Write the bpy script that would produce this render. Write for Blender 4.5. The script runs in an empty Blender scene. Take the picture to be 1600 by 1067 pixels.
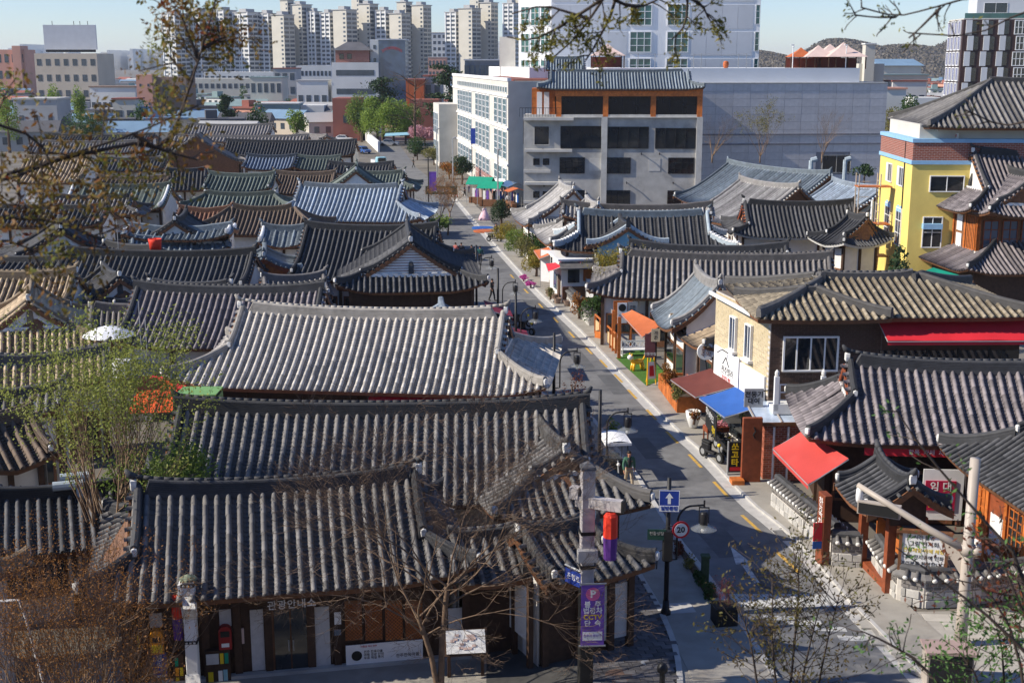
import bpy, math, random
import numpy as np
from mathutils import Vector, Matrix
random.seed(7); np.random.seed(7)
SC = bpy.context.scene
COL = SC.collection
R = math.radians
# ---------------------------------------------------------------- camera
CAM_H, PITCH, FPX = 18.0, R(12.4), 1985.0
cam = bpy.data.cameras.new('camera'); camo = bpy.data.objects.new('camera', cam); COL.objects.link(camo)
camo.location = (0, 0, CAM_H); camo.rotation_euler = (R(90) - PITCH, 0, 0)
cam.sensor_width = 36.0; cam.lens = 36.0 * FPX / 1600.0
cam.clip_start = 0.5; cam.clip_end = 12000
cam.dof.use_dof = True; cam.dof.focus_distance = 62.0; cam.dof.aperture_fstop = 3.2
SC.camera = camo
# ---------------------------------------------------------------- sky and sun
SUN_EL, SUN_AZ = R(35.0), R(8.0)           # the sun stands to the left, a little behind the camera
w = bpy.data.worlds.new('World'); SC.world = w; w.use_nodes = True
nt = w.node_tree; bg = nt.nodes['Background']
sky = nt.nodes.new('ShaderNodeTexSky'); sky.sky_type = 'NISHITA'; sky.sun_disc = False
sky.sun_elevation = SUN_EL; sky.sun_rotation = R(270) - SUN_AZ
sky.air_density = 1.0; sky.dust_density = 0.0; sky.ozone_density = 2.5
tint = nt.nodes.new('ShaderNodeVectorMath'); tint.operation = 'MULTIPLY'; tint.inputs[1].default_value = (.78, .88, 1.15)
nt.links.new(sky.outputs[0], tint.inputs[0]); nt.links.new(tint.outputs[0], bg.inputs[0]); bg.inputs[1].default_value = 0.092
sl = bpy.data.lights.new('sun', 'SUN'); sl.energy = 4.7; sl.angle = R(0.53); sl.color = (1.0, 0.91, 0.77)
so = bpy.data.objects.new('sun', sl); COL.objects.link(so)
sdir = Vector((-math.cos(SUN_EL) * math.cos(SUN_AZ), -math.cos(SUN_EL) * math.sin(SUN_AZ), math.sin(SUN_EL)))
so.rotation_euler = sdir.to_track_quat('Z', 'Y').to_euler(); so.location = (-60, -10, 60)
SC.view_settings.view_transform = 'Standard'; SC.view_settings.look = 'None'
SC.view_settings.exposure = 0.55; SC.view_settings.gamma = 1.0; SC.view_settings.use_curve_mapping = False
SC.cycles.use_denoising = True
SC.cycles.max_bounces = 5; SC.cycles.volume_bounces = 0; SC.cycles.transparent_max_bounces = 6
SC.cycles.volume_step_rate = 4
# ---------------------------------------------------------------- photograph -> place
_c, _s = math.cos(PITCH), math.sin(PITCH)
def at(px, py, z=0.0):
    u, v = px - 800.0, 533.5 - py
    dx, dy, dz = u, FPX * _c + v * _s, -FPX * _s + v * _c
    t = (z - CAM_H) / dz
    return Vector((dx * t, dy * t, z))
def atY(px, py, Y):
    u, v = px - 800.0, 533.5 - py
    dx, dy, dz = u, FPX * _c + v * _s, -FPX * _s + v * _c
    t = Y / dy
    return Vector((dx * t, Y, CAM_H + dz * t))
# ---------------------------------------------------------------- mesh builder
class MB:
    def __init__(s): s.v = []; s.f = []
    def add(s, vs, fs):
        o = len(s.v); s.v.extend([tuple(p) for p in vs]); s.f.extend([tuple(i + o for i in f) for f in fs]); return s
    def box(s, c, d, rz=0.0, M=None):
        x, y, z = d[0] / 2, d[1] / 2, d[2] / 2
        P = [Vector((a * x, b * y, e * z)) for e in (-1, 1) for b in (-1, 1) for a in (-1, 1)]
        m = M if M is not None else Matrix.Rotation(rz, 3, 'Z')
        c = Vector(c); P = [m @ p + c for p in P]
        return s.add(P, [(0, 2, 3, 1), (4, 5, 7, 6), (0, 1, 5, 4), (2, 6, 7, 3), (0, 4, 6, 2), (1, 3, 7, 5)])
    def bx(s, x0, x1, y0, y1, z0, z1): return s.box(((x0 + x1) / 2, (y0 + y1) / 2, (z0 + z1) / 2), (abs(x1 - x0), abs(y1 - y0), abs(z1 - z0)))
    def bbox(s, c, d, b, rz=0.0):          # bevelled box (chamfered vertical + top edges)
        x, y, z = d[0] / 2, d[1] / 2, d[2] / 2; m = Matrix.Rotation(rz, 3, 'Z'); c = Vector(c)
        def ring(ix, zz): return [(-x + ix + b, -y + ix), (x - ix - b, -y + ix), (x - ix, -y + ix + b), (x - ix, y - ix - b), (x - ix - b, y - ix), (-x + ix + b, y - ix), (-x + ix, y - ix - b), (-x + ix, -y + ix + b)], zz
        vs = []
        for pts, zz in (ring(b * .6, -z), ring(0, -z + b), ring(0, z - b), ring(b * .6, z)):
            vs += [m @ Vector((p[0], p[1], zz)) + c for p in pts]
        fs = [tuple(reversed(range(8))), tuple(range(24, 32))]
        for k in range(3):
            for i in range(8): fs.append((k * 8 + i, k * 8 + (i + 1) % 8, k * 8 + 8 + (i + 1) % 8, k * 8 + 8 + i))
        return s.add(vs, fs)
    def quad(s, a, b, c, d): return s.add([a, b, c, d], [(0, 1, 2, 3)])
    def prism(s, poly, z0, z1):
        n = len(poly); vs = [(p[0], p[1], z0) for p in poly] + [(p[0], p[1], z1) for p in poly]
        return s.add(vs, [tuple(reversed(range(n))), tuple(range(n, 2 * n))] + [(i, (i + 1) % n, n + (i + 1) % n, n + i) for i in range(n)])
    def slab(s, poly3, off):               # polygon of 3D points thickened by the vector off
        n = len(poly3); o = Vector(off); vs = [Vector(p) for p in poly3]; vs = vs + [p + o for p in vs]
        return s.add(vs, [tuple(range(n)), tuple(reversed(range(n, 2 * n)))] + [(i, n + i, n + (i + 1) % n, (i + 1) % n) for i in range(n)])
    def tube(s, pts, r, n=6, cap=True):
        pts = [Vector(p) for p in pts]; k = len(pts); rs = r if isinstance(r, (list, tuple)) else [r] * k
        vs = []; ref = None
        for i, p in enumerate(pts):
            d = (pts[min(i + 1, k - 1)] - pts[max(i - 1, 0)])
            d = d.normalized() if d.length > 1e-9 else Vector((0, 0, 1))
            if ref is None: ref = Vector((1, 0, 0)) if abs(d.x) < .8 else Vector((0, 1, 0))
            a = ref - d * ref.dot(d)
            if a.length < 1e-6: a = d.orthogonal()
            a.normalize(); ref = a; b = d.cross(a)
            for j in range(n):
                q = 2 * math.pi * j / n; vs.append(p + (a * math.cos(q) + b * math.sin(q)) * rs[i])
        fs = [(i * n + j, i * n + (j + 1) % n, (i + 1) * n + (j + 1) % n, (i + 1) * n + j) for i in range(k - 1) for j in range(n)]
        if cap: fs += [tuple(reversed(range(n))), tuple(range((k - 1) * n, k * n))]
        return s.add(vs, fs)
    def loft(s, pts, prof, side=None, scale=None):   # closed profile (across, up) swept along pts, up = world z
        pts = [Vector(p) for p in pts]; k = len(pts); n = len(prof); vs = []
        for i, p in enumerate(pts):
            d = pts[min(i + 1, k - 1)] - pts[max(i - 1, 0)]; d.z = 0
            if d.length < 1e-6: d = Vector((1, 0, 0))
            d.normalize(); a = Vector((-d.y, d.x, 0)) if side is None else Vector(side); q = 1 if scale is None else scale[i]
            for (u, v) in prof: vs.append(p + a * u * q + Vector((0, 0, v * q)))
        fs = [(i * n + j, i * n + (j + 1) % n, (i + 1) * n + (j + 1) % n, (i + 1) * n + j) for i in range(k - 1) for j in range(n)]
        fs += [tuple(reversed(range(n))), tuple(range((k - 1) * n, k * n))]
        return s.add(vs, fs)
    def lathe(s, prof, n=12, c=(0, 0, 0), sc=(1, 1)):
        c = Vector(c); vs = []; k = len(prof)
        for (r, z) in prof:
            for j in range(n): q = 2 * math.pi * j / n; vs.append(c + Vector((r * math.cos(q) * sc[0], r * math.sin(q) * sc[1], z)))
        fs = [(i * n + j, i * n + (j + 1) % n, (i + 1) * n + (j + 1) % n, (i + 1) * n + j) for i in range(k - 1) for j in range(n)]
        fs += [tuple(reversed(range(n))), tuple(range((k - 1) * n, k * n))]
        return s.add(vs, fs)
    def ball(s, c, r, n=10, m=6):
        if not isinstance(r, (tuple, list)): r = (r, r, r)
        pr = [(max(.001, math.sin(math.pi * i / m)), -math.cos(math.pi * i / m)) for i in range(m + 1)]
        o = MB(); o.lathe(pr, n)
        return s.add([(p[0] * r[0] + c[0], p[1] * r[1] + c[1], p[2] * r[2] + c[2]) for p in o.v], o.f)
    def xf(s, M):
        s.v = [tuple(M @ Vector(p)) for p in s.v]; return s
    def mesh(s, name, m, smooth=False):
        me = bpy.data.meshes.new(name); me.from_pydata(s.v, [], s.f)
        if m is not None: me.materials.append(m)
        if smooth: me.polygons.foreach_set('use_smooth', [True] * len(me.polygons))
        me.update(); return me
def link(name, me, parent=None, loc=None, rz=None, kind=None, label=None):
    o = bpy.data.objects.new(name, me); COL.objects.link(o)
    if parent is not None: o.parent = parent
    if loc is not None: o.location = loc
    if rz is not None: o.rotation_euler = (0, 0, rz)
    if kind: o['kind'] = kind
    if label: o['label'] = label
    return o
def part(name, mb, m, parent, smooth=False, kind=None, label=None):
    return link(name, mb.mesh(name, m, smooth), parent, kind=kind, label=label)
def tag(o, label, cat, group=None):
    o['label'] = label; o['category'] = cat
    if group: o['group'] = group
    return o
def thing(name, label, cat, loc=(0, 0, 0), rz=0.0, group=None):
    o = bpy.data.objects.new(name, None); COL.objects.link(o); o.empty_display_size = .3
    o.location = loc; o.rotation_euler = (0, 0, rz); return tag(o, label, cat, group)
def single(name, label, cat, mb, m, loc=(0, 0, 0), rz=0.0, group=None, smooth=False):
    o = link(name, mb.mesh(name, m, smooth), loc=loc, rz=rz); return tag(o, label, cat, group)
def struct(name, mb, m, smooth=False):
    return link(name, mb.mesh(name, m, smooth), kind='structure')
def copy_tree(o, parent=None):
    c = o.copy(); COL.objects.link(c)
    if parent is not None: c.parent = parent
    for ch in list(o.children): copy_tree(ch, c)
    return c
def dup(o, loc, rz, label, scale=None):
    c = copy_tree(o); c.location = loc; c.rotation_euler = (0, 0, rz); c['label'] = label
    if scale: c.scale = scale
    return c
def text(body, size, m, parent, M, depth=.004, align='CENTER', name='lettering', spacing=1.0, bold=0.0):
    cu = bpy.data.curves.new(name, 'FONT'); cu.body = body; cu.size = size; cu.align_x = align; cu.align_y = 'CENTER'
    cu.extrude = depth; cu.resolution_u = 2; cu.space_line = spacing; cu.offset = bold
    t = bpy.data.objects.new(name, cu); me = bpy.data.meshes.new_from_object(t); bpy.data.objects.remove(t); bpy.data.curves.remove(cu)
    me.materials.clear(); me.materials.append(m)
    o = link(name, me, parent); o.matrix_local = M; return o
def face(origin, xdir, up=(0, 0, 1)):      # frame whose local x runs along xdir, local y along up
    x = Vector(xdir).normalized(); y = Vector(up).normalized(); z = x.cross(y)
    return Matrix(((x.x, y.x, z.x, origin[0]), (x.y, y.y, z.y, origin[1]), (x.z, y.z, z.z, origin[2]), (0, 0, 0, 1)))
# ---------------------------------------------------------------- materials
def mat(name, rgb, rough=.75, var=.14, scale=2.5, rand=0.0, bump=0.0, metal=0.0, stain=None, stain_amt=.5, stain_scale=.6, spec=.3, alpha=None, emit=None, detail=6):
    m = bpy.data.materials.new(name); m.use_nodes = True; n = m.node_tree.nodes; l = m.node_tree.links; b = n['Principled BSDF']
    b.inputs['Roughness'].default_value = rough; b.inputs['Metallic'].default_value = metal; b.inputs['Specular IOR Level'].default_value = spec
    tc = n.new('ShaderNodeTexCoord'); nz = n.new('ShaderNodeTexNoise'); nz.inputs['Scale'].default_value = scale; nz.inputs['Detail'].default_value = detail
    l.new(tc.outputs['Object'], nz.inputs['Vector'])
    r = n.new('ShaderNodeMapRange'); r.inputs[1].default_value = .3; r.inputs[2].default_value = .7; r.inputs[3].default_value = 1 - var; r.inputs[4].default_value = 1 + var
    l.new(nz.outputs['Fac'], r.inputs[0]); fac = r.outputs[0]
    if rand:
        oi = n.new('ShaderNodeObjectInfo'); r2 = n.new('ShaderNodeMapRange'); r2.inputs[3].default_value = 1 - rand; r2.inputs[4].default_value = 1 + rand
        l.new(oi.outputs['Random'], r2.inputs[0]); mm = n.new('ShaderNodeMath'); mm.operation = 'MULTIPLY'; l.new(fac, mm.inputs[0]); l.new(r2.outputs[0], mm.inputs[1]); fac = mm.outputs[0]
    col = None
    if stain:
        n2 = n.new('ShaderNodeTexNoise'); n2.inputs['Scale'].default_value = stain_scale; n2.inputs['Detail'].default_value = 8; n2.inputs['Roughness'].default_value = .65
        l.new(tc.outputs['Object'], n2.inputs['Vector'])
        r3 = n.new('ShaderNodeMapRange'); r3.inputs[1].default_value = .48; r3.inputs[2].default_value = .68; r3.inputs[4].default_value = stain_amt; l.new(n2.outputs['Fac'], r3.inputs[0])
        mx = n.new('ShaderNodeMix'); mx.data_type = 'RGBA'; mx.inputs[6].default_value = (*rgb, 1); mx.inputs[7].default_value = (*stain, 1); l.new(r3.outputs[0], mx.inputs[0]); col = mx.outputs[2]
    vm = n.new('ShaderNodeVectorMath'); vm.operation = 'SCALE'
    if col is not None: l.new(col, vm.inputs[0])
    else: vm.inputs[0].default_value = rgb
    l.new(fac, vm.inputs['Scale']); l.new(vm.outputs[0], b.inputs['Base Color'])
    if bump:
        bp = n.new('ShaderNodeBump'); bp.inputs['Strength'].default_value = bump; bp.inputs['Distance'].default_value = .02
        nb = n.new('ShaderNodeTexNoise'); nb.inputs['Scale'].default_value = scale * 8; nb.inputs['Detail'].default_value = 4
        l.new(tc.outputs['Object'], nb.inputs['Vector']); l.new(nb.outputs['Fac'], bp.inputs['Height']); l.new(bp.outputs[0], b.inputs['Normal'])
    if alpha is not None: b.inputs['Alpha'].default_value = alpha
    if emit: b.inputs['Emission Color'].default_value = (*emit[:3], 1); b.inputs['Emission Strength'].default_value = emit[3]
    return m
def leafmat(name, a, b_, trans=.35):
    m = bpy.data.materials.new(name); m.use_nodes = True; n = m.node_tree.nodes; l = m.node_tree.links; b = n['Principled BSDF']
    tc = n.new('ShaderNodeTexCoord'); nz = n.new('ShaderNodeTexNoise'); nz.inputs['Scale'].default_value = 2.2; nz.inputs['Detail'].default_value = 5; nz.inputs['Roughness'].default_value = .7
    l.new(tc.outputs['Object'], nz.inputs['Vector'])
    r = n.new('ShaderNodeMapRange'); r.inputs[1].default_value = .35; r.inputs[2].default_value = .65; l.new(nz.outputs['Fac'], r.inputs[0])
    mx = n.new('ShaderNodeMix'); mx.data_type = 'RGBA'; mx.inputs[6].default_value = (*a, 1); mx.inputs[7].default_value = (*b_, 1); l.new(r.outputs[0], mx.inputs[0])
    l.new(mx.outputs[2], b.inputs['Base Color']); b.inputs['Roughness'].default_value = .6; b.inputs['Specular IOR Level'].default_value = .25
    tr = n.new('ShaderNodeBsdfTranslucent'); l.new(mx.outputs[2], tr.inputs[0]); ms = n.new('ShaderNodeMixShader'); ms.inputs[0].default_value = trans
    l.new(b.outputs[0], ms.inputs[1]); l.new(tr.outputs[0], ms.inputs[2]); l.new(ms.outputs[0], n['Material Output'].inputs[0]); return m
def glassmat(name, rgb, rough=.06):
    m = mat(name, rgb, rough=rough, var=.35, scale=.35, spec=.8); return m
M = {}
M['plaster'] = mat('white_plaster', (.72, .70, .66), .85, .08, 1.5, stain=(.5, .47, .42), stain_amt=.35)
M['lime'] = mat('lime_white', (.70, .69, .66), .85, .14, 5, stain=(.42, .40, .36), stain_amt=.6, stain_scale=3)
M['timber'] = mat('dark_timber', (.06, .032, .02), .7, .25, 6, rand=.2, bump=.3)
M['timber_mid'] = mat('brown_timber', (.17, .075, .035), .65, .25, 6, rand=.2, bump=.3)
M['orange_wood'] = mat('orange_wood', (.48, .14, .03), .55, .22, 5, rand=.22, bump=.2, stain=(.25, .07, .02), stain_amt=.5, stain_scale=1.5)
M['wood_red'] = mat('red_brown_wood', (.21, .055, .022), .55, .2, 5, rand=.15, bump=.2)
M['concrete'] = mat('bare_concrete', (.42, .41, .385), .85, .14, .9, bump=.15, stain=(.27, .26, .245), stain_amt=.85, stain_scale=.35)
M['concrete_light'] = mat('light_concrete', (.50, .49, .46), .85, .10, 1.2, bump=.15, stain=(.34, .32, .29), stain_amt=.5, stain_scale=.5)
M['glass_dark'] = glassmat('dark_glass', (.018, .022, .026))
M['glass_green'] = glassmat('green_glass', (.03, .11, .10))
M['glass_blue'] = glassmat('blue_glass', (.06, .10, .17))
M['white_paint'] = mat('white_paint', (.78, .78, .77), .5, .05, 3)
M['black_metal'] = mat('black_metal', (.018, .018, .02), .45, .15, 6)
M['grey_metal'] = mat('grey_metal', (.34, .35, .36), .4, .1, 4, metal=.3)
M['steel'] = mat('steel_post', (.40, .35, .30), .45, .10, 2)
M['red_cloth'] = mat('red_awning_cloth', (.60, .022, .035), .7, .10, 1.2, stain=(.42, .02, .03), stain_amt=.4)
M['salmon_cloth'] = mat('sunfaded_red_cloth', (.50, .06, .05), .7, .08, 1.0, stain=(.58, .11, .09), stain_amt=.5)
M['blue_cloth'] = mat('blue_cloth', (.025, .10, .36), .7, .08, 2)
M['brown_cloth'] = mat('brown_cloth', (.13, .035, .025), .75, .1, 2)
M['orange_cloth'] = mat('terracotta_cloth', (.45, .12, .04), .75, .1, 2)
M['green_cloth'] = mat('green_cloth', (.005, .26, .16), .7, .1, 2)
M['sign_black'] = mat('black_print', (.015, .015, .015), .6, .1)
M['sign_blue'] = mat('blue_print', (.02, .05, .30), .5, .08)
M['sign_red'] = mat('red_print', (.55, .02, .03), .5, .06)
M['sign_yellow'] = mat('yellow_print', (.75, .55, .02), .5, .06)
M['purple'] = mat('purple_print', (.16, .07, .40), .65, .15, 3)
M['skin'] = mat('skin', (.45, .22, .14), .6, .1, 8)
M['hair'] = mat('black_hair', (.012, .010, .009), .55, .2, 20)
M['bark'] = mat('bark', (.10, .065, .045), .85, .3, 9, bump=.4)
M['bark_pale'] = mat('pale_twigs', (.24, .16, .10), .85, .3, 6)
def tile(name, rgb, lichen, amt=.5, k=1.0): return mat(name, rgb, .72, .22, 3, rand=.34, bump=.2, stain=lichen, stain_amt=amt, stain_scale=1.3, spec=.35)
T = {}; T_SHADE = {}
T['dark'] = tile('dark_grey_tile', (.140, .134, .131), (.22, .205, .18), .5)
T['black'] = tile('black_tile', (.064, .065, .070), (.115, .115, .115), .4)
T['white'] = tile('pale_limed_tile', (.42, .39, .35), (.30, .27, .235), .6)
T['mauve'] = tile('mauve_grey_tile', (.180, .158, .163), (.25, .22, .20), .4)
T['tan'] = tile('tan_weathered_tile', (.42, .32, .21), (.28, .22, .15), .5)
T['brown'] = tile('brown_tile', (.135, .098, .072), (.19, .15, .115), .5)
T['rust'] = tile('rust_brown_tile', (.20, .098, .06), (.15, .09, .06), .5)
T['green'] = tile('green_grey_tile', (.125, .152, .135), (.24, .26, .21), .6)
T['blue'] = tile('pale_blue_tile', (.34, .40, .47), (.45, .50, .56), .4)
T['steel'] = tile('steel_blue_tile', (.17, .205, .235), (.25, .27, .285), .4)
T['navy'] = tile('blue_tile', (.125, .16, .22), (.18, .21, .26), .4)
T['grey'] = tile('mid_grey_tile', (.20, .186, .18), (.28, .25, .22), .5)
T['pale'] = tile('pale_grey_tile', (.36, .345, .33), (.27, .25, .23), .4)
T['lichen'] = tile('lichen_spotted_tile', (.21, .175, .125), (.42, .37, .27), .85)
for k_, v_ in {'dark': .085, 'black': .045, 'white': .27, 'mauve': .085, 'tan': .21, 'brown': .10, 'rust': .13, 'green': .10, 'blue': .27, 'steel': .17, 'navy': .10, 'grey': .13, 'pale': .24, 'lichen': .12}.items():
    c_ = T[k_].node_tree.nodes['Mix'].inputs[6].default_value; q_ = v_ / max(c_[:3]); T_SHADE[k_] = tile(k_ + '_shaded_tile', tuple(x * q_ for x in c_[:3]), tuple(x * q_ * 1.2 for x in c_[:3]), .4)  # darker copy of each tile colour, with the shade between cover rows painted in
M['steel_trim'] = mat('pale_blue_trim', (.36, .42, .46), .6, .15, 4)
M['blue_board'] = mat('pale_blue_boards', (.25, .46, .55), .7, .08, 6)
# ================================================================ ground, road, pavements
M['ground'] = mat('trodden_earth_and_concrete', (.15, .135, .115), .95, .25, .25, stain=(.22, .20, .17), stain_amt=.6, stain_scale=.08)
M['asphalt'] = mat('worn_asphalt', (.165, .165, .165), .88, .16, 1.6, bump=.3, stain=(.095, .096, .10), stain_amt=.9, stain_scale=.38)
M['walk'] = mat('pavement_concrete', (.31, .29, .255), .9, .10, 1.5, bump=.2, stain=(.22, .195, .165), stain_amt=.6, stain_scale=.6)
M['kerb'] = mat('granite_kerb', (.44, .43, .41), .8, .12, 3, bump=.15)
M['slab'] = mat('cream_paving', (.40, .375, .33), .9, .10, 2, rand=.12, bump=.2)
M['brickpave'] = mat('grey_paver', (.115, .11, .115), .85, .15, 4, rand=.3, bump=.3)
M['paint_white'] = mat('road_white', (.52, .52, .50), .8, .2, 5, stain=(.2, .2, .2), stain_amt=.9, stain_scale=3)
M['paint_yellow'] = mat('road_yellow', (.55, .33, .06), .8, .15, 5, stain=(.22, .19, .13), stain_amt=.6, stain_scale=3)
M['soil'] = mat('soil', (.07, .05, .032), .95, .35, 3, bump=.5)
M['turf'] = mat('artificial_turf', (.06, .15, .02), .95, .25, 30, bump=.6)
g = MB(); g.quad((-5000, -300, -.03), (5000, -300, -.03), (5000, 7000, -.03), (-5000, 7000, -.03)); struct('ground', g, M['ground'])
hs = MB(); nx, ny = 24, 12                                             # the slope of the hill the photograph was taken from
for j in range(ny + 1):
    for i in range(nx + 1):
        X, Y = -42 + 84 * i / nx, -14 + 42.5 * j / ny
        hs.v.append((X, Y, max(-.25, 14.6 - .52 * max(Y, -2) + .25 * math.sin(X * .7) * math.cos(Y * .9) * (1 if Y < 24 else 0))))
w_ = nx + 1; hs.f = [(j * w_ + i, j * w_ + i + 1, (j + 1) * w_ + i + 1, (j + 1) * w_ + i) for j in range(ny) for i in range(nx)]
struct('hillside', hs, M['soil'], True)
RK = [(1480, 1130), (1408, 1050), (1366, 1006), (1301, 938), (1247, 868), (1200, 824), (1154, 788), (1086, 712), (1040, 672), (974, 603), (903, 525), (863, 487), (833, 459), (797, 418), (770, 388), (742, 355), (718, 325), (692, 295)]
LK = [(1215, 1060), (1163, 977), (1099, 889), (1060, 842), (1018, 778), (997, 743), (960, 697), (920, 645)]
def smooth(pts):
    P = [pts[0]]
    for i in range(len(pts) - 1): P += [pts[i] * .75 + pts[i + 1] * .25, pts[i] * .25 + pts[i + 1] * .75]
    return P + [pts[-1]]
RW = smooth([at(*p) for p in RK]); LW = smooth([at(*p) for p in LK] + [q + Vector((-5.35, -.8, 0)) for q in [at(*p) for p in RK[9:]]])
farR = [Vector((-17, 225, 0)), Vector((-27, 300, 0))]; farL = [v + Vector((-5.4, 0, 0)) for v in farR]
RW2, LW2 = RW + farR, LW + farL
rd = MB(); ring = [Vector((6.0, 27.5, 0))] + [Vector((9.3, 33.2, 0))] + LW2 + list(reversed(RW2)) + [Vector((19, 29.5, 0)), Vector((19, 25.5, 0))]
rd.add([(p.x, p.y, .0) for p in ring], [tuple(reversed(range(len(ring))))]); struct('road', rd, M['asphalt'])
def strip(pts, o0, o1, z0, z1):     # strip to the right of a line going away, between offsets o0 and o1
    return MB().loft(pts, [(-o0, z0), (-o0, z1), (-o1, z1), (-o1, z0)])
struct('gutter', strip(RW, 0, .48, -.02, .006), M['kerb'])
struct('right_pavement', strip(RW, .49, 2.3, -.05, .10), M['walk'])
struct('right_kerb', strip(RW, .47, .60, -.05, .108), M['kerb'])
struct('left_kerb', strip(LW, -.20, 0, -.05, .13), M['kerb'])
struct('left_pavement', strip(LW, -2.6, -.20, -.05, .115), M['walk'])
# front-left forecourt: concrete walk, curved kerb and grey pavers
fc = MB(); pl_ = [at(1215, 1060), at(1163, 977), at(1090, 905), at(985, 830), at(860, 800), at(560, 1000), at(100, 1040), Vector((-16, 28, 0)), Vector((6, 27.6, 0)), Vector((9.1, 32.9, 0))]
fc.add([(p.x, p.y, .10) for p in pl_], [tuple(reversed(range(len(pl_))))]); struct('forecourt', fc, M['walk'])
ck = smooth(smooth([at(*p, .1) for p in [(962, 840), (985, 872), (1003, 905), (1031, 951), (1056, 1010), (1064, 1067), (1060, 1120)]]))
struct('curved_kerb', MB().loft(ck, [(-.09, -.05), (-.09, .05), (.09, .05), (.09, -.05)]), M['kerb'])
pvt = struct('paver_bed', MB().add([(p.x, p.y, .106) for p in [at(962, 840, .1), at(985, 872, .1), at(1003, 905, .1), at(1031, 951, .1), at(1056, 1010, .1), at(1062, 1067, .1), at(940, 1075, .1), at(760, 1075, .1), at(760, 960, .1)]], [tuple(reversed(range(9)))]), mat('paver_joint', (.07, .068, .065), .95))
def inside(p, poly):
    c_ = False; j = len(poly) - 1
    for i in range(len(poly)):
        if (poly[i].y > p.y) != (poly[j].y > p.y) and p.x < (poly[j].x - poly[i].x) * (p.y - poly[i].y) / (poly[j].y - poly[i].y) + poly[i].x: c_ = not c_
        j = i
    return c_
pp = [at(*q, .1) for q in [(966, 846), (984, 872), (1000, 905), (1027, 951), (1051, 1010), (1058, 1070), (915, 1075), (905, 1000), (940, 960), (940, 870)]]
pm = MB().bbox((0, 0, 0), (.375, .235, .05), .008).mesh('paving_brick', M['brickpave']); ua = R(8.4); k_ = 0
for i in range(-40, 40):
    for j in range(-30, 60):
        q = Vector((3.0, 36.0, .125)); a_, b_ = i * .39 + (.195 if j % 2 else 0), j * .25
        q = q + Vector((a_ * math.cos(ua) - b_ * math.sin(ua), a_ * math.sin(ua) + b_ * math.cos(ua), random.uniform(-.004, .004)))
        if inside(q, pp) and k_ < 300: link('paving_brick', pm, pvt, q, ua + random.uniform(-.02, .02)); k_ += 1
# right-hand corner: cream slabs
sp_ = [at(*q) for q in [(1322, 935), (1400, 958), (1640, 955), (1700, 1090), (1500, 1090), (1420, 1052), (1375, 1003)]]
sb = struct('corner_pavement', MB().add([(p.x, p.y, .06) for p in sp_], [tuple(reversed(range(len(sp_))))]), M['walk'])
sm_ = MB().bbox((0, 0, 0), (.88, .58, .06), .008).mesh('paving_slab', M['slab'])
for i in range(-12, 16):
    for j in range(-12, 14):
        q = Vector((14.5 + i * .90 + (.45 if j % 2 else 0), 37.2 + j * .60 - i * .06, .045 + random.uniform(-.003, .003)))
        if inside(q, sp_): link('paving_slab', sm_, sb, q, R(-4) + random.uniform(-.01, .01))
# road paint
def road_mark(name, polys, m):
    mb = MB()
    for pl in polys: mb.add([(p.x, p.y, .009) for p in pl], [tuple(range(len(pl)))])
    return struct(name, mb, m)
for (px, py) in [(800, 432), (822, 455), (845, 478), (868, 500), (893, 523), (920, 548), (943, 568), (966, 591), (988, 616), (1018, 648), (1050, 683), (1086, 720), (1126, 764), (1174, 818), (1231, 878)]:
    q = at(px, py); d = Vector((-.147, .989, 0)) if py < 800 else Vector((-.2, .98, 0)); n_ = Vector((d.y, -d.x, 0)) * .075
    road_mark('yellow_dash', [[q - d * 1.0 - n_, q - d * 1.0 + n_, q + d * 1.0 + n_, q + d * 1.0 - n_]], M['paint_yellow'])
q = at(1003, 749); road_mark('yellow_dash', [[q + Vector(v) for v in ((-.05, -.9, 0), (.1, -.9, 0), (-.15, .9, 0), (-.3, .9, 0))]], M['paint_yellow'])
road_mark('road_arrow', [[at(*p) for p in pl] for pl in ([(1141, 853), (1150, 882), (1173, 879)], [(1157, 879), (1165, 878), (1187, 910), (1178, 911)])], M['paint_white'])
for i in range(12):
    q = at(1143, 938) + (at(1300, 938) - at(1143, 938)) * ((i + .2) / 12); d = Vector((-.2, .98, 0)); 
    road_mark('crossing_bar', [[q - d * .55, q + Vector((.26, 0, 0)) - d * .55, q + Vector((.26, 0, 0)) + d * .55, q + d * .55]], M['paint_white'])
for (px, py) in [(1195, 968), (1232, 975), (1270, 985), (1312, 1000), (1436, 1022)]:
    q = at(px, py); road_mark('crossing_bar', [[q, q + Vector((1.1, -.1, 0)), q + Vector((1.1, .25, 0)), q + Vector((0, .35, 0))]], M['paint_white'])
M['patch'] = mat('newer_asphalt', (.10, .102, .105), .9, .12, 2, bump=.3, stain=(.15, .15, .15), stain_amt=.5)
for (px, py, w_, l_, a_) in [(1000, 645, 1.3, 1.5, 9), (960, 600, 1.1, 4.5, 8), (1010, 700, .9, 3.4, 8), (1130, 850, 1.2, 2.6, 10), (905, 560, 1.0, 5, 8), (1195, 905, 1.0, 2.0, 11), (838, 480, 1.2, 6, 8)]:
    q = at(px, py); m_ = Matrix.Rotation(R(a_), 3, 'Z'); struct('asphalt_patch', MB().add([q + m_ @ Vector((x * w_ / 2, y * l_ / 2, .004)) for x, y in ((-1, -1), (1, -1), (1, 1), (-1, 1))], [(0, 1, 2, 3)]), M['patch'])
for (px, py, rr) in [(1000, 645, .42), (1030, 968 - 30, .0), (1050, 628, .0)]:
    if rr: q = at(px, py, .012); single('manhole_cover', 'round dark manhole cover on the asphalt beside yellow dashes', 'manhole', MB().lathe([(rr, -.02), (rr, .006), (rr - .05, .012), (.01, .012)], 20), M['asphalt'], q)
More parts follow.
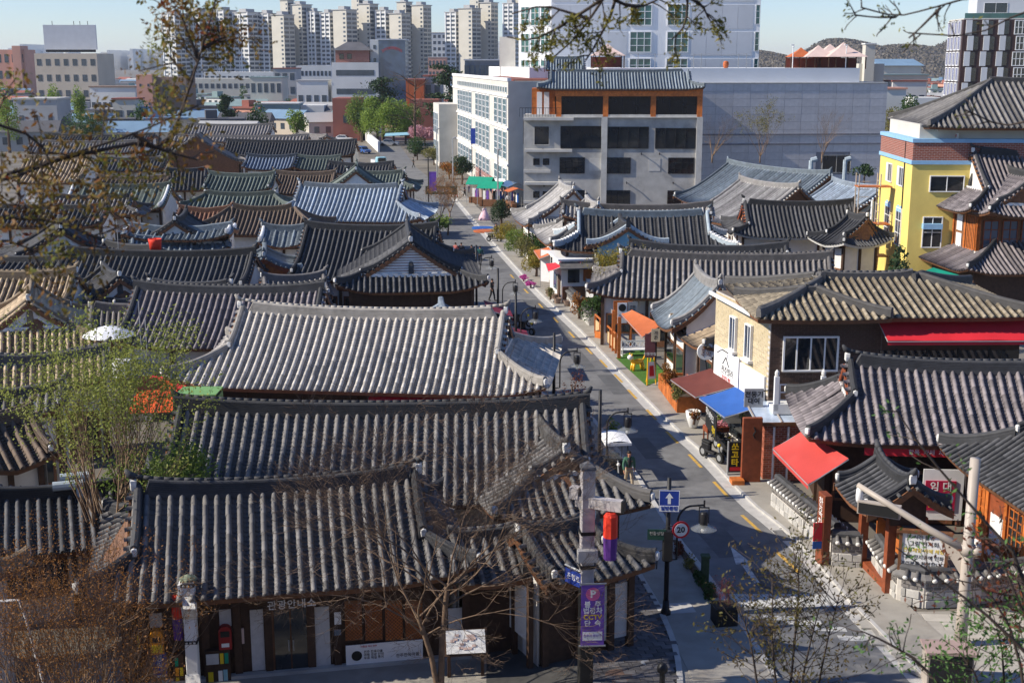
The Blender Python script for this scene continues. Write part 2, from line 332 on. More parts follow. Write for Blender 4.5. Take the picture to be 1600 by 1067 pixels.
q = at(966, 1055, .13); single('manhole_cover', 'rusty round manhole cover set in the grey pavers', 'manhole', MB().lathe([(.45, -.03), (.45, .01), (.38, .02), (.01, .02)], 20), mat('rusty_iron', (.14, .09, .07), .8, .3, 8), q)
q = at(1008, 1035, .13); single('steel_disc', 'small white steel cap set in the grey pavers', 'disc', MB().lathe([(.17, -.03), (.17, .012), (.12, .02), (.01, .02)], 16), M['grey_metal'], q)
q = at(1058, 950, .12); single('utility_cover', 'pale square utility cover in the pavement at the lamp post foot', 'utility cover', MB().bbox((0, 0, 0), (1.1, .8, .03), .008), M['kerb'], q, R(8))
q = at(1222, 836, .012); single('drain_grate', 'dark drain grate in the gutter below the stone wall', 'drain grate', MB().bx(-.2, .2, -.55, .55, -.02, .01), M['asphalt'], q, R(9))
# ================================================================ tiled-roof houses
TILE_ME = {}; DBG = []; H1Y = 0
def tile_mesh(p, m, ln):
    key = (round(p, 2), m.name, round(ln, 2))
    if key not in TILE_ME:
        mb = MB(); n = 6; vs = []
        for (y, r) in ((0.0, p * .236), (ln * 1.0, p * .254), (ln * 1.03, p * .238)):
            for j in range(n): q = math.pi * j / (n - 1); vs.append((r * math.cos(q) * 1.02, y, r * math.sin(q) * 1.3))
        fs = [(i * n + j, i * n + j + 1, (i + 1) * n + j + 1, (i + 1) * n + j) for i in range(2) for j in range(n - 1)]
        fs.append(tuple(range(2 * n, 3 * n))); mb.add(vs, [tuple(reversed(f)) for f in fs])
        TILE_ME[key] = mb.mesh('cover_tile', m, True)
    return TILE_ME[key]
def hanok(label, pl=None, pr=None, zt=6.2, D=3.4, he=3.4, e=0.0, lvl=2, tile='dark', ridge=None, Db=None, eR=None,
          yaw=None, L=None, p=.34, gable='plaster', lift=.45, sag=.22, rh=.42, c=None, name='tiled_roof_house', cat='house', white_ends=True,
          boards=None, wall='plaster', wallz=0.0, group='tiled roof houses', limit=300, trim=None, noback=False, verge=.22, posts=True, kk=.3, rtile=None, fascia=None, cement=False):
    """Ridge runs along local x; the slope with half depth D faces local -y."""
    if c is None:
        a, b = at(*pl, zt), at(*pr, zt)
        if yaw is None: yaw = math.atan2(b.y - a.y, b.x - a.x)
        if L is None: L = (b - a).length
        c = (a + b) / 2
    Db = Db or D; m = T[tile]; mbed = T_SHADE[tile]; mr = T_SHADE[ridge] if ridge else T_SHADE[tile]; eL = e; eR = e if eR is None else eR  # ridges use the darkened copy too: their shaded sides are put into the colour
    hr = zt - rh; hl = L / 2; XL, XR = hl + eL, hl + eR
    h = thing(name, label, cat, (c[0], c[1], 0), yaw, group); DBG.append((label[:40], round(D, 2), round(zt, 2), round(L, 1)))
    global H1Y
    if len(DBG) == 1: H1Y = -D + .95
    inv = h.matrix_basis.inverted()
    Rr = 2.6
    def zf(x, y, side=None):
        Dd = D if y <= 0 else Db; ax = abs(x); ee = eR if x > 0 else eL; A = hl + ee
        cx, cy = A - ax, Dd - abs(y)
        if side is None: side = ee > 0 and ax > hl and cx < cy
        d = cx if side else cy
        t = min(1.05, max(0, 1 - d / Dd)); g = t * (1 + kk) - kk * t * t
        z = hr - (hr - he) * g + sag * min(1, ax / hl) ** 2 * (1 - t)
        q = max(0, 1 - max(cx, cy) / Rr); return z + lift * q * q
    step = {3: .15, 2: .22, 1: .6}[lvl]
    n = max(3, int(round((XL + XR) / p))); xs = [-XL + (XL + XR) * i / n for i in range(n + 1)]      # channel edges = tile rows
    def ytop(x, Dd):
        ax = abs(x); ee = eR if x > 0 else eL
        return 0.0 if ax <= hl or ee == 0 else max(0.0, Dd - (hl + ee - ax))
    rows = []          # polylines of every row of cover tiles
    def slope(sgn, Dd):
        nk = max(2, int(Dd / step)); ys = [Dd * k / nk for k in range(nk + 1)]
        cols = []
        for i in range(n):
            cols.append((xs[i], 0)); cols.append(((xs[i] + xs[i + 1]) / 2, -.08 if lvl > 1 else -.04))
        cols.append((xs[n], 0)); mb = MB(); grid = []
        for k in range(nk + 1):
            for up in ((0,) if k == 0 else ((1, 0) if k < nk and lvl > 1 else (1,))):
                row = []
                for (x, dz) in cols:
                    y = max(ys[k], ytop(x, Dd)); live = ys[k] > ytop(x, Dd)
                    row.append((x, sgn * y, zf(x, sgn * y, False) + dz + (.034 if up and live and lvl > 1 else 0)))
                grid.append(row)
        w_ = len(cols); vs = [q for r_ in grid for q in r_]; fs = []
        for a_ in range(len(grid) - 1):
            for b_ in range(w_ - 1):
                i0 = a_ * w_ + b_; q = (i0, i0 + 1, i0 + w_ + 1, i0 + w_)
                if abs(vs[i0][1] - vs[i0 + w_][1]) < 1e-5 and abs(vs[i0 + 1][1] - vs[i0 + w_ + 1][1]) < 1e-5 and abs(vs[i0][2] - vs[i0 + w_][2]) < 1e-5: continue
                fs.append(q if sgn > 0 else tuple(reversed(q)))
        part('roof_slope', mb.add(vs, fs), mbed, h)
        for x in xs[1:-1] if True else xs:
            y0 = max(ytop(x, Dd), .1); k_ = max(2, int((Dd - y0) / .3)) if lvl == 3 else (5 if lvl == 2 else 3)
            if Dd - y0 < .25: continue
            rows.append(([(x, sgn * (y0 + (Dd + .05 - y0) * j / k_), zf(x, sgn * min(Dd, y0 + (Dd - y0) * j / k_), False)) for j in range(k_ + 1)], sgn < 0))
    slope(-1, D)
    if not noback: slope(1, Db)
    for sx, ee in ((-1, eL), (1, eR)):      # side skirts
        if ee <= 0: continue
        A = hl + ee; nn = max(3, int((D + Db) / p)); ys = [-D + (D + Db) * i / nn for i in range(nn + 1)]
        nk = max(2, int(ee / step)); mb = MB(); grid = []; cols = []
        def xtop(y):
            cy = (D if y <= 0 else Db) - abs(y); return A - min(cy, ee)
        for i in range(nn): cols.append((ys[i], 0)); cols.append(((ys[i] + ys[i + 1]) / 2, -.08 if lvl > 1 else -.04))
        cols.append((ys[nn], 0))
        for k in range(nk + 1):
            for up in ((0,) if k == 0 else ((1, 0) if k < nk and lvl > 1 else (1,))):
                row = []
                for (y, dz) in cols:
                    x0 = xtop(y); x = max(hl + ee * k / nk, x0); live = hl + ee * k / nk > x0
                    row.append((sx * x, y, zf(sx * x, y, True) + dz + (.034 if up and live and lvl > 1 else 0)))
                grid.append(row)
        w_ = len(cols); vs = [q for r_ in grid for q in r_]; fs = []
        for a_ in range(len(grid) - 1):
            for b_ in range(w_ - 1):
                i0 = a_ * w_ + b_; q = (i0, i0 + w_, i0 + w_ + 1, i0 + 1)
                if abs(vs[i0][0] - vs[i0 + w_][0]) < 1e-5 and abs(vs[i0 + 1][0] - vs[i0 + w_ + 1][0]) < 1e-5 and abs(vs[i0][2] - vs[i0 + w_][2]) < 1e-5: continue
                fs.append(q if sx > 0 else tuple(reversed(q)))
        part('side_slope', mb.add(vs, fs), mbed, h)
        for y in ys[1:-1]:
            x0 = xtop(y)
            if A - x0 < .25: continue
            k_ = max(2, int((A - x0) / .3)) if lvl == 3 else (4 if lvl == 2 else 2)
            rows.append(([(sx * (x0 + (A + .05 - x0) * j / k_), y, zf(sx * min(A, x0 + (A - x0) * j / k_), y, True)) for j in range(k_ + 1)], True))
    # ---- rows of cover tiles
    def row_mesh(mb, pts, nseg):
        k = len(pts); vs = []; pts = [Vector(q) for q in pts]; st = []
        for i, q in enumerate(pts):
            d = (pts[min(i + 1, k - 1)] - pts[max(i - 1, 0)]).normalized(); s_ = d.cross(Vector((0, 0, 1))).normalized(); u = s_.cross(d)
            if lvl == 3 and 0 < i < k - 1: st += [(q, s_, u, p * .25), (q, s_, u, p * .236)]
            else: st.append((q, s_, u, p * .245))
        for (q, s_, u, r) in st:
            for j in range(nseg): a_ = math.pi * j / (nseg - 1); vs.append(q + s_ * (r * math.cos(a_)) + u * (r * math.sin(a_) * 1.3))
        kk_ = len(st); fs = [(i * nseg + j, i * nseg + j + 1, (i + 1) * nseg + j + 1, (i + 1) * nseg + j) for i in range(kk_ - 1) for j in range(nseg - 1)]
        fs.append(tuple(reversed(range((kk_ - 1) * nseg, kk_ * nseg)))); mb.add(vs, fs)
    if cement: rows = rows[::2]
    if lvl == 3:
        cand = []; rest = MB()
        mw = h.matrix_basis
        for pts, vis in rows:
            for i in range(len(pts) - 1):
                a_, b_ = Vector(pts[i]), Vector(pts[i + 1]); wd = mw @ ((a_ + b_) / 2)
                inview = vis and -0.43 < wd.x / max(1, wd.y) < .43
                cand.append(((wd - camo.location).length if inview else 1e6, a_, b_))
        cand.sort(key=lambda q: q[0])
        for i, (dist, a_, b_) in enumerate(cand):
            d = b_ - a_; ln = d.length; d.normalize(); s_ = d.cross(Vector((0, 0, 1))).normalized(); u = s_.cross(d)
            if i < limit and dist < 1e5:
                o = bpy.data.objects.new('cover_tile', tile_mesh(p, m, .3)); COL.objects.link(o); o.parent = h
                j1 = random.uniform(-.010, .010); u = (u + s_ * random.uniform(-.03, .03) + d * random.uniform(-.01, .02)).normalized()
                o.matrix_local = Matrix(((s_.x, d.x, u.x, a_.x + s_.x * j1), (s_.y, d.y, u.y, a_.y + s_.y * j1), (s_.z, d.z, u.z, a_.z), (0, 0, 0, 1))) @ Matrix.Diagonal((1, ln / .3, 1, 1))
            else: row_mesh(rest, [a_, b_ + d * .01], 5)
        if rest.v: part('cover_tiles', rest, m, h, True, kind='stuff')
    elif lvl == 2:
        for pts, vis in rows: 
            mb = MB(); row_mesh(mb, pts, 5); part('tile_row', mb, m, h, True)
    else:
        mb = MB()
        for pts, vis in rows: row_mesh(mb, pts, 4)
        part('tile_rows', mb, m, h, True, kind='stuff')
    # ---- underside and edge board
    mb = MB(); nx, ny = 8, 4; vs = []; fs = []
    for i in range(nx + 1):
        x = -XL + (XL + XR) * i / nx
        for j in range(2 * ny + 1):
            y = -D + (D + Db) * j / (2 * ny); vs.append((x * .985, y * .985, zf(x, y) - .17))
    w_ = 2 * ny + 1
    for i in range(nx):
        for j in range(2 * ny): fs.append((i * w_ + j, i * w_ + j + 1, (i + 1) * w_ + j + 1, (i + 1) * w_ + j))
    part('eave_boards', mb.add(vs, fs), M['timber_mid'], h)
    mb = MB()                                # fascia: closes the edge between tiles and boards
    ring = [(-XL + (XL + XR) * i / 10, -D) for i in range(10)] + [(XR, -D + (D + Db) * i / 8) for i in range(8)] + [(XR - (XL + XR) * i / 10, Db) for i in range(10)] + [(-XL, Db - (D + Db) * i / 8) for i in range(8)]
    vs = []
    for (x, y) in ring:
        z = zf(x, y); vs += [(x * .995, y * .995, z + .0), (x * .985, y * .985, z - .19)]
    k_ = len(ring); part('eave_edge', mb.add(vs, [(2 * i, 2 * i + 1, 2 * ((i + 1) % k_) + 1, 2 * ((i + 1) % k_)) for i in range(k_)]), M[fascia] if fascia else M['timber_mid'], h)
    # ---- ridges
    lay = max(2, int(rh / .07)) if lvl > 1 else 2; w0 = .17; prof = []
    for i in range(lay):
        z0, z1 = rh * .8 * i / lay, rh * .8 * (i + .72) / lay; q = w0 - .03 * i / lay; prof += [(q, z0 - (.14 if i == 0 else 0)), (q, z1), (q - .022, z1 + .005)]
    prof += [(.15, rh * .8), (.13, rh * .93), (.07, rh), ]
    prof = prof + [(-a_, b_) for a_, b_ in reversed(prof)]
    mr_ = T_SHADE[rtile] if rtile else mr
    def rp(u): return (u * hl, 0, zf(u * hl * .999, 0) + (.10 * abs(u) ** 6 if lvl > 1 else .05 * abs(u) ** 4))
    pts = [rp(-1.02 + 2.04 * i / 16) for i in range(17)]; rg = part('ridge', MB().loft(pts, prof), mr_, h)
    caps = MB()
    for i in range(int(L / .3)) if lvl == 3 else ():
        u0, u1 = -1 + 2 * i * .3 / L, -1 + 2 * (i * .3 + .285) / L; a_, b_ = Vector(rp(u0)), Vector(rp(u1)); caps.tube([a_ + Vector((0, 0, rh)), b_ + Vector((0, 0, rh))], .075, 7)
    if caps.v: part('ridge_cap_tiles', caps, mr_, rg, True, kind='stuff')
    wm = M['lime']
    def lump(mb, q, dr, s_=1.0):            # plaster nose under the last tile of a ridge
        q = Vector(q); dr = Vector(dr).normalized(); sd = Vector((-dr.y, dr.x, 0))
        pr = [(-.13, -.30), (.13, -.30), (.17, -.08), (.15, .10), (0, .17), (-.15, .10), (-.17, -.08)]; vs = []
        for f_, k2 in ((-.16, 1.0), (.03, 1.0), (.07, .8)):
            for (u, v) in pr: vs.append(q + sd * u * k2 * s_ + dr * f_ * s_ + Vector((0, 0, v * k2 * s_ + .02 * f_)))
        N = 7; mb.add(vs, [(i * N + j, i * N + (j + 1) % N, (i + 1) * N + (j + 1) % N, (i + 1) * N + j) for i in range(2) for j in range(N)] + [tuple(reversed(range(N))), tuple(range(2 * N, 3 * N))])
    if white_ends and lvl > 1:
        for s_ in (-1, 1):
            mb = MB(); q = Vector(rp(s_)); lump(mb, q + Vector((s_ * .05, 0, rh * .5)), (s_, 0, 0), .8 if lvl == 3 else .7); part('ridge_end', mb, wm, rg)
            mb = MB(); mb.tube([q + Vector((s_ * -.05, 0, rh * .9)), q + Vector((s_ * .12, 0, rh + .06)), q + Vector((s_ * .22, 0, rh + .22))], [.12, .11, .05], 7); part('ridge_horn', mb, mr_, rg, True)
    sp = [(.13, -.12), (.13, .1), (.11, .11), (.115, .2), (.09, .26), (.0, .30), (-.09, .26), (-.115, .2), (-.11, .11), (-.13, .1), (-.13, -.12)]
    tm = M[trim] if trim else mr_
    for sx, ee in ((-1, eL), (1, eR)):
        for sy, Dd in ((-1, D), (1, Db)):
            if noback and sy > 0: continue
            yb = Dd - ee if ee > 0 else Dd - .06
            if ee >= Dd * .97: yb = .05
            if yb > .4:
                x = sx * (hl - .12); pts = [(x, sy * (.05 + (yb - .05) * i / 8), zf(x, sy * (.05 + (yb - .05) * i / 8), False) + .02 + (.18 * (i / 8) ** 5)) for i in range(9)]
                dr_ = part('descending_ridge', MB().loft(pts, sp, side=(1, 0, 0)), tm, h)
                if white_ends and lvl > 1: mb = MB(); q = Vector(pts[-1]); lump(mb, q + Vector((0, sy * .04, .12)), (0, sy, 0), .55); part('ridge_end', mb, wm, dr_)
            if ee > 0:
                A = hl + ee; k_ = 8; pts = []
                for i in range(k_ + 1):
                    d = ee * (1 - i / k_ * .985); x, y = A - d, Dd - d; pts.append((sx * x, sy * y, zf(sx * x, sy * y) + .03 + .16 * (i / k_) ** 4))
                hp = part('hip_ridge', MB().loft(pts, sp), tm, h)
                if white_ends and lvl > 1: mb = MB(); q = Vector(pts[-1]); lump(mb, q + Vector((sx * .04, sy * .04, .10)), (sx, sy, 0), .58); part('ridge_end', mb, wm, hp)
                if trim and lvl > 1:
                    mb = MB()
                    for i in range(0, 9): q = Vector(pts[i]); mb.box(q + Vector((0, 0, .3)), (.26, .26, .12), math.pi / 4)
                    part('ridge_studs', mb, M['white_paint'], hp, kind='stuff')
        # gable and verge
        ins = .06; xg = sx * (hl - ins); ba = ee > 0
        if ee < min(D, Db) * .97:
            ya, yb = -(D - ee) if ba else -(D - .9), (Db - ee) if ba else (Db - .9)
            poly = [(ya + (yb - ya) * i / 12) for i in range(13)]
            top = [Vector((xg, y, zf(sx * (hl - .01), y, False) - .10)) for y in poly]
            zb = (zf(sx * hl * 1.0, ya, True) + .02) if ba else wallz
            base = [Vector((xg, y, min(zb, top[i].z - .01))) for i, y in enumerate(poly)]
            mb = MB(); N = 13; o_ = Vector((-sx * .1, 0, 0)); vs = base + top + [q + o_ for q in base] + [q + o_ for q in top]
            fs = [(i, i + 1, N + i + 1, N + i) for i in range(N - 1)] + [(2 * N + i + 1, 2 * N + i, 3 * N + i, 3 * N + i + 1) for i in range(N - 1)] + [(N + i, N + i + 1, 3 * N + i + 1, 3 * N + i) for i in range(N - 1)]
            gb = part('gable', mb.add(vs, fs), M[gable] if gable in M else gable, h)
            if lvl > 1 and boards in ('v', 'h'):
                if boards == 'v':
                    for i in range(int((yb - ya) / .22)):
                        y = ya + .11 + i * .22; zt_ = zf(sx * (hl - .01), y, False) - .14
                        if zt_ - zb > .15: part('board', MB().bx(xg + sx * .0, xg + sx * .03, y - .09, y + .09, zb + .02, zt_), M[gable], gb)
                else:
                    for i in range(14):
                        z_ = zb + .1 + i * .17; ys_ = [y for y in np.linspace(ya, yb, 60) if zf(sx * (hl - .01), y, False) - .16 > z_ + .07]
                        if len(ys_) > 2: part('board', MB().bx(xg, xg + sx * .035, ys_[0], ys_[-1], z_ - .06, z_ + .06), M['plaster'], gb)
            if ba and lvl > 1:        # white mortar curb along the foot of the gable
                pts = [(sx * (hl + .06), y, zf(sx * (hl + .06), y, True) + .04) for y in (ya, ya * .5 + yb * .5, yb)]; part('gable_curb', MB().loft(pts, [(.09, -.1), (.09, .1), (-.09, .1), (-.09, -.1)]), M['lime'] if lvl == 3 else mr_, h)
            for sy, Dd in ((-1, D), (1, Db)):
                yl = Dd - ee if ba else Dd; k_ = int(yl / (.30 if lvl > 1 else .45)); mb = MB()
                bp = [Vector((sx * (hl + verge * .55), sy * yl * i / 6, zf(sx * (hl - .01), sy * yl * i / 6, False) - .19)) for i in range(7)]
                part('bargeboard', MB().loft(bp, [(.03, -.14), (.03, .14), (-.03, .14), (-.03, -.14)], side=(1, 0, 0)), M['timber_mid'] if gable != 'orange_wood' else M['wood_red'], h)
                for i in range(k_):
                    y = sy * (yl * (i + .5) / k_); z = zf(sx * (hl - .01), y, False) + .0; a_, b_ = Vector((sx * (hl - .06), y, z)), Vector((sx * (hl + verge), y, z - .05))
                    if lvl == 1: row_mesh(mb, [a_, b_], 4)
                    else: m2 = MB(); row_mesh(m2, [a_, b_], 5); part('verge_tile', m2, m, h, True)
                if mb.v: part('verge_tiles', mb, m, h, True, kind='stuff')
    # ---- walls
    ovx_l, ovx_r = (1.0 if eL > 0 else .3), (1.0 if eR > 0 else .3); x0, x1, y0, y1 = -XL + ovx_l, XR - ovx_r, -D + .95, Db - .95
    wz = he + .12
    part('wall', MB().bx(x0, x1, y0, y1, wallz, wz), M[wall], h)
    if posts:
        nb = max(2, int((x1 - x0) / 2.4)); pm = MB().box((0, 0, (wz - wallz) / 2), (.2, .2, wz - wallz)).mesh('post', M['timber'])
        for i in range(nb + 1):
            x = x0 + (x1 - x0) * i / nb; link('post', pm, h, (x, y0 - .02, wallz)); link('post', pm, h, (x, y1 + .02, wallz))
        for i in range(1, max(2, int((y1 - y0) / 2.4))):
            y = y0 + (y1 - y0) * i / max(2, int((y1 - y0) / 2.4)); link('post', pm, h, (x0 - .02, y, wallz)); link('post', pm, h, (x1 + .02, y, wallz))
        part('beam', MB().bx(x0 - .05, x1 + .05, y0 - .14, y0 - .02 + .05, wz - .32, wz - .08), M['timber'], h)
        if lvl >= 2:
            for i in range(nb):                # doors and windows between the posts
                xa, xb = x0 + (x1 - x0) * i / nb + .22, x0 + (x1 - x0) * (i + 1) / nb - .22
                d = part('door' if i % 2 else 'window', MB().bx(xa, xb, y0 - .06, y0, wallz + (.05 if i % 2 else .9), wallz + 2.2), M['timber_mid'], h)
                part('pane', MB().bx(xa + .12, xb - .12, y0 - .075, y0 - .05, wallz + (.5 if i % 2 else 1.02), wallz + 2.08), M['glass_dark'], d)
    return h, zf
# ---------------------------------------------------------------- the houses, near to far (left of the street)
def ev(pl, pr, zt, e_px, he):         # half depth that puts the eave at a given pixel
    a, b = at(*pl, zt), at(*pr, zt); d = (b - a).normalized(); q = at(*e_px, he) - a; return abs(d.x * q.y - d.y * q.x)
def HQ(label, pl, pr, zt, epx, he, **k):
    """ridge height and depth are found so that both the ridge and the eave line sit where the photograph shows them"""
    rh_ = k.get('rh', .42); s_ = k.pop('s', .56); q = at(*epx, he)
    def depth(z):
        a, b = at(*pl, z), at(*pr, z); d = (b - a).normalized() if k.get('yaw') is None else Vector((math.cos(k['yaw']), math.sin(k['yaw']), 0)); c = (a + b) / 2 - q; return d.x * c.y - d.y * c.x
    lo, hi = he + .9, he + 6.0
    for _ in range(40):
        z = (lo + hi) / 2
        if z - rh_ - he > s_ * depth(z): hi = z
        else: lo = z
    D = max(1.5, depth(z)); k.setdefault('Db', max(1.8, min(D, 4.2)) if D < 4.2 else D); return hanok(label, pl, pr, z, D=D, he=he, **k)
h1, z1 = HQ('long dark tiled information office in front, bare tree before it, name letters under its eave', (213, 751), (655, 740), 5.4, (420, 929), 3.0, e=1.35, yaw=R(11), lvl=3, tile='dark', ridge='black', p=.345, posts=False, wall='timber', wallz=.1)
hanok('dark wing with ridge along the street, white plaster ridge ends, behind the purple lantern', (842, 655), (880, 690), 5.3, D=2.9, Db=2.5, he=3.4, e=1.7, lift=.22, sag=.12, lvl=3, tile='dark', p=.33, L=3.9, yaw=R(-76), limit=200)
hanok('low grey tile lean-to roof between the information office and the gatehouse', c=(-.9, 37.2), zt=3.9, yaw=R(14), L=2.2, D=1.7, Db=1.3, he=2.75, e=0, lvl=3, tile='dark', p=.34, limit=100, wall='timber', rh=.25, lift=.1, sag=.05, posts=False, white_ends=False)
hgt, zg = hanok('small front tiled gatehouse with white wall panels below the purple lantern', (815, 825), (920, 801), 4.2, D=2.1, Db=1.6, he=2.95, e=0, eR=1.1, lvl=3, tile='dark', p=.34, limit=200, wall='timber', rh=.3, lift=.2, sag=.1, posts=False, yaw=R(26))
HQ('broad dark roof house with tall ridge, second from the front beside the street', (278, 630), (915, 626), 6.2, (560, 790), 3.3, lvl=3, tile='dark', ridge='black', p=.36)
h3, z3 = HQ('pale limed tile house with red strip under its eave', (375, 477), (790, 486), 6.7, (560, 612), 3.6, e=2.3, lvl=3, tile='white', p=.355, wall='timber', wallz=0)
HQ('mauve grey tile house behind the white parasol', (212, 445), (505, 447), 6.3, (360, 545), 3.5, lvl=3, tile='mauve', ridge='black', p=.35)
hanok('black tile house with white boarded gable facing the viewer', c=(-6.9, 84.6), zt=7.0, yaw=R(-84), L=9.0, D=4.8, Db=4.8, he=3.9, e=1.6, lvl=3, tile='black', p=.36, gable='wood_red', boards='h', lift=.6, wall='timber')
HQ('dark house behind the white boarded gable, tall straight tile rows', (478, 350), (683, 352), 6.6, (560, 440), 3.4, lvl=2, tile='black', p=.36, ridge='black')
HQ('long black tile house with an even black ridge, left of the white boarded gable', (108, 390), (397, 392), 6.3, (250, 458), 3.5, lvl=2, tile='black', p=.37, ridge='black')
hanok('black hip end running down beside the tan gable with white studs', c=(-24.6, 77.0), zt=5.6, yaw=R(-60), L=4.5, D=3.2, he=3.3, e=1.5, lvl=2, tile='black', p=.34)
HQ('tan tile house at the left edge with a white triangular gable', (-60, 426), (122, 420), 6.2, (60, 497), 3.8, lvl=3, tile='tan', p=.36, yaw=R(2))
hanok('sandy tile house with hip end at the left edge below the tan one', c=(-26.0, 67.6), zt=6.0, yaw=R(-72), L=5.2, D=3.6, Db=3.6, he=3.4, e=1.7, lvl=3, tile='tan', p=.35, lift=.5)
hanok('grey brown roof between the tan houses and the parasol', c=(-20.6, 69.5), zt=4.9, yaw=R(12), L=5.5, D=3.0, he=3.2, e=1.2, lvl=2, tile='grey', p=.30)
HQ('tan and black striped roof at the left edge above the green tree', (-60, 560), (167, 546), 5.4, (80, 608), 3.6, lvl=3, tile='tan', ridge='dark', p=.37, limit=250)
HQ('low dark ridged roof at the left edge behind the green tree', (-60, 612), (100, 602), 4.9, (40, 650), 3.6, lvl=2, tile='dark', p=.34)
HQ('pinkish brown roof at the left edge with an orange terracotta verge', (-70, 655), (50, 636), 5.0, (10, 742), 3.3, lvl=3, tile='brown', p=.40, limit=150)
hanok('dark low roof under the green tree with vent pipes', c=(-15.2, 41.5), zt=3.9, yaw=R(20), L=6.0, D=3.4, he=2.7, e=0, lvl=2, tile='black', p=.33)
hanok('pale tan roof corner at the left edge behind the brown thicket', c=(-16.6, 34.3), zt=4.3, yaw=R(-30), L=3.4, D=2.0, he=3.2, e=0, lvl=2, tile='tan', p=.34)
HQ('pale blue tile house with hipped corner beside the street', (470, 286), (627, 289), 7.2, (560, 347), 3.6, e=2.6, lvl=2, tile='blue', p=.40, yaw=R(-7))
HQ('steel blue flat tile roof with white studded ridge in the left middle', (200, 353), (362, 353), 5.8, (280, 372), 4.6, lvl=2, tile='steel', p=.33, cement=True, trim='white_paint')
HQ('steel blue shed roof with a red tub on it', (205, 372), (357, 368), 5.0, (280, 396), 3.6, lvl=2, tile='steel', p=.40, cement=True, white_ends=False)
HQ('small steel blue roof with white studs beside the dark house', (410, 352), (482, 352), 5.6, (440, 388), 3.9, lvl=2, tile='steel', p=.36, cement=True, trim='white_paint')
hanok('small blue grey gable roof with reddish gable in the left middle', c=(-17.4, 88.5), zt=5.1, yaw=R(-80), L=4.2, D=2.6, he=3.5, lvl=2, tile='steel', gable='orange_wood', p=.34)
hanok('dusty grey low roof behind the bare shrubs', c=(-14.0, 80.5), zt=4.7, yaw=R(15), L=4.0, D=2.6, he=3.3, lvl=2, tile='grey', p=.32)
HQ('brown grey hipped house in the left middle below the green roofs', (365, 322), (455, 322), 6.3, (410, 368), 3.5, e=3.4, lvl=2, tile='brown', p=.37, yaw=R(-3), white_ends=False, trim=None)
HQ('rust brown tile roof beside the dark gable', (280, 325), (362, 325), 5.6, (320, 350), 3.9, lvl=2, tile='rust', p=.40)
hanok('little dark gable facing the viewer among brown roofs', c=(-26.4, 101.0), zt=6.1, yaw=R(-86), L=5.0, D=3.6, he=3.8, lvl=2, tile='black', p=.36)
HQ('upper green tile house with a straight ridge', (325, 272), (430, 269), 6.9, (378, 300), 4.4, lvl=2, tile='green', p=.42, yaw=R(-4))
HQ('lower green tile house with hipped ends', (318, 301), (432, 299), 6.2, (375, 330), 4.0, e=1.9, lvl=2, tile='green', p=.40, yaw=R(-4))
HQ('brown tile roof right of the green houses', (428, 270), (524, 267), 6.2, (475, 304), 3.5, lvl=2, tile='brown', p=.36, yaw=R(-4))
HQ('dark green tile house behind the pale blue roof', (545, 266), (630, 268), 6.9, (590, 300), 3.8, lvl=2, tile='green', ridge='green', p=.40, yaw=R(-6), e=1.6)
hanok('dark green gable facing the viewer behind the pale blue roof', c=(-16.2, 133.0), zt=7.4, yaw=R(-84), L=6.0, D=4.6, he=4.2, lvl=2, tile='green', p=.42)
HQ('blue tile roof in the distance left of the street', (385, 243), (464, 241), 6.6, (425, 266), 4.0, lvl=1, tile='navy', p=.45, yaw=R(-3))
HQ('dark green grey roof next to the distant blue roof', (464, 244), (533, 243), 6.2, (500, 267), 3.9, lvl=1, tile='green', p=.45, yaw=R(-3))
HQ('charcoal roof at the road bend with pale ridge ends', (513, 255), (615, 254), 6.2, (565, 272), 4.2, lvl=1, tile='black', p=.42, yaw=R(-3))
HQ('very long charcoal roof across the left distance', (352, 220), (557, 218), 6.8, (450, 245), 3.9, lvl=1, tile='black', p=.48, yaw=R(-2))
hanok('gable with bare creeper in the left distance', c=(-44.5, 182.0), zt=8.2, yaw=R(-80), L=8.0, D=6.5, he=3.8, lvl=1, tile='grey', p=.48, gable='timber_mid')
HQ('grey roof before the parked cars in the distance', (302, 193), (419, 195), 6.6, (360, 212), 3.8, lvl=1, tile='grey', p=.62, yaw=R(-2))
HQ('long grey roof below the parked cars', (266, 211), (480, 212), 6.2, (370, 222), 4.2, lvl=1, tile='grey', p=.62, yaw=R(-2))
HQ('distant dark roof left of the bend with a hipped corner', (245, 228), (350, 226), 6.0, (300, 246), 3.8, lvl=1, tile='black', p=.5, yaw=R(-2), e=1.8)
HQ('small distant gable roof beside the white car', (478, 206), (500, 212), 5.6, (488, 222), 3.8, lvl=1, tile='grey', p=.6, yaw=R(-60))
HQ('distant striped roof behind the top left branch', (38, 245), (144, 244), 7.0, (90, 287), 3.6, lvl=1, tile='tan', p=.48, yaw=R(-2))
HQ('grey roof ridge in the far left behind the branch', (66, 218), (200, 222), 6.2, (130, 240), 4.0, lvl=1, tile='grey', p=.5, yaw=R(-2))
HQ('dark far left roof below the white striped car', (104, 208), (216, 213), 6.0, (160, 220), 4.5, lvl=1, tile='black', p=.5, yaw=R(-2))
HQ('charcoal roof behind the branch right of the striped roof', (150, 247), (262, 246), 6.0, (205, 268), 4.0, lvl=1, tile='black', p=.48, yaw=R(-2))
HQ('brown grey roof half behind leaves, left distance', (155, 275), (262, 277), 6.0, (205, 292), 4.6, lvl=1, tile='brown', p=.45, yaw=R(-2))
HQ('dark roof with hip before the upper green house', (258, 264), (322, 262), 6.4, (290, 298), 3.6, lvl=1, tile='black', p=.45, e=1.8, yaw=R(8))
HQ('green blue cement tile roof with studded ridge at left', (110, 288), (268, 287), 6.6, (200, 331), 3.6, lvl=2, tile='green', p=.45, yaw=R(-3), cement=True, trim='white_paint')
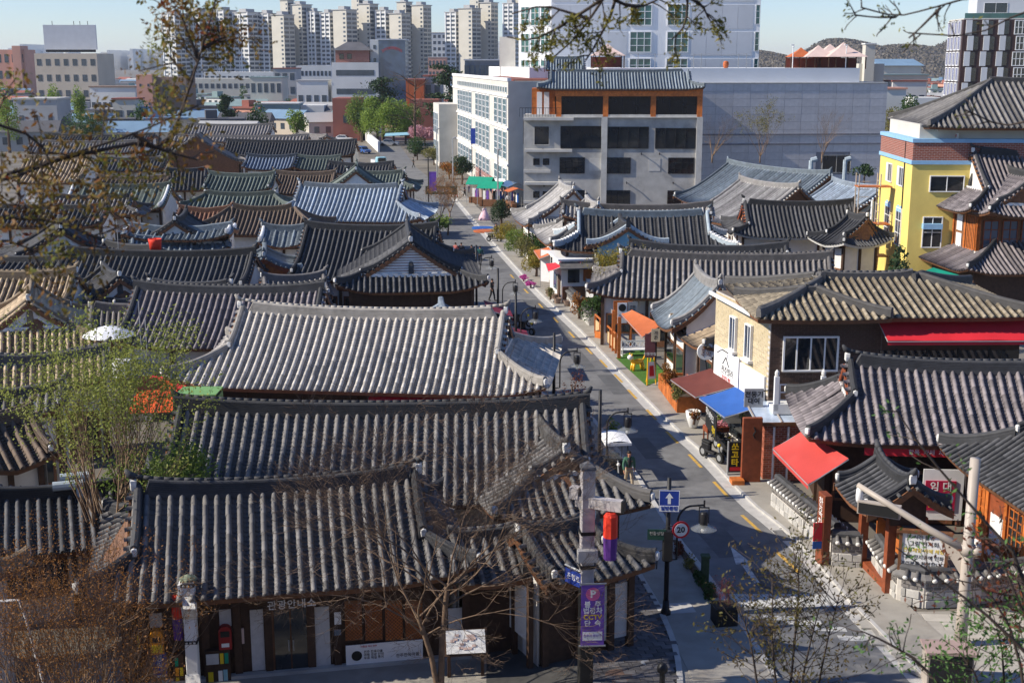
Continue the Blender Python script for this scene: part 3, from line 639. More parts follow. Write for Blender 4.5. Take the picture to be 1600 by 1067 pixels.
HQ('dark grey roof with curved corner before the studded green roof', (78, 306), (209, 304), 6.2, (150, 340), 3.7, lvl=2, tile='grey', ridge='black', p=.40, e=1.2, yaw=R(-2))
HQ('black tile roof behind the red leaves at left', (-30, 320), (170, 320), 6.2, (100, 356), 3.8, lvl=2, tile='black', p=.42, yaw=R(-2))
hanok('dark gable roof behind the red leaves at left', c=(-33.0, 92.5), zt=6.6, yaw=R(-70), L=6.0, D=4.6, he=3.7, lvl=2, tile='black', p=.40, e=1.5)
hanok('dark plain roof left behind the leaves above the tan houses', c=(-33.5, 84.0), zt=5.4, yaw=R(-8), L=8.0, D=4.0, he=3.4, lvl=2, tile='black', p=.40)
hanok('black hipped roof by the leaves left of the black long house', c=(-27.5, 91.0), zt=5.2, yaw=R(-25), L=5.0, D=3.4, he=3.4, lvl=2, tile='black', p=.38, e=1.6)
hanok('charcoal roof beyond the mauve tile house', c=(-19.5, 76.0), zt=5.0, yaw=R(-3), L=5.0, D=2.6, he=3.5, lvl=2, tile='black', p=.36, e=1.3)
hanok('low pale blue pyramid roof behind the pale limed house', c=(-3.6, 66.5), zt=5.2, yaw=R(-80), L=3.2, D=2.4, he=3.7, lvl=2, tile='blue', p=.33, white_ends=False)
# ---------------------------------------------------------------- right of the street
r2, zr2 = hanok('charcoal tile house with orange boarded gable beside the stone wall', c=(18.6, 50.35), zt=6.15, yaw=R(-5), L=9.7, D=3.5, Db=3.1, lift=.2, he=3.55, e=2.0, eR=0, lvl=3, tile='mauve', ridge='black', p=.36, gable='orange_wood', boards='v', wall='timber')
r3, zr3 = hanok('charcoal house at the right edge with orange wooden doors', c=(20.8, 42.6), zt=6.5, yaw=R(-83), L=5.0, D=4.0, Db=3.6, he=3.4, e=2.0, lvl=3, tile='black', p=.28, wall='orange_wood', posts=False, lift=.35)
hanok('grey blue metal tile house with wide slope to the street', (1088, 420), (1125, 442), 6.1, D=ev((1088, 420), (1125, 442), 6.1, (1008, 490), 3.2), Db=3.4, he=3.2, lvl=2, tile='steel', ridge='pale', p=.24)
hanok('pale tan tile roof next to the cream brick wall, facing the street', c=(13.0, 69.6), zt=5.0, yaw=R(-81), L=5.4, D=3.6, Db=2.6, he=3.0, e=0, eR=1.3, lvl=2, tile='tan', p=.26)
HQ('long tan grey tile house right of the bamboo', (970, 393), (1298, 399), 6.3, (1100, 468), 3.4, e=2.0, eR=0, lvl=3, tile='grey', p=.36, limit=300)
HQ('dark low roof just behind the long tan grey house', (985, 381), (1230, 385), 6.0, (1100, 397), 4.8, lvl=2, tile='black', p=.36)
hanok('black flat tile house with pale blue gables and studded trim', (903, 330), (1105, 328), 6.6, D=4.0, Db=3.0, he=3.9, e=1.8, lvl=2, tile='black', p=.30, cement=True, trim='steel_trim', rtile='steel', gable='blue_board', lift=.3, yaw=R(-2))
hanok('small blue gable porch on the black flat tile house', c=(8.6, 97.3), zt=6.1, yaw=R(-86), L=4.2, D=3.2, he=4.1, lvl=2, tile='black', p=.30, cement=True, trim='steel_trim', gable='blue_board', white_ends=False)
HQ('grey ridged roof behind the blue gabled house', (880, 317), (1112, 322), 7.1, (1000, 345), 5.4, lvl=2, tile='pale', ridge='grey', p=.36, yaw=R(-5))
hanok('pale grey roof stepping down to the street left of the blue gables', c=(6.6, 104.6), zt=6.9, yaw=R(-82), L=5.0, D=4.2, Db=3.4, he=3.6, e=1.6, lvl=2, tile='pale', p=.28)
hanok('second pale grey roof by the street before the concrete building', c=(5.0, 117.0), zt=7.0, yaw=R(-80), L=6.0, D=4.4, Db=3.4, he=3.6, e=1.2, lvl=2, tile='pale', p=.28)
HQ('black tile house with small orange gable in the right middle', (1165, 315), (1330, 313), 6.7, (1250, 372), 3.6, e=1.4, eR=0, lvl=2, tile='black', p=.36, gable='orange_wood', yaw=R(-2), fascia='concrete_light')
hanok('pale ribbed roof with wooden gable in the right middle', (1160, 278), (1245, 290), 7.2, D=6.2, Db=5.0, he=3.8, lvl=2, tile='pale', p=.36, yaw=R(-62), gable='timber_mid')
hanok('blue grey roof before the grey panelled wall', (1145, 252), (1290, 270), 7.6, D=7.0, Db=5.0, he=3.8, lvl=2, tile='steel', p=.45, yaw=R(-62), gable='timber_mid')
hanok('weathered light blue roof beside the grey wall', (1310, 280), (1375, 292), 7.0, D=6.5, Db=4.0, he=3.6, lvl=2, tile='blue', p=.36, yaw=R(-68))
hanok('dark hipped roof before the scaffold of the yellow building', (1336, 331), (1344, 337), 6.3, L=2.2, D=3.2, Db=2.0, he=4.0, e=1.0, lvl=2, tile='black', p=.30, yaw=R(-62), fascia='concrete_light')
# ================================================================ larger buildings
def zY(py, Y): return atY(800, py, Y).z
def xY(px, py, Y): return atY(px, py, Y).x
WCACHE = {}
def win(parent, F, x, y, w_, h_, fm='white_paint', gm='glass_dark', nx=2, ny=1, d=.09, fr=.07, name='window', sill=False):
    """window whose lower left corner sits at (x, y) in the frame F of a wall face; frame proud, pane set back in it"""
    key = (round(w_, 2), round(h_, 2), fm, gm, nx, ny, d, fr, sill)
    if key not in WCACHE:
        mb = MB(); mb.bx(0, w_, 0, fr, 0, d); mb.bx(0, w_, h_ - fr, h_, 0, d); mb.bx(0, fr, fr, h_ - fr, 0, d); mb.bx(w_ - fr, w_, fr, h_ - fr, 0, d)
        for i in range(1, nx): q = w_ * i / nx; mb.bx(q - fr * .4, q + fr * .4, fr, h_ - fr, 0, d * .85)
        for i in range(1, ny): q = h_ * i / ny; mb.bx(fr, w_ - fr, q - fr * .35, q + fr * .35, 0, d * .8)
        if sill: mb.bx(-.08, w_ + .08, -.12, 0, 0, d + .12)
        pb = MB().bx(fr, w_ - fr, fr, h_ - fr, .004, d * .35)
        WCACHE[key] = (mb.mesh('window', M[fm]), pb.mesh('pane', M[gm]))
    a, b = WCACHE[key]; o = link(name, a, parent); o.matrix_local = F @ Matrix.Translation((x, y, 0)); p_ = link('pane', b, o); return o
def bldg(name, label, loc, yaw, W, Dp, H, m, cat='building', z0=0.0, group=None):
    t = thing(name, label, cat, loc, yaw, group); part('wall', MB().bx(0, W, 0, Dp, z0, H), m, t); return t
def FF(W=0, Dp=0): return face((0, 0, 0), (1, 0, 0))                       # front face: x right, y up
def FL(Dp): return face((0, Dp, 0), (0, -1, 0))                            # left face: x runs from the back to the front corner
def FR(W): return face((W, 0, 0), (0, 1, 0))
M['granite'] = mat('lavender_granite_panel', (.58, .55, .535), .7, .07, 2, rand=.06, stain=(.46, .435, .42), stain_amt=.5, stain_scale=.4)
M['joint'] = mat('dark_joint', (.24, .235, .25), .9)
M['cream_wall'] = mat('cream_stone', (.57, .545, .49), .8, .08, .6, stain=(.43, .41, .37), stain_amt=.5, stain_scale=.25)
M['hotel_white'] = mat('white_cladding', (.74, .75, .76), .55, .04, .3)
M['hotel_grey'] = mat('pale_metal_panel', (.52, .54, .57), .5, .05, .5, rand=.05)
M['yellow_wall'] = mat('yellow_render', (.74, .58, .17), .8, .07, .7, stain=(.58, .44, .12), stain_amt=.4, stain_scale=.5)
M['sky_trim'] = mat('light_blue_trim', (.26, .46, .68), .7, .06)
def brickmat(name, a, b, mortar, sc):
    m = mat(name, a, .85, .2, 3); n = m.node_tree.nodes; l = m.node_tree.links; bt = n.new('ShaderNodeTexBrick'); tc = n.new('ShaderNodeTexCoord'); mp = n.new('ShaderNodeMapping')
    bt.inputs['Color1'].default_value = (*a, 1); bt.inputs['Color2'].default_value = (*b, 1); bt.inputs['Mortar'].default_value = (*mortar, 1)
    bt.inputs['Scale'].default_value = sc; bt.inputs['Mortar Size'].default_value = .018; bt.inputs['Brick Width'].default_value = .5; bt.inputs['Row Height'].default_value = .17
    cx = n.new('ShaderNodeSeparateXYZ'); ad = n.new('ShaderNodeMath'); cb = n.new('ShaderNodeCombineXYZ'); l.new(tc.outputs['Object'], cx.inputs[0]); l.new(cx.outputs[0], ad.inputs[0]); l.new(cx.outputs[1], ad.inputs[1]); l.new(ad.outputs[0], cb.inputs[0]); l.new(cx.outputs[2], cb.inputs[1])
    l.new(cb.outputs[0], bt.inputs['Vector']); l.new(bt.outputs['Color'], n['Principled BSDF'].inputs['Base Color']); return m
M['red_brick'] = brickmat('red_brick_far', (.30, .085, .055), (.22, .06, .04), (.40, .33, .29), 1.3)
M['dark_brick'] = mat('dark_brown_brick', (.075, .045, .032), .85, .15, 4, rand=.35, bump=.2)
M['red_brick1'] = mat('single_red_brick', (.34, .105, .06), .85, .15, 6, rand=.35, bump=.2)
M['cream_brick'] = mat('cream_brick', (.52, .43, .27), .85, .10, 4, rand=.12, bump=.15)
M['mortar'] = mat('pale_mortar', (.52, .49, .45), .9, .1, 4)
M['mortar_dark'] = mat('brown_mortar', (.16, .13, .11), .9, .1, 4)
# ---- grey concrete building with a tiled pavilion on its roof
Y1 = 150.0; A = atY(818, 300, Y1); W1 = xY(1088, 300, Y1) - A.x
ztop = zY(184, Y1)
gb = bldg('concrete_building', 'bare grey concrete building with wooden pavilion floor on top', (A.x, Y1, 0), R(-2), W1, 9.5, ztop, M['concrete'])
s1 = W1 / 270.0
def gx(px): return (px - 818) * s1
F = FF()
for (a, b, c, d_, nx) in [(875, 938, 197, 232, 4), (948, 1011, 198, 232, 4), (1021, 1083, 200, 232, 4)]:
    win(gb, F, gx(a), zY(d_, Y1), (b - a) * s1, zY(c, Y1) - zY(d_, Y1), 'black_metal', 'glass_dark', nx, 1, .12)
for (c, d_) in [(246, 271), (297, 320)]:
    for (a, b) in [(874, 913), (945, 984), (1042, 1082)]:
        win(gb, F, gx(a), zY(d_, Y1), (b - a) * s1, zY(c, Y1) - zY(d_, Y1), 'black_metal', 'glass_dark', 4, 3, .12)
win(gb, F, gx(834), zY(227, Y1), 24 * s1, zY(197, Y1) - zY(227, Y1), 'concrete', 'glass_dark', 1, 1, .1)
for (px, py) in [(833, 258), (848, 258), (833, 309), (848, 309)]: win(gb, F, gx(px), zY(py, Y1), .75, .75, 'black_metal', 'glass_dark', 1, 1, .06)
for (py, a, b, d_) in [(186, 818, 895, .9), (235, 820, 893, .8), (286, 820, 892, .9), (268, 818, 860, .25), (316, 818, 862, .25)]:
    part('ledge', MB().bx(gx(a), gx(b), -d_, .05, zY(py, Y1) - .15, zY(py, Y1) + .15), M['concrete_light'], gb)
for px in (938, 1084):
    part('pilaster', MB().bx(gx(px), gx(px + 9), -.35, .1, 0, ztop + .1), M['concrete_light'], gb)
for (px, py) in [(920, 247), (1012, 247), (1046, 252)]: part('patch', MB().bx(gx(px), gx(px + 18), -.03, .02, zY(py + 20, Y1), zY(py, Y1)), M['concrete_light'], gb)
for (px, py) in [(850, 290), (978, 285), (1050, 285), (848, 234), (1000, 240), (1028, 240)]:
    part('spot_lamp', MB().tube([(gx(px), .05, zY(py, Y1)), (gx(px), -.35, zY(py, Y1) + .1), (gx(px), -.5, zY(py, Y1) - .1)], .06, 6), M['black_metal'], gb)
part('parapet', MB().bx(0, W1, -.06, .25, ztop, ztop + .35), M['concrete_light'], gb)
win(gb, FL(9.5), 5.5, zY(227, Y1), 2.4, 2.9, 'black_metal', 'glass_green', 1, 1, .1)
fb = zY(184, Y1) + .1; ft = zY(139, Y1)
pv = thing('roof_pavilion', 'orange brown timber pavilion with grey blue tiles on top of the concrete building', 'pavilion', (A.x, Y1, 0), R(-2))
part('back_wall', MB().bx(gx(862), gx(1090), 6.5, 6.7, fb, ft), M['timber'], pv)
part('floor', MB().bx(0, W1, -.3, 9.4, fb - .1, fb), M['concrete_light'], pv)
for px in (868, 940, 1013, 1084): part('column', MB().bx(gx(px), gx(px + 8), -.1, .5, fb, ft), M['orange_wood'], pv)
part('beam', MB().bx(gx(866), gx(1092), -.15, .3, ft - .85, ft), M['orange_wood'], pv)
for a, b in ((876, 940), (948, 1013), (1021, 1084)): win(pv, face((0, .25, 0), (1, 0, 0)), gx(a), fb, (b - a) * s1, ft - .85 - fb, 'black_metal', 'glass_dark', 3, 1, .08)
part('side_room', MB().bx(gx(830), gx(866), 1.5, 6, fb, ft), M['orange_wood'], pv)
for px in (838, 849): part('door', MB().bx(gx(px), gx(px + 8), 1.42, 1.5, fb + .1, ft - .4), M['white_paint'], pv)
rl = MB()
for i in range(14): q = gx(812) + i * .33; rl.box((q, -.7, fb + .5), (.04, .04, 1.0))
rl.bx(gx(812), gx(875), -.72, -.68, fb + 1.0, fb + 1.05); part('railing', rl, M['black_metal'], pv, kind='stuff')
hanok('long grey blue tiled roof of the pavilion on the concrete building', c=(A.x + gx(968), Y1 + 3.0, 0), zt=zY(114, Y1) + .35, yaw=R(-2), L=W1 * .80, D=3.9, Db=3.2, he=ft - .05, e=1.5, lvl=2, tile='steel', ridge='steel', p=.36, wallz=ft - .2, posts=False, wall='timber', name='pavilion_roof', cat='roof', group=None, lift=.25, sag=.1, rh=.3, white_ends=False)
hanok('short upper tiled roof behind the pavilion ridge', c=(A.x + gx(884), Y1 + 6.5, 0), zt=zY(91, Y1) + .2, yaw=R(-2), L=4.6, D=2.0, he=zY(112, Y1), e=0, lvl=2, tile='steel', ridge='steel', p=.34, wallz=ft - .2, posts=False, wall='timber', name='pavilion_roof', cat='roof', group=None, lift=.2, sag=.1, rh=.3, gable='orange_wood', white_ends=False)
# ---- white office building along the street
P0, P1 = Vector((-.5, 164.5, 0)), Vector((-10.6, 232, 0)); dW = (P0 - P1); LW_ = dW.length; yw = math.atan2(dW.y, dW.x)
wb = bldg('white_office_building', 'long white office building with green windows along the street', P1, yw, LW_, 24, 15.6, M['cream_wall'])
F = FF()
for zb, hh, cnt, gm in ((.6, 3.9, 4, 'glass_green'), (5.6, 3.6, 4, 'glass_green'), (10.0, 3.4, 4, 'glass_green')):
    for k in range(14):
        x = 9 + k * 4.25
        if k in (5, 10) : continue
        win(wb, F, x, zb, 3.0, hh, 'hotel_white', gm, 3, 4, .14, .09)
for k in range(26): win(wb, F, 8.6 + k * 2.3, 14.1, 1.3, .8, 'hotel_white', 'glass_green', 1, 1, .1)
for zb in (5.0, 9.6, 13.7): part('string_course', MB().bx(0, LW_, -.16, 0, zb - .12, zb + .12), M['hotel_white'], wb)
part('parapet', MB().bx(-.1, LW_ + .1, -.12, .4, 15.6, 16.0), M['hotel_white'], wb)
part('brick_base', MB().bx(34, LW_, -.1, 0, 0, 2.2), M['red_brick'], wb)
part('low_wing', MB().bx(-4, 7, -3.2, 8, 0, 10.8), M['cream_wall'], wb)
for zb in (.8, 5.6): 
    for k in range(3): win(wb, face((0, -3.2, 0), (1, 0, 0)), -3 + k * 3.2, zb, 2.2, 3.6, 'hotel_white', 'glass_green', 2, 3, .12)
part('penthouse', MB().bx(4, LW_ - 20, 6, 20, 15.6, 17.2), M['hotel_white'], wb)
part('roof_deck', MB().bx(20, LW_ - 2, 1, 20, 15.6, 15.75), M['wood_red'], wb)
# ---- big grey panelled wall building
Y3 = 172.0; A3 = atY(1090, 200, Y3); W3 = xY(1383, 200, Y3) - A3.x; H3 = zY(131, Y3)
pw = thing('panelled_building', 'windowless grey building clad in lavender stone panels', 'building', (A3.x, Y3, 0), R(5)); W3 *= 1.03
part('wall', MB().bx(-14, W3, .06, 22, 0, H3), M['joint'], pw)
nx, ny = 11, 15; pwid, phei = W3 / nx, H3 / ny
pm_ = MB().bx(.012, pwid - .012, 0, .07, .012, phei - .012).mesh('panel', M['granite']); wx0, wx1, wz0, wz1 = 1290, 1336, 272, 245
for i in range(nx):
    for j in range(ny):
        xc, zc = (i + .5) * pwid, (j + .5) * phei
        if xY(1287, 260, Y3) - A3.x < xc < xY(1338, 260, Y3) - A3.x and zY(274, Y3) < zc < zY(243, Y3): continue
        link('panel', pm_, pw, (i * pwid, -.0 + random.uniform(-.004, .004), j * phei))
for py in (211, 226): part('band', MB().bx(0, W3, -.10, 0, zY(py, Y3) - .10, zY(py, Y3) + .10), M['joint'], pw)
win(pw, face((0, -.01, 0), (1, 0, 0)), xY(1289, 260, Y3) - A3.x, zY(272, Y3), 4.0, 2.4, 'concrete', 'glass_dark', 2, 1, .1)
part('parapet', MB().bx(xY(942, 110, Y3) - A3.x, xY(1357, 110, Y3) - A3.x, 1.5, 20, H3, zY(107, Y3)), M['hotel_white'], pw)
part('roof_deck', MB().bx(-14, W3, -.1, 22, H3 + .0, H3 + .12), M['concrete_light'], pw)
rl = MB(); zt_ = zY(107, Y3)
for px in (1000, 1027, 1089, 1101, 1161, 1174): q = xY(px, 100, Y3) - A3.x; rl.tube([(q, 2, zt_), (q, 2, zt_ + 1.9)], .05, 5)
part('railing', rl, M['grey_metal'], pw, kind='stuff')
part('cable', MB().tube([(xY(930, 90, Y3) - A3.x + i * (W3 * .8) / 8, 2, zt_ + 1.85 - .12 * (i % 2)) for i in range(9)], .025, 4), M['grey_metal'], pw)
def gazebo(label, px, py, Y, w_, h_, m, fr='timber'):
    q = atY(px, py, Y); t = thing('gazebo', label, 'gazebo', q, 0, 'gazebos on the flat roof')
    mb = MB(); n = w_ / 2
    mb.add([(-n, -n, h_), (n, -n, h_), (n, n, h_), (-n, n, h_), (-n * .3, -n * .3, h_ + w_ * .22), (n * .3, -n * .3, h_ + w_ * .22), (n * .3, n * .3, h_ + w_ * .22), (-n * .3, n * .3, h_ + w_ * .22), (0, 0, h_ + w_ * .36)], [(0, 1, 5, 4), (1, 2, 6, 5), (2, 3, 7, 6), (3, 0, 4, 7), (4, 5, 8), (5, 6, 8), (6, 7, 8), (7, 4, 8), (3, 2, 1, 0)])
    part('canopy', mb, m, t)
    for sx in (-1, 1):
        for sy in (-1, 1): part('pole', MB().bx(sx * n * .92 - .07, sx * n * .92 + .07, sy * n * .92 - .07, sy * n * .92 + .07, 0, h_), M[fr], t)
    part('curtain', MB().bx(-n * .9, n * .9, n * .85, n * .9, .1, h_ * .9), M['brown_cloth'], t); return t
M['tent_pink'] = mat('faded_pink_canvas', (.62, .47, .42), .8, .08, 1)
gazebo('pink canvas gazebo at the left end of the flat roof', 949, 107, Y3 + 8, 4.6, 1.7, M['tent_pink'])
gazebo('rust roofed gazebo, leftmost of the row right of the hotel', 1250, 108, Y3 + 8, 3.6, 1.6, M['orange_cloth'])
gazebo('pink canvas gazebo next to the rust roofed one', 1277, 108, Y3 + 7, 4.4, 1.6, M['tent_pink'])
gazebo('pink canvas gazebo in the middle of the right roof row', 1295, 108, Y3 + 9, 4.4, 1.8, M['tent_pink'])
gazebo('large pink canvas gazebo at the right end of the roof row', 1316, 108, Y3 + 6, 5.4, 1.6, M['tent_pink'])
for px, py, lb in [(1238, 75, 'white lamp post left of the roof gazebos'), (1321, 71, 'white lamp post among the roof gazebos')]:
    q = atY(px, 108, Y3 + 4); single('roof_lamp', lb, 'lamp', MB().tube([(0, 0, 0), (0, 0, 3.1)], .06, 6).box((-.1, 0, 3.15), (.45, .2, .14)).ball((0, 0, 2.9), .14), M['white_paint'], q)
q = atY(1134, 107, Y3 + 3); single('water_drum', 'orange red drum on the parapet of the panelled building', 'drum', MB().lathe([(.25, 0), (.36, .2), (.4, .5), (.36, .8), (.2, .95)], 12), M['orange_cloth'], q)
# ---- white hotel tower
Y4 = 206.0; A4 = atY(861, 50, Y4); W4 = xY(1187, 50, Y4) - A4.x
ht = bldg('hotel_tower', 'tall white hotel with pale metal panels and green windows', (A4.x, Y4, 0), 0, W4, 26, 34, M['hotel_white'])
for k in range(6):
    z0 = zY(48, Y4) + (k - 3) * 4.12
    if z0 < 8: continue
    for (a, b) in ((862, 980), (1080, 1176)):
        for i in range(4):
            x0, x1 = xY(a, 50, Y4) - A4.x, xY(b, 50, Y4) - A4.x; dx = (x1 - x0) / 4
            part('panel', MB().bx(x0 + i * dx + .02, x0 + (i + 1) * dx - .02, -.08, 0, z0 + .25, z0 + 3.9), M['hotel_grey'], ht)
    for a in (984, 1042): win(ht, FF(), xY(a, 50, Y4) - A4.x, z0 - 3.4, 3.45, 3.25, 'hotel_white', 'glass_green', 3, 3, .14, .13)
    win(ht, FF(), W4 - .75, z0 - 3.2, .7, 3.0, 'hotel_white', 'glass_green', 1, 3, .1)
FLh = face((0, 0, 0), (.46, -.89, 0))
lw = part('side_wing', MB().prism([(0, 0), (-5.0, 3.2), (-5.0, 26), (0, 26)], 0, 34), M['hotel_white'], ht)
FW = face((-5.0, 3.2, 0), (5.0, -3.2, 0))
for k in range(6):
    z0 = zY(48, Y4) + (k - 3) * 4.12
    if z0 < 8: continue
    for i in range(3): win(ht, FW, .35 + i * 1.85, z0 - 3.4, 1.6, 3.0, 'hotel_white', 'glass_green', 2, 3, .1, .09)
part('rear_stair', MB().bx(-8.2, -5.6, 8, 20, 0, 22), M['cream_wall'], ht)
# ---- dark patterned hotel on the right
Y5 = 285.0; A5 = atY(1502, 90, Y5); dk = bldg('dark_hotel', 'brown hotel block with white framed offset windows at the top right', (A5.x, Y5, 0), R(-6), 32, 14, zY(29, Y5), M['concrete_light'])
M['deep_brown'] = mat('deep_brown_panel', (.045, .022, .02), .5, .15, 1)
M['violet_glass'] = glassmat('violet_glass', (.09, .10, .24))
part('cladding', MB().bx(-.05, 32.05, -.05, 14.05, zY(153, Y5), zY(31, Y5)), M['deep_brown'], dk)
rh5 = (zY(31, Y5) - zY(153, Y5)) / 5
for r_ in range(5):
    zb = zY(153, Y5) + r_ * rh5
    for i in range(5):
        x = .5 + i * 3.4 + (.5 if r_ % 2 else 0)
        if i < 3:
            part('white_fin', MB().bx(x, x + 1.25, -.35, 0, zb + .12, zb + rh5 - .12), M['hotel_grey'], dk); win(dk, face((0, -.06, 0), (1, 0, 0)), x + 1.3, zb + .2, 1.1, rh5 - .4, 'deep_brown', 'glass_dark', 1, 2, .08)
        else: win(dk, face((0, -.06, 0), (1, 0, 0)), x + (i - 3) * .8, zb + .15, 3.4, rh5 - .3, 'hotel_white', 'glass_dark', 4, 2, .15, .16)
    for i in range(4): win(dk, face((-.06, 14, 0), (0, -1, 0)), .5 + i * 3.3 + (.4 if r_ % 2 else 0), zb + .15, 2.1, rh5 - .3, 'hotel_white', 'violet_glass', 1, 1, .3, .18)
part('roof_rail', MB().bx(.2, 30, .3, .4, zY(29, Y5), zY(21, Y5)), M['glass_green'], dk)
part('roof_tower', MB().bx(3.5, 16, 4, 12, zY(29, Y5), zY(-4, Y5)), M['hotel_grey'], dk)
win(dk, face((0, 4, 0), (1, 0, 0)), 5, zY(20, Y5), 5, 2.2, 'hotel_white', 'glass_dark', 2, 1, .1)
# ---- yellow building
Y6 = 97.0; A6 = atY(1423, 300, Y6); A6.z = 0; yb = bldg('yellow_building', 'yellow rendered building with red brick band and light blue trim', A6, R(-3), 22, 10.5, zY(256, Y6), M['yellow_wall'])
def z6(py): return zY(py, Y6)
part('blue_band', MB().bx(-.12, 22, -.12, 10.6, z6(257), z6(251)), M['sky_trim'], yb)
part('brick_band', MB().bx(-.04, 22, -.04, 10.5, z6(251), z6(223)), M['red_brick'], yb)
part('blue_band', MB().bx(-.12, 22, -.12, 10.6, z6(223), z6(217)), M['sky_trim'], yb)
part('attic', MB().bx(.5, 22, .5, 10, z6(217), z6(195)), M['cream_wall'], yb)
sc6 = 1985 / 99.5
win(yb, FF(), (1450 - 1423) / sc6, z6(300), 2.6, 1.25, 'white_paint', 'glass_dark', 2, 1, .12)
win(yb, FF(), (1444 - 1423) / sc6, z6(387), 1.5, 2.4, 'white_paint', 'glass_dark', 2, 2, .1)
part('window_hood', MB().bx((1443 - 1423) / sc6, (1472 - 1423) / sc6, -.5, 0, z6(357), z6(349)), M['sky_trim'], yb)
Fl = FL(10.5)
for x, lb in ((6.9, 0), (3.2, 0)):
    win(yb, Fl, x, z6(297), 1.3, 1.5, 'white_paint', 'glass_dark', 2, 1, .1)
    o = win(yb, Fl, x - .2, z6(392), 1.7, 3.0, 'white_paint', 'glass_dark', 2, 3, .1)
    mb = MB()
    for s_ in (0, .85):
        arc = [(x - .2 + s_ + .42 + .40 * math.cos(a), z6(338) + .5 * math.sin(a)) for a in [math.pi * i / 8 for i in range(9)]]
        mb.prism(arc, 0, .08)
    o2 = part('blue_arch', mb, M['sky_trim'], yb); o2.matrix_local = Fl
    sh = part('shutter', MB().bx(x - .75, x - .25, z6(297), z6(297) + 1.5, 0, .06), M['white_paint'], yb); sh.matrix_local = Fl
part('conduit', MB().tube([(-.05, 2.2, z6(217)), (-.05, 2.2, 1.0)], .05, 5), M['black_metal'], yb)
hanok('large dark hipped tile roof of the yellow building', c=(A6.x + 12.2, Y6 + 4.6, 0), zt=z6(197) + 3.5, yaw=R(-3), L=10, D=6.4, Db=6.4, he=z6(199), e=6.3, lvl=2, tile='dark', p=.44, wallz=z6(205), wall='cream_wall', posts=False, name='tiled_roof', cat='roof', group=None, lift=.1, sag=.05, white_ends=False, kk=.1, rh=.35)
sf = thing('scaffold_stair', 'rusty steel scaffold tower with plank landings at the yellow building', 'scaffold', (A6.x - 2.6, Y6 + 5.0, 0), R(-3))
for x in (0, 1.7):
    for y in (0, 1.2): part('pole', MB().tube([(x, y, 0), (x, y, z6(281))], .05, 6), M['steel'], sf)
for i in range(15):
    z = .6 + i * .62
    if z < z6(283):
        part('rung', MB().tube([(0, 0, z), (.85, 0, z)], .03, 5), M['steel'], sf); part('rung', MB().tube([(1.7, 0, z), (1.7, 1.2, z)], .03, 5), M['steel'], sf)
for z in (2.6, 5.2, 8.2): part('landing', MB().bx(-.1, 2.6, -.2, 1.3, z, z + .08), M['orange_wood'], sf)
part('drain_pipe', MB().tube([(1.15, .1, 0), (1.15, .1, 7.2)], .11, 7), M['white_paint'], sf)
# ---- two-storey timber house with tiled roofs at the right edge
cr = at(1515, 335, 7.3); y7 = R(5); ux, uy = Vector((math.cos(y7), math.sin(y7), 0)), Vector((-math.sin(y7), math.cos(y7), 0))
hanok('two-storey timber house at the right edge, big upper tiled roof', c=cr + ux * 8.2 + uy * 5.0, zt=11.5, yaw=y7, L=12, D=5.0, Db=5.0, he=7.25, e=2.2, eR=2.2, lvl=3, tile='mauve', ridge='black', p=.37, wallz=7.0, posts=False, wall='timber_mid', name='timber_house_roof', cat='roof', group=None, limit=200, gable='plaster')
hanok('gabled porch roof on the front of the two-storey timber house', c=cr + ux * 4.6 + uy * 2.2, zt=10.3, yaw=y7 + R(-90), L=5.2, D=3.9, Db=3.9, he=7.25, e=1.2, eR=1.2, lvl=3, tile='mauve', ridge='black', p=.37, wallz=7.0, posts=False, wall='timber_mid', name='timber_house_roof', cat='roof', group=None, limit=120, gable='timber_mid')
cl = at(1510, 430, 3.3)
hanok('lower tiled roof of the two-storey timber house', c=cl + ux * 9.0 + uy * 6.4, zt=7.0, yaw=y7, L=6, D=6.4, Db=6.4, he=3.3, e=6.0, lvl=2, tile='mauve', ridge='black', p=.37, wallz=0, posts=False, wall='timber', name='timber_house_roof', cat='roof', group=None)
w7 = cr + ux * 1.3 + uy * 1.2; th = thing('timber_house', 'orange timber upper storey with lattice windows between two tiled roofs', 'house', (w7.x, w7.y, 0), y7)
part('wall', MB().bx(0, 13, 0, 7.6, 3.6, 7.35), M['timber_mid'], th)
for x in (0, 4.2, 8.4, 12.8): part('post', MB().bx(x - .13, x + .13, -.12, .1, 3.7, 7.3), M['orange_wood'], th)
for k in range(8): win(th, face((0, -.02, 0), (1, 0, 0)), .35 + k * 1.45, 4.6, 1.2, 2.1, 'wood_red', 'glass_blue', 2, 3, .08, .08)
part('sill', MB().bx(-.2, 13, -.25, 0, 4.2, 4.45), M['cream_wall'], th)
for y in (0, 2.0, 4.0, 6.0, 7.6): part('post', MB().bx(-.13, .1, y - .12, y + .12, 3.7, 7.3), M['orange_wood'], th)
Fs = face((-.02, 7.6, 0), (0, -1, 0))
for (x, z, w_, h_, m_) in [(2.0, 5.6, 1.1, 1.2, 'white_paint'), (4.1, 5.6, .9, 1.2, 'white_paint'), (4.1, 4.3, .9, 1.1, 'white_paint')]:
    o = part('wall_panel', MB().bx(x, x + w_, z, z + h_, 0, .05), M[m_], th); o.matrix_local = Fs
o = part('lattice_panel', MB().bx(.2, 1.5, 4.4, 7.0, 0, .04), M['orange_wood'], th); o.matrix_local = Fs
o = part('lattice_panel', MB().bx(5.6, 7.2, 4.4, 7.0, 0, .04), M['orange_wood'], th); o.matrix_local = Fs
for i in range(6): o2 = part('lattice_bar', MB().bx(5.75 + i * .25, 5.8 + i * .25, 4.5, 6.9, .04, .08), M['timber_mid'], th); o2.matrix_local = Fs
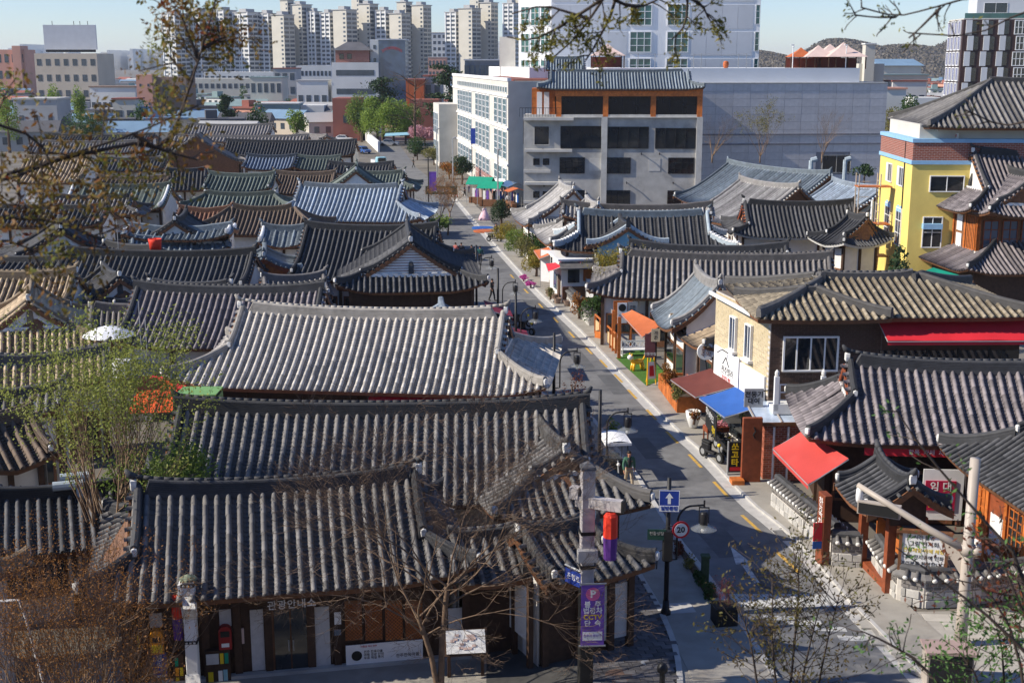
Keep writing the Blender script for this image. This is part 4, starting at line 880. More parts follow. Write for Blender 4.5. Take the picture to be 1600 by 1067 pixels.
bn = single('flower_banner', 'white banner with red and dark blossoms on the timber house side', 'banner', MB().bx(0, 1.2, 0, 1.4, 0, .03), M['white_paint']); bn.matrix_world = Matrix.Translation(w7) @ Matrix.Rotation(y7, 4, 'Z') @ Fs @ Matrix.Translation((2.0, 4.05, .02))
part('red_heading', MB().bx(.2, .9, 1.1, 1.3, .03, .045), M['sign_red'], bn)
for i in range(9): part('blossom', MB().lathe([(.08 + .05 * (i % 3), .03), (.001, .05)], 7, (.25 + .1 * i % .9, .25 + (i * .37) % .7, 0)), M['sign_red'] if i % 2 else M['sign_black'], bn)
aw = MB(); q0, q1, q2, q3 = atY(1458, 418, 83), atY(1503, 431, 81), atY(1482, 449, 79), atY(1424, 432, 81)
aw.slab([q0, q1, q2, q3], (0, 0, -.06)); single('green_awning', 'bright green awning below the timber house corner', 'awning', aw, M['green_cloth'])
# ================================================================ far city
M['far_white'] = mat('far_white_wall', (.62, .62, .60), .8, .08, .2)
M['far_cream'] = mat('far_cream_wall', (.53, .505, .44), .8, .06, .2)
M['far_grey'] = mat('far_grey_wall', (.38, .38, .38), .8, .10, .2)
M['far_salmon'] = mat('far_salmon_wall', (.58, .30, .22), .8, .08, .2)
M['far_beige'] = mat('far_beige_wall', (.52, .45, .36), .8, .08, .2)
M['far_brown'] = mat('far_brown_wall', (.24, .17, .13), .8, .12, .2)
M['far_red'] = mat('far_red_roof', (.28, .10, .075), .8, .12, .3)
M['far_teal'] = mat('far_teal_roof', (.22, .30, .30), .8, .12, .3)
M['far_blue'] = mat('far_blue_roof', (.17, .27, .38), .7, .10, .3)
M['far_dark'] = mat('far_dark_roof', (.10, .10, .11), .8, .15, .3)
M['far_green'] = mat('far_green_paint', (.12, .30, .18), .8, .12, .3)
M['far_win'] = glassmat('far_window_glass', (.05, .065, .085), .2)
def wingrid(mb, x0, x1, z0, z1, nx, nz, y=-.06, fx=.6, fz=.55, side=None):
    for i in range(nx):
        for j in range(nz):
            cx, cz = x0 + (x1 - x0) * (i + .5) / nx, z0 + (z1 - z0) * (j + .5) / nz; a, b = (x1 - x0) / nx * fx / 2, (z1 - z0) / nz * fz / 2
            if side is None: mb.bx(cx - a, cx + a, y, .05, cz - b, cz + b)
            else: mb.bx(side - .08, side + .05, cx - a, cx + a, cz - b, cz + b)
def far_block(label, px0, px1, ptop, Y, Dp, m, nx, nz, yaw=0.0, z0=0.6, name='city_building', roof=None, roofpart='roof_slab', fx=.6, fz=.5, sidewin=True, group=None, zbase=0):
    a = atY(px0, ptop, Y); b = atY(px1, ptop, Y); W = b.x - a.x; H = a.z
    t = thing(name, label, 'building', (a.x, Y, 0), yaw, group); part('wall', MB().bx(0, W, 0, Dp, zbase, H), M[m], t)
    if nx: mb = MB(); wingrid(mb, 0, W, z0, H - .3, nx, nz, fx=fx, fz=fz); (wingrid(mb, 0, Dp, z0, H - .3, max(2, int(nx * Dp / W)), nz, side=0, fx=fx, fz=fz) if sidewin else None); part('windows', mb, M['far_win'], t, kind='stuff')
    if roof: part(roofpart, MB().bx(-.25, W + .25, -.25, Dp + .25, H, H + .35), M[roof], t)
    return t, W, H
# apartment towers: each a cluster of wings around a taller stair core
def tower(label, px0, px1, wings, Y=900.0):
    s_ = Y / 1985.0 * 1.0; a = atY(px0, 100, Y); t = thing('apartment_tower', label, 'apartment block', (a.x, Y, 0), 0, 'apartment towers on the skyline')
    wm = MB(); sb = MB()
    for (q0, q1, top, m, dy) in wings:
        x0, x1 = (q0 - px0) * s_, (q1 - px0) * s_; H = zY(top, Y + dy); ya = R(-34); wd = (x1 - x0)
        ca, sa = math.cos(ya), math.sin(ya); lw = wd * .62 / ca * 1.0; dp = wd * .38 / abs(sa)     # left lit face and right shaded face
        o = Vector((x0 + dp * 0, dy, 0)); Mx = Matrix.Translation((x0, dy + dp * .5, 0)) @ Matrix.Rotation(ya, 4, 'Z')
        wl = MB().bx(0, lw, 0, dp, 0, H); wl.xf(Mx); part('wing', wl, M[m], t)
        ww = MB(); nz = max(3, int(H / 2.95)); nf = max(1, int(lw / 4.2))
        if m == 'far_cream': wingrid(ww, lw * .72, lw * .95, 1.0, H - 1.2, 1, nz, fx=.7, fz=.45)
        else: wingrid(ww, .4, lw - .4, 1.0, H - 1.2, nf, nz, fx=.74, fz=.5)
        for j in range(nz):                      # right-hand face
            for i in range(max(1, int(dp / 4))):
                k_ = max(1, int(dp / 4)); cy = dp * (i + .5) / k_; cz = 1 + (H - 2.2) * (j + .5) / nz; ww.bx(lw - .05, lw + .08, cy - dp / k_ * .42, cy + dp / k_ * .42, cz - .9, cz + .75)
        ww.xf(Mx); wm.add(ww.v, ww.f)
        rb = MB().bx(-.6, lw + .6, -.6, dp + .6, H, H + .5).bx(lw * .25, lw * .7, dp * .2, dp * .8, H + .5, H + 2.6); rb.xf(Mx); sb.add(rb.v, rb.f)
        for x in ([lw * .02, lw * .5, lw * .98] if m != 'far_cream' else []):
            fb = MB().bx(x - .35, x + .35, -.5, 0, 0, H); fb.xf(Mx); part('white_fin', fb, M['hotel_white'], t)
    part('windows', wm, M['far_win'], t, kind='stuff'); part('roof_cap', sb, M['far_grey'], t, kind='stuff')
tower('leftmost pale slab of the skyline apartments, broad and even', 253, 400, [(253, 292, 22, 'far_white', 0), (288, 326, 19, 'far_white', 6), (322, 362, 17, 'far_white', 10), (358, 402, 20, 'far_white', 6)])
tower('second cream apartment tower from the left with two tall cores', 398, 496, [(398, 430, 22, 'far_white', 10), (424, 458, 24, 'far_cream', 0), (431, 452, 1, 'far_cream', 20), (446, 480, 8, 'far_cream', 16), (474, 496, 19, 'far_white', 14)])
tower('third cream apartment tower, middle of the skyline row', 498, 586, [(498, 524, 21, 'far_white', 10), (520, 556, 16, 'far_cream', 0), (544, 564, -4, 'far_cream', 20), (556, 586, 7, 'far_cream', 14)])
tower('fourth cream apartment tower, behind the grey blue sign block', 585, 670, [(585, 612, 17, 'far_white', 10), (608, 640, 22, 'far_cream', 0), (616, 640, 4, 'far_cream', 20), (640, 670, 9, 'far_cream', 14)])
tower('rightmost whole cream apartment tower left of the hotel', 695, 776, [(695, 722, 20, 'far_white', 10), (716, 750, 14, 'far_cream', 0), (732, 754, -2, 'far_cream', 20), (748, 776, 5, 'far_cream', 14)])
tower('apartment tower half hidden beside the hotel', 786, 826, [(786, 812, 6, 'far_white', 6), (800, 826, -3, 'far_cream', 12)])
# named low-rise
t, W, H = far_block('beige four storey building carrying a blank billboard', 53, 152, 84, 420, 16, 'far_beige', 7, 4, R(-2), fx=.5, fz=.42)
bb = thing('billboard', 'big blank white billboard on the roof of the beige building', 'billboard', atY(70, 82, 424), 0)
part('panel', MB().bx(0, 17.0, 0, .8, .8, 8.6), M['hotel_grey'], bb); part('frame', MB().bx(.3, 16.5, .2, .6, 0, .8), M['black_metal'], bb)
for x in (3, 10, 12, 14.5): part('lamp_arm', MB().tube([(x, .3, 8.6), (x, .2, 9.8)], .1, 5), M['black_metal'], bb)
far_block('salmon pink building at the far left edge', -20, 38, 78, 620, 14, 'far_salmon', 5, 3, fx=.55); far_block('slim salmon stair tower at the far left', 18, 31, 72, 618, 10, 'far_salmon', 0, 0)
far_block('plain salmon tower block with tiny windows in the left distance', 212, 237, 117, 330, 6, 'far_salmon', 2, 3, fx=.25, fz=.15)
far_block('brown grey block right of the salmon tower', 237, 290, 121, 333, 10, 'far_brown', 4, 2)
far_block('dark concrete two storey house in the left distance', 20, 88, 156, 285, 9, 'far_grey', 3, 1, fx=.3, fz=.3, roof='concrete_light')
far_block('white low shop row in the left distance', 140, 211, 137, 350, 9, 'far_white', 8, 1, roof='far_brown', fz=.3)
far_block('yellow small house with red roof and green door, left distance', 176, 211, 156, 300, 7, 'far_cream', 2, 1, roof='far_red')
far_block('white low block below the skyline slab', 318, 462, 113, 560, 18, 'far_white', 16, 3, fz=.35)
far_block('long pale building with ribbon windows below the slab', 290, 400, 123, 520, 14, 'far_cream', 12, 2, fz=.35)
far_block('cream block with blue sign band, left of centre', 390, 440, 122, 430, 12, 'far_cream', 5, 2, roof='far_teal')
far_block('grey house with red roof cap, left of centre', 427, 462, 108, 470, 12, 'far_grey', 3, 3, roof='far_red')
far_block('white three storey building left of the dark roofed villa block', 463, 518, 103, 500, 14, 'far_white', 9, 3, fz=.35)
far_block('small white house below the three storey building', 463, 512, 127, 400, 8, 'far_white', 4, 1, roof='far_grey', fz=.3)
t, W, H = far_block('white block with dark ribbon windows, dark roofed brick villa on it', 518, 591, 98, 400, 14, 'far_white', 1, 3, fx=.82, fz=.30)
part('brick_storey', MB().bx(1.0, W - 3, 2, 11, H, H + 3.6), M['red_brick'], t)
zz = H + 3.6; part('roof', MB().add([(0, 1, zz), (W - 2, 1, zz), (W - 2, 12, zz), (0, 12, zz), (4, 6.5, zz + 2.6), (W - 6, 6.5, zz + 2.6)], [(0, 1, 5, 4), (1, 2, 5), (2, 3, 4, 5), (3, 0, 4), (3, 2, 1, 0)]), M['far_dark'], t)
for x in (2.2, 4.6): win(t, face((0, 2, 0), (1, 0, 0)), x, H + 1, 1.4, 1.6, 'black_metal', 'glass_dark', 1, 1, .1)
far_block('white slim stair tower beside the grey blue sign block', 578, 592, 62, 404, 6, 'far_white', 1, 6, fx=.3, fz=.3)
t, W, H = far_block('grey blue block with curved red lettering near its roof', 591, 633, 63, 402, 12, 'glass_blue', 0, 0, roof='hotel_grey')
for k in range(10): o = text('전주리베라호텔'[k % 7], 1.0, M['sign_red'], t, face((1.4 + k * (W - 2.8) / 9, -.06, H - 2.4 - .09 * (k - 4.5) ** 2 * .5), (1, 0, 0)))
far_block('red brick hall behind the bright green trees, left part', 519, 560, 154, 300, 12, 'far_red', 1, 1, fx=.2, fz=.2); far_block('red brick hall behind the bright green trees, right part', 640, 686, 156, 302, 12, 'far_red', 0, 0)
far_block('turquoise white low house with pale green wall', 398, 466, 163, 352, 8, 'far_teal', 0, 0, roof='far_white'); far_block('pale house with blue window next to the turquoise one', 455, 506, 165, 356, 8, 'far_white', 3, 1, fx=.25, fz=.3)
far_block('low pink wall building behind the parked cars', 426, 518, 180, 330, 6, 'far_salmon', 0, 0); far_block('low red roofed building behind the parked cars', 376, 428, 179, 335, 6, 'far_brown', 0, 0, roof='far_red')
far_block('glass fronted blue office left of the white building', 726, 790, 95, 330, 14, 'glass_blue', 8, 2, roof='hotel_grey', fx=.8, fz=.8)
far_block('orange red shop block behind the bare tree', 634, 662, 126, 310, 9, 'orange_cloth', 1, 1, fz=.3, roof='far_red'); far_block('grey gable block right of the orange shop', 662, 690, 120, 315, 9, 'far_grey', 2, 2, roof='far_red')
far_block('red roofed apartments far behind, between two towers', 668, 697, 52, 1100, 20, 'far_white', 4, 8, roof='far_red'); far_block('red brick apartment below the far red roofs', 669, 697, 90, 800, 16, 'far_salmon', 5, 3, roof='far_white')
far_block('cream church tower with white top right of the panelled building', 1353, 1368, 70, 330, 3, 'far_cream', 0, 0, roof='far_white'); far_block('cream church hall beside the church tower', 1342, 1382, 100, 332, 10, 'far_cream', 0, 0)
t, W, H = far_block('wide hall with light blue roof on the right skyline', 1374, 1440, 103, 520, 22, 'far_cream', 7, 1, fz=.3)
part('roof', MB().add([(-1, -1, H), (W + 1, -1, H), (W + 1, 23, H), (-1, 23, H), (0, 11, H + 2.6), (W, 11, H + 2.6)], [(0, 1, 5, 4), (2, 3, 4, 5), (1, 2, 5), (3, 0, 4)]), M['far_blue'], t)
far_block('small white house with orange roof left of the dark hotel', 1384, 1416, 140, 260, 6, 'far_white', 2, 1, fx=.3, fz=.3, roof='far_salmon'); far_block('pale base building left of the dark hotel', 1428, 1476, 153, 280, 8, 'far_white', 4, 1, fz=.4)
far_block('beige shop row right of the panelled building', 1376, 1450, 118, 380, 8, 'far_beige', 6, 1, fz=.35, roof='far_teal'); far_block('red edged low building right of the panelled building', 1395, 1448, 128, 330, 8, 'far_white', 4, 1, roof='far_red')
# the rest of the town: small houses one by one
rng = random.Random(11); kinds = [('far_white', 'far_red', 'small white house with red roof in the distant town'), ('far_beige', 'far_blue', 'small beige house with blue roof in the distant town'), ('far_grey', 'far_dark', 'small grey house with dark roof in the distant town'), ('far_white', 'far_teal', 'small white house with teal roof in the distant town'), ('far_cream', 'far_grey', 'small cream house with grey roof in the distant town'), ('far_salmon', 'far_red', 'small salmon house with red roof in the distant town')]
protos = []
for wm_, rm_, lb in kinds:
    for v in range(2):
        t = thing('town_house', lb, 'house', (0, 0, -50), 0, 'small houses of the distant town'); W, Dp, H = 9 + 3 * v, 8, 5.5 - 1.5 * v
        part('wall', MB().bx(0, W, 0, Dp, 0, H), M[wm_], t); mb = MB(); wingrid(mb, .5, W - .5, .5, H - .2, 3 + v, 2 - v, fx=.45, fz=.45); part('windows', mb, M['far_win'], t, kind='stuff')
        if v: part('roof', MB().add([(-.5, -.5, H), (W + .5, -.5, H), (W + .5, Dp + .5, H), (-.5, Dp + .5, H), (-.3, Dp / 2, H + 2.1), (W + .3, Dp / 2, H + 2.1)], [(0, 1, 5, 4), (2, 3, 4, 5), (1, 2, 5), (3, 0, 4), (3, 2, 1, 0)]), M[rm_], t)
        else: part('roof', MB().bx(-.4, W + .4, -.4, Dp + .4, H, H + .4).bx(1, 3.5, 2, 5, H + .4, H + 2.2), M[rm_], t)
        protos.append((t, lb))
used = set(); placed = 0
spots = []
for row in range(18):
    Y = 262 * (1.085 ** row)
    px = -30 + rng.uniform(0, 30)
    while px < 1640:
        wpx = 11 * 1985 / Y
        if (px < 520 or (row > 3 and px < 800) or px > 1375) and not (Y < 300 and 390 < px < 700): spots.append((px, Y + rng.uniform(-8, 8)))
        px += wpx * rng.uniform(1.1, 2.2)
for px, Y in spots[:330]:
    i = rng.randrange(len(protos)); q = atY(px, 100, Y); yaw = rng.choice((-.5, -.15, 0, .12, .3))
    if i not in used: used.add(i); o = protos[i][0]; o.location = (q.x, Y, 0); o.rotation_euler = (0, 0, yaw)
    else: o = dup(protos[i][0], (q.x, Y, 0), yaw, protos[i][1])
for i, (o, lb) in enumerate(protos):
    if i not in used: o.location = (-120 + i * 9, 700, 0)
def skyline(label, px0, px1, lo, hi, Y, n, seed):
    r_ = random.Random(seed); mb = MB(); x0, x1 = atY(px0, 90, Y).x, atY(px1, 90, Y).x
    for i in range(n):
        x = x0 + (x1 - x0) * (i + r_.random() * .6) / n; w_ = (x1 - x0) / n * r_.uniform(.45, .9); z = zY(r_.uniform(hi, lo), Y); mb.bx(x, x + w_, r_.uniform(0, 200), r_.uniform(210, 260), 0, z)
    o = single('far_skyline', label, 'skyline', mb, M['far_white'], (0, Y, 0)); o['kind'] = 'stuff'
skyline('pale row of distant apartment blocks at the left horizon', -20, 75, 88, 67, 2900, 16, 3); skyline('pale row of distant blocks behind the billboard', 150, 262, 90, 76, 2900, 20, 4)
skyline('pale distant blocks between the towers', 400, 800, 80, 60, 2900, 40, 5)
# wooded hill on the right
M['hillwood'] = leafmat('hill_woods', (.125, .105, .085), (.14, .122, .09), .1)
hb = MB(); nx, ny = 90, 22; x0, x1 = atY(1100, 80, 1500).x, atY(1750, 80, 1500).x; rng = random.Random(5)
for j in range(ny + 1):
    for i in range(nx + 1):
        u, v = i / nx, j / ny; h_ = (24 + 26 * u + 7 * math.sin(u * 17) + 5 * math.sin(u * 31 + 1)) * math.sin(min(1, v * 1.05) * math.pi / 2) * min(1, u * 6)
        hb.v.append((x0 + (x1 - x0) * u, 1350 + 420 * v, h_ + rng.uniform(-.7, .8) * (1 if v > .05 else 0)))
w_ = nx + 1; hb.f = [(j * w_ + i, j * w_ + i + 1, (j + 1) * w_ + i + 1, (j + 1) * w_ + i) for j in range(ny) for i in range(nx)]
struct('hill', hb, M['hillwood'], True)
rngn = np.random.RandomState(3); K = 16000; u = rngn.rand(K); v = rngn.rand(K) ** .8; hh = (24 + 26 * u + 7 * np.sin(u * 17) + 5 * np.sin(u * 31 + 1)) * np.sin(np.minimum(1, v * 1.05) * np.pi / 2) * np.minimum(1, u * 6)
C = np.stack([x0 + (x1 - x0) * u, 1350 + 420 * v, hh + 1.5], 1)
def leaf_cloud(C, size, flat=0.0, rs=None, aspect=.6):
    rs = rs or np.random; n = len(C); a = rs.normal(size=(n, 3)); a /= np.linalg.norm(a, axis=1)[:, None]; b = rs.normal(size=(n, 3)); b -= (b * a).sum(1)[:, None] * a; b /= np.linalg.norm(b, axis=1)[:, None]
    s_ = (size * rs.uniform(.6, 1.35, n))[:, None]; V = np.stack([C - a * s_ * .5, C + b * s_ * aspect * .5, C + a * s_ * .5, C - b * s_ * aspect * .5], 1).reshape(-1, 3)
    return V, np.arange(n * 4).reshape(-1, 4)
def cloud_mesh(name, C, size, m, rs=None, aspect=.6):
    V, Fq = leaf_cloud(np.asarray(C), size, rs=rs, aspect=aspect); me = bpy.data.meshes.new(name); me.vertices.add(len(V)); me.vertices.foreach_set('co', V.ravel()); n = len(Fq)
    me.loops.add(n * 4); me.loops.foreach_set('vertex_index', Fq.ravel().astype(np.int32)); me.polygons.add(n); me.polygons.foreach_set('loop_start', np.arange(0, n * 4, 4, dtype=np.int32)); me.polygons.foreach_set('loop_total', np.full(n, 4, dtype=np.int32))
    me.materials.append(m); me.update(); me.validate(); return me
tag(link('hill_trees', cloud_mesh('hill_trees', C, 3.2, M['hillwood'], rngn, .9), kind='stuff'), 'brown green woods covering the hill on the right horizon', 'woods')
# ================================================================ right side of the street, near
def hit(o, px, py, axis=1, val=0.0):       # where the sight line through a pixel of the photograph meets the plane local axis = val
    iv = o.matrix_basis.inverted(); a = iv @ Vector((0, 0, CAM_H)); b = iv @ atY(px, py, 60.0); d = b - a; return a + d * ((val - a[axis]) / d[axis])
def brickwork(parent, F, w_, h_, bw, bh, m, mortar, limit=300, proud=.012, skip=None, name='brick'):
    """courses of single bricks on a wall face; beyond the limit they are joined into one part"""
    me = MB().bx(.009, bw - .009, .009, bh - .009, -.01, proud).mesh(name, M[m]); hf = MB().bx(.006, bw / 2 - .006, .006, bh - .006, -.01, proud).mesh(name, M[m]); k = 0; rest = MB()
    for j in range(int(h_ / bh)):
        x = -bw / 2 if j % 2 else 0.0
        while x < w_ - bw * .4:
            x0 = max(0, x); half = x < 0 or x + bw > w_ + .01
            if not (skip and skip(x0 + bw * .25, (j + .5) * bh)):
                T_ = F @ Matrix.Translation((x0, j * bh, random.uniform(-.003, .004)))
                if k < limit: o = link(name, hf if half else me, parent); o.matrix_local = T_; k += 1
                else:
                    q = MB().bx(.006, (bw / 2 if half else bw) - .006, .006, bh - .006, -.01, proud).xf(T_); rest.add(q.v, q.f)
            x += bw
    if rest.v: part(name + 's', rest, M[m], parent, kind='stuff')
def awning(label, back0, back1, front0, front1, m, val=.18, name='awning', group=None, legs=True):
    """cloth on a frame between a back edge and a front edge, with a hanging valance"""
    b0, b1, f0, f1 = map(Vector, (back0, back1, front0, front1)); t = thing(name, label, 'awning', b0, 0, group); o = b0; mb = MB(); N = 8; rows_ = []
    for j in range(5):
        for i in range(N + 1): 
            p_ = (b0.lerp(b1, i / N)).lerp(f0.lerp(f1, i / N), j / 4); mb.v.append(p_ - o + Vector((0, 0, -.05 * math.sin(math.pi * j / 4) + .022 * math.sin(i * math.pi * .5 + .6) * (j > 0))))
    mb.f = [(j * (N + 1) + i, j * (N + 1) + i + 1, (j + 1) * (N + 1) + i + 1, (j + 1) * (N + 1) + i) for j in range(4) for i in range(N)]
    part('cloth', mb, m, t, True); va = MB()
    for i in range(N): a, b = f0.lerp(f1, i / N) - o, f0.lerp(f1, (i + 1) / N) - o; va.quad(a, b, b + Vector((0, 0, -val)), a + Vector((0, 0, -val)))
    part('valance', va, m, t)
    for a, b in ((b0, f0), (b1, f1), (f0, f1)): part('frame', MB().tube([a - o + Vector((0, 0, -.05)), b - o + Vector((0, 0, -.05))], .025, 6), M['grey_metal'], t)
    return t
# ---- two-storey brick house
by = R(1); bc = Vector((11.55, 55.4, 0)); bh_ = thing('brick_house', 'two-storey brick house with cream side wall and dark brown front', 'house', bc, by)
part('upper_wall', MB().prism([(0, 0), (11.2, 0), (11.2, 6.6), (-1.28, 6.6)], 3.1, 6.95), M['mortar_dark'], bh_); part('lower_wall', MB().prism([(.25, .3), (11.2, .3), (11.2, 6.4), (-.95, 6.4)], 0, 3.1), M['plaster'], bh_)
part('side_face', MB().prism([(-.03, 0), (0, 0), (-1.28, 6.6), (-1.31, 6.6)], 3.3, 6.95), M['mortar'], bh_)
def skipw(x, z): return any(a - .08 < x < b + .02 and c - .06 < z < d for a, b, c, d in ((.55, 3.05, 1.3, 2.95),))
brickwork(bh_, face((0, -.0, 3.15), (1, 0, 0)), 5.0, 3.7, .30, .10, 'dark_brick', None, 300, skip=skipw)
part('front_right', MB().bx(5.0, 11.2, -.02, 0, 3.1, 6.95), M['dark_brick'], bh_)
Fb = face((-1.31, 6.6, 3.3), (1.28, -6.6, 0)); brickwork(bh_, Fb, 6.7, 3.6, .42, .12, 'cream_brick', None, 300, proud=.008)
for x in (4.1, 2.2): win(bh_, face((-1.325, 6.6, 3.3), (1.28, -6.6, 0)), x, 1.2, .75, 1.65, 'white_paint', 'glass_dark', 2, 1, .14, .07, sill=True)
win(bh_, face((0, -.012, 3.15), (1, 0, 0)), .55, 1.3, 2.5, 1.62, 'white_paint', 'glass_dark', 4, 1, .12, .08)
part('gutter', MB().bx(-.5, 5.1, -.75, -.60, 6.82, 6.98), M['white_paint'], bh_); part('gutter', MB().prism([(-.62, -.6), (-.5, -.6), (-1.6, 6.4), (-1.72, 6.4)], 6.82, 6.98), M['white_paint'], bh_)
part('balcony_floor', MB().bx(-.05, 4.2, -1.35, 0, 2.85, 3.08), M['white_paint'], bh_)
part('balcony_parapet', MB().bx(-.08, 4.2, -1.42, -1.36, 2.85, 3.3), M['white_paint'], bh_)
for x in (.05, 2.1, 4.15):
    p_ = part('balcony_post', MB().bx(x - .1, x + .1, -1.42, -1.22, 3.0, 4.55), M['white_paint'], bh_); part('post_lamp', MB().lathe([(.06, 4.55), (.1, 4.62), (.1, 4.75), (.02, 4.85)], 8, (x, -1.32, 0)), M['lime'], p_)
for a, b in ((.2, 1.95), (2.25, 4.0)):
    for z in (3.45, 3.8, 4.15): part('balcony_rail', MB().bx(a, b, -1.35, -1.31, z, z + .05), M['white_paint'], bh_)
    for x in (a, b): part('balcony_rail', MB().bx(x - .03, x + .03, -1.36, -1.30, 3.3, 4.2), M['white_paint'], bh_)
part('canopy_glass', MB().bx(4.9, 11.2, -.06, -.02, 3.3, 5.4), M['glass_dark'], bh_)
for x in (5.6, 7.0, 8.4, 9.8): part('mullion', MB().bx(x, x + .08, -.12, -.06, 3.3, 5.5), M['black_metal'], bh_)
cb = bh_.matrix_basis
hanok('lichen spotted hipped tile roof of the brick house', c=cb @ Vector((5.0, 3.3, 0)), zt=8.4, yaw=by, L=4.4, D=4.2, Db=4.0, he=7.05, e=3.6, eR=4.4, lvl=3, tile='lichen', ridge='dark', p=.34, wallz=6.8, posts=False, wall='timber', name='tiled_roof', cat='roof', group=None, lift=.06, sag=.05, white_ends=False, kk=.05, rh=.26, limit=300)
hanok('small lichen spotted hip roof over the front bay of the brick house', c=cb @ Vector((2.1, 1.65, 0)), zt=8.05, yaw=by, L=.5, D=2.75, Db=2.75, he=7.0, e=2.72, lvl=3, tile='lichen', ridge='dark', p=.34, wallz=6.8, posts=False, wall='timber', name='tiled_roof', cat='roof', group=None, lift=.06, sag=0, white_ends=False, kk=.05, rh=.26, limit=300)
q0, q1 = cb @ Vector((4.75, -.1, 6.75)), cb @ Vector((12.5, -.1, 6.75)); awning('wide crimson awning under the lichen spotted roof', q0, q1, q0 + Vector((.1, -1.25, -.62)), q1 + Vector((.1, -1.25, -.62)), M['red_cloth'], .2)
# shop front towards the street
sgn = thing('shop_sign', 'white and pale blue sign band along the cream side wall', 'sign', cb @ Vector((-.06, 0, 0)), by + R(11))
pnl = part('panel', MB().bx(-.08, 0, .2, 3.1, 2.75, 4.15), M['white_paint'], sgn); part('panel', MB().bx(-.10, 0, 3.2, 6.4, 2.75, 4.3), M['hotel_white'], sgn, label='pale blue white panel with house logo')
Fg = face((-.11, 0, 0), (0, -1, 0)); text('전주빌라', .42, M['sign_black'], sgn, Fg @ Matrix.Translation((-4.6, 3.3, 0))); text('경기전길 체험', .2, M['sign_red'], sgn, Fg @ Matrix.Translation((-4.7, 2.95, 0)))
part('house_logo', MB().tube([(-.105, 5.2, 3.6), (-.105, 4.8, 4.0), (-.105, 4.4, 3.6)], .03, 5), M['sign_black'], sgn)
part('spot_arm', MB().tube([(0, 4.6, 4.2), (-.4, 4.6, 4.45), (-.6, 4.7, 4.3)], .03, 5), M['black_metal'], sgn)
b0, b1 = cb @ Vector((-.7, 3.4, 2.9)), cb @ Vector((-.08, .1, 2.9)); f0, f1 = b0 + Vector((-1.85, -.1, -.55)), b1 + Vector((-1.85, -.15, -.55)); awning('royal blue cloth awning over the scooter rental shop', b0, b1, f0, f1, M['blue_cloth'], .1)
b2 = cb @ Vector((-1.4, 7.0, 2.9)); awning('dark brown cloth awning beside the royal blue one', b2, b0 + Vector((0, .1, .02)), b2 + Vector((-2.0, -.05, -.55)), b0 + Vector((-2.0, 0, -.53)), M['brown_cloth'], .12)
rs = thing('hanging_sign', 'grey square sign with black lettering projecting over the blue awning', 'sign', cb @ Vector((-.75, -.45, 3.35)), R(0)); part('panel', MB().bx(-.42, .42, -.06, .06, -.42, .42), M['grey_metal'], rs); text('전동기\n대여', .30, M['sign_black'], rs, face((0, -.065, 0), (1, 0, 0)), bold=.008)
part('bracket', MB().tube([(.42, 0, .3), (.9, .1, .35)], .03, 5), M['black_metal'], rs)
part('shop_opening', MB().prism([(.17, .4), (.24, .4), (-.88, 6.2), (-.95, 6.2)], .1, 2.5), M['glass_dark'], bh_)
# dangling goods and pots before the shop
vs = thing('vase_planter', 'large white vase with red and green leaves before the shop', 'planter', at(1083, 668, .1), 0); part('vase', MB().lathe([(.12, 0), (.2, .05), (.36, .55), (.40, .85), (.30, .9), (.28, .8)], 14), M['white_paint'], vs, True)
bd = thing('shop_banner', 'black price banner hanging at the edge of the blue awning', 'banner', f0.lerp(f1, .5) + Vector((0, 0, -1.25)), by + R(-90)); part('cloth', MB().bx(-1.4, 1.4, -.02, .02, 0, 1.15), M['sign_black'], bd); text('미니 바이크', .42, M['white_paint'], bd, face((-.3, -.025, .75), (1, 0, 0))); text('대여', .42, M['sign_yellow'], bd, face((.75, -.025, .3), (1, 0, 0)))
st = thing('standing_sign', 'black standing sign with yellow letters before the rental shop', 'sign', at(1153, 741, .1), R(4)); part('panel', MB().bx(-.46, .46, -.07, .07, .15, 1.5), M['sign_black'], st); part('frame', MB().bx(-.5, .5, -.05, .05, .1, .14).bx(-.5, -.46, -.08, .08, 0, 1.54).bx(.46, .5, -.08, .08, 0, 1.54), M['grey_metal'], st)
text('쏘\n고\n타', .36, M['sign_yellow'], st, face((-.18, -.075, .92), (1, 0, 0)), bold=.012); text('전\n동\n바\n이\n크', .17, M['white_paint'], st, face((.25, -.075, .95), (1, 0, 0))); part('footer', MB().bx(-.4, .4, -.08, -.07, .2, .36), M['sign_red'], st)
# timber totem, brick pier, clear roof
tp = thing('timber_signpost', 'tall red brown timber slab with small emblem beside the brick pier', 'signpost', at(1172, 752, .1), R(2)); part('slab', MB().bbox((0, 0, 1.45), (.85, .22, 2.9), .02), M['wood_red'], tp); part('emblem', MB().tube([(.05, -.12, 2.5), (.12, -.12, 2.3), (.02, -.12, 2.15), (.1, -.12, 2.0)], .03, 5), M['sign_black'], tp)
part('step', MB().bx(-.9, -.35, -.5, .1, 0, .2), M['orange_wood'], tp)
pr = at(1191, 752, 0); pi = thing('brick_pier', 'red brick side wall with white pipes under the clear roof', 'wall', pr, R(2)); part('core', MB().bx(.02, 4.2, .02, 1.4, 0, 2.62), M['mortar'], pi)
brickwork(pi, face((0, .02, 0), (1, 0, 0)), 3.0, 2.6, .25, .105, 'red_brick1', None, 300, proud=.016); brickwork(pi, face((.02, 1.4, 0), (0, -1, 0)), 1.4, 2.6, .25, .105, 'red_brick1', None, 200, proud=.016)
for x in (.42, 1.05): part('pipe', MB().tube([(x, -.06, 0), (x, -.06, 2.5)], .05, 7), M['white_paint'], pi)
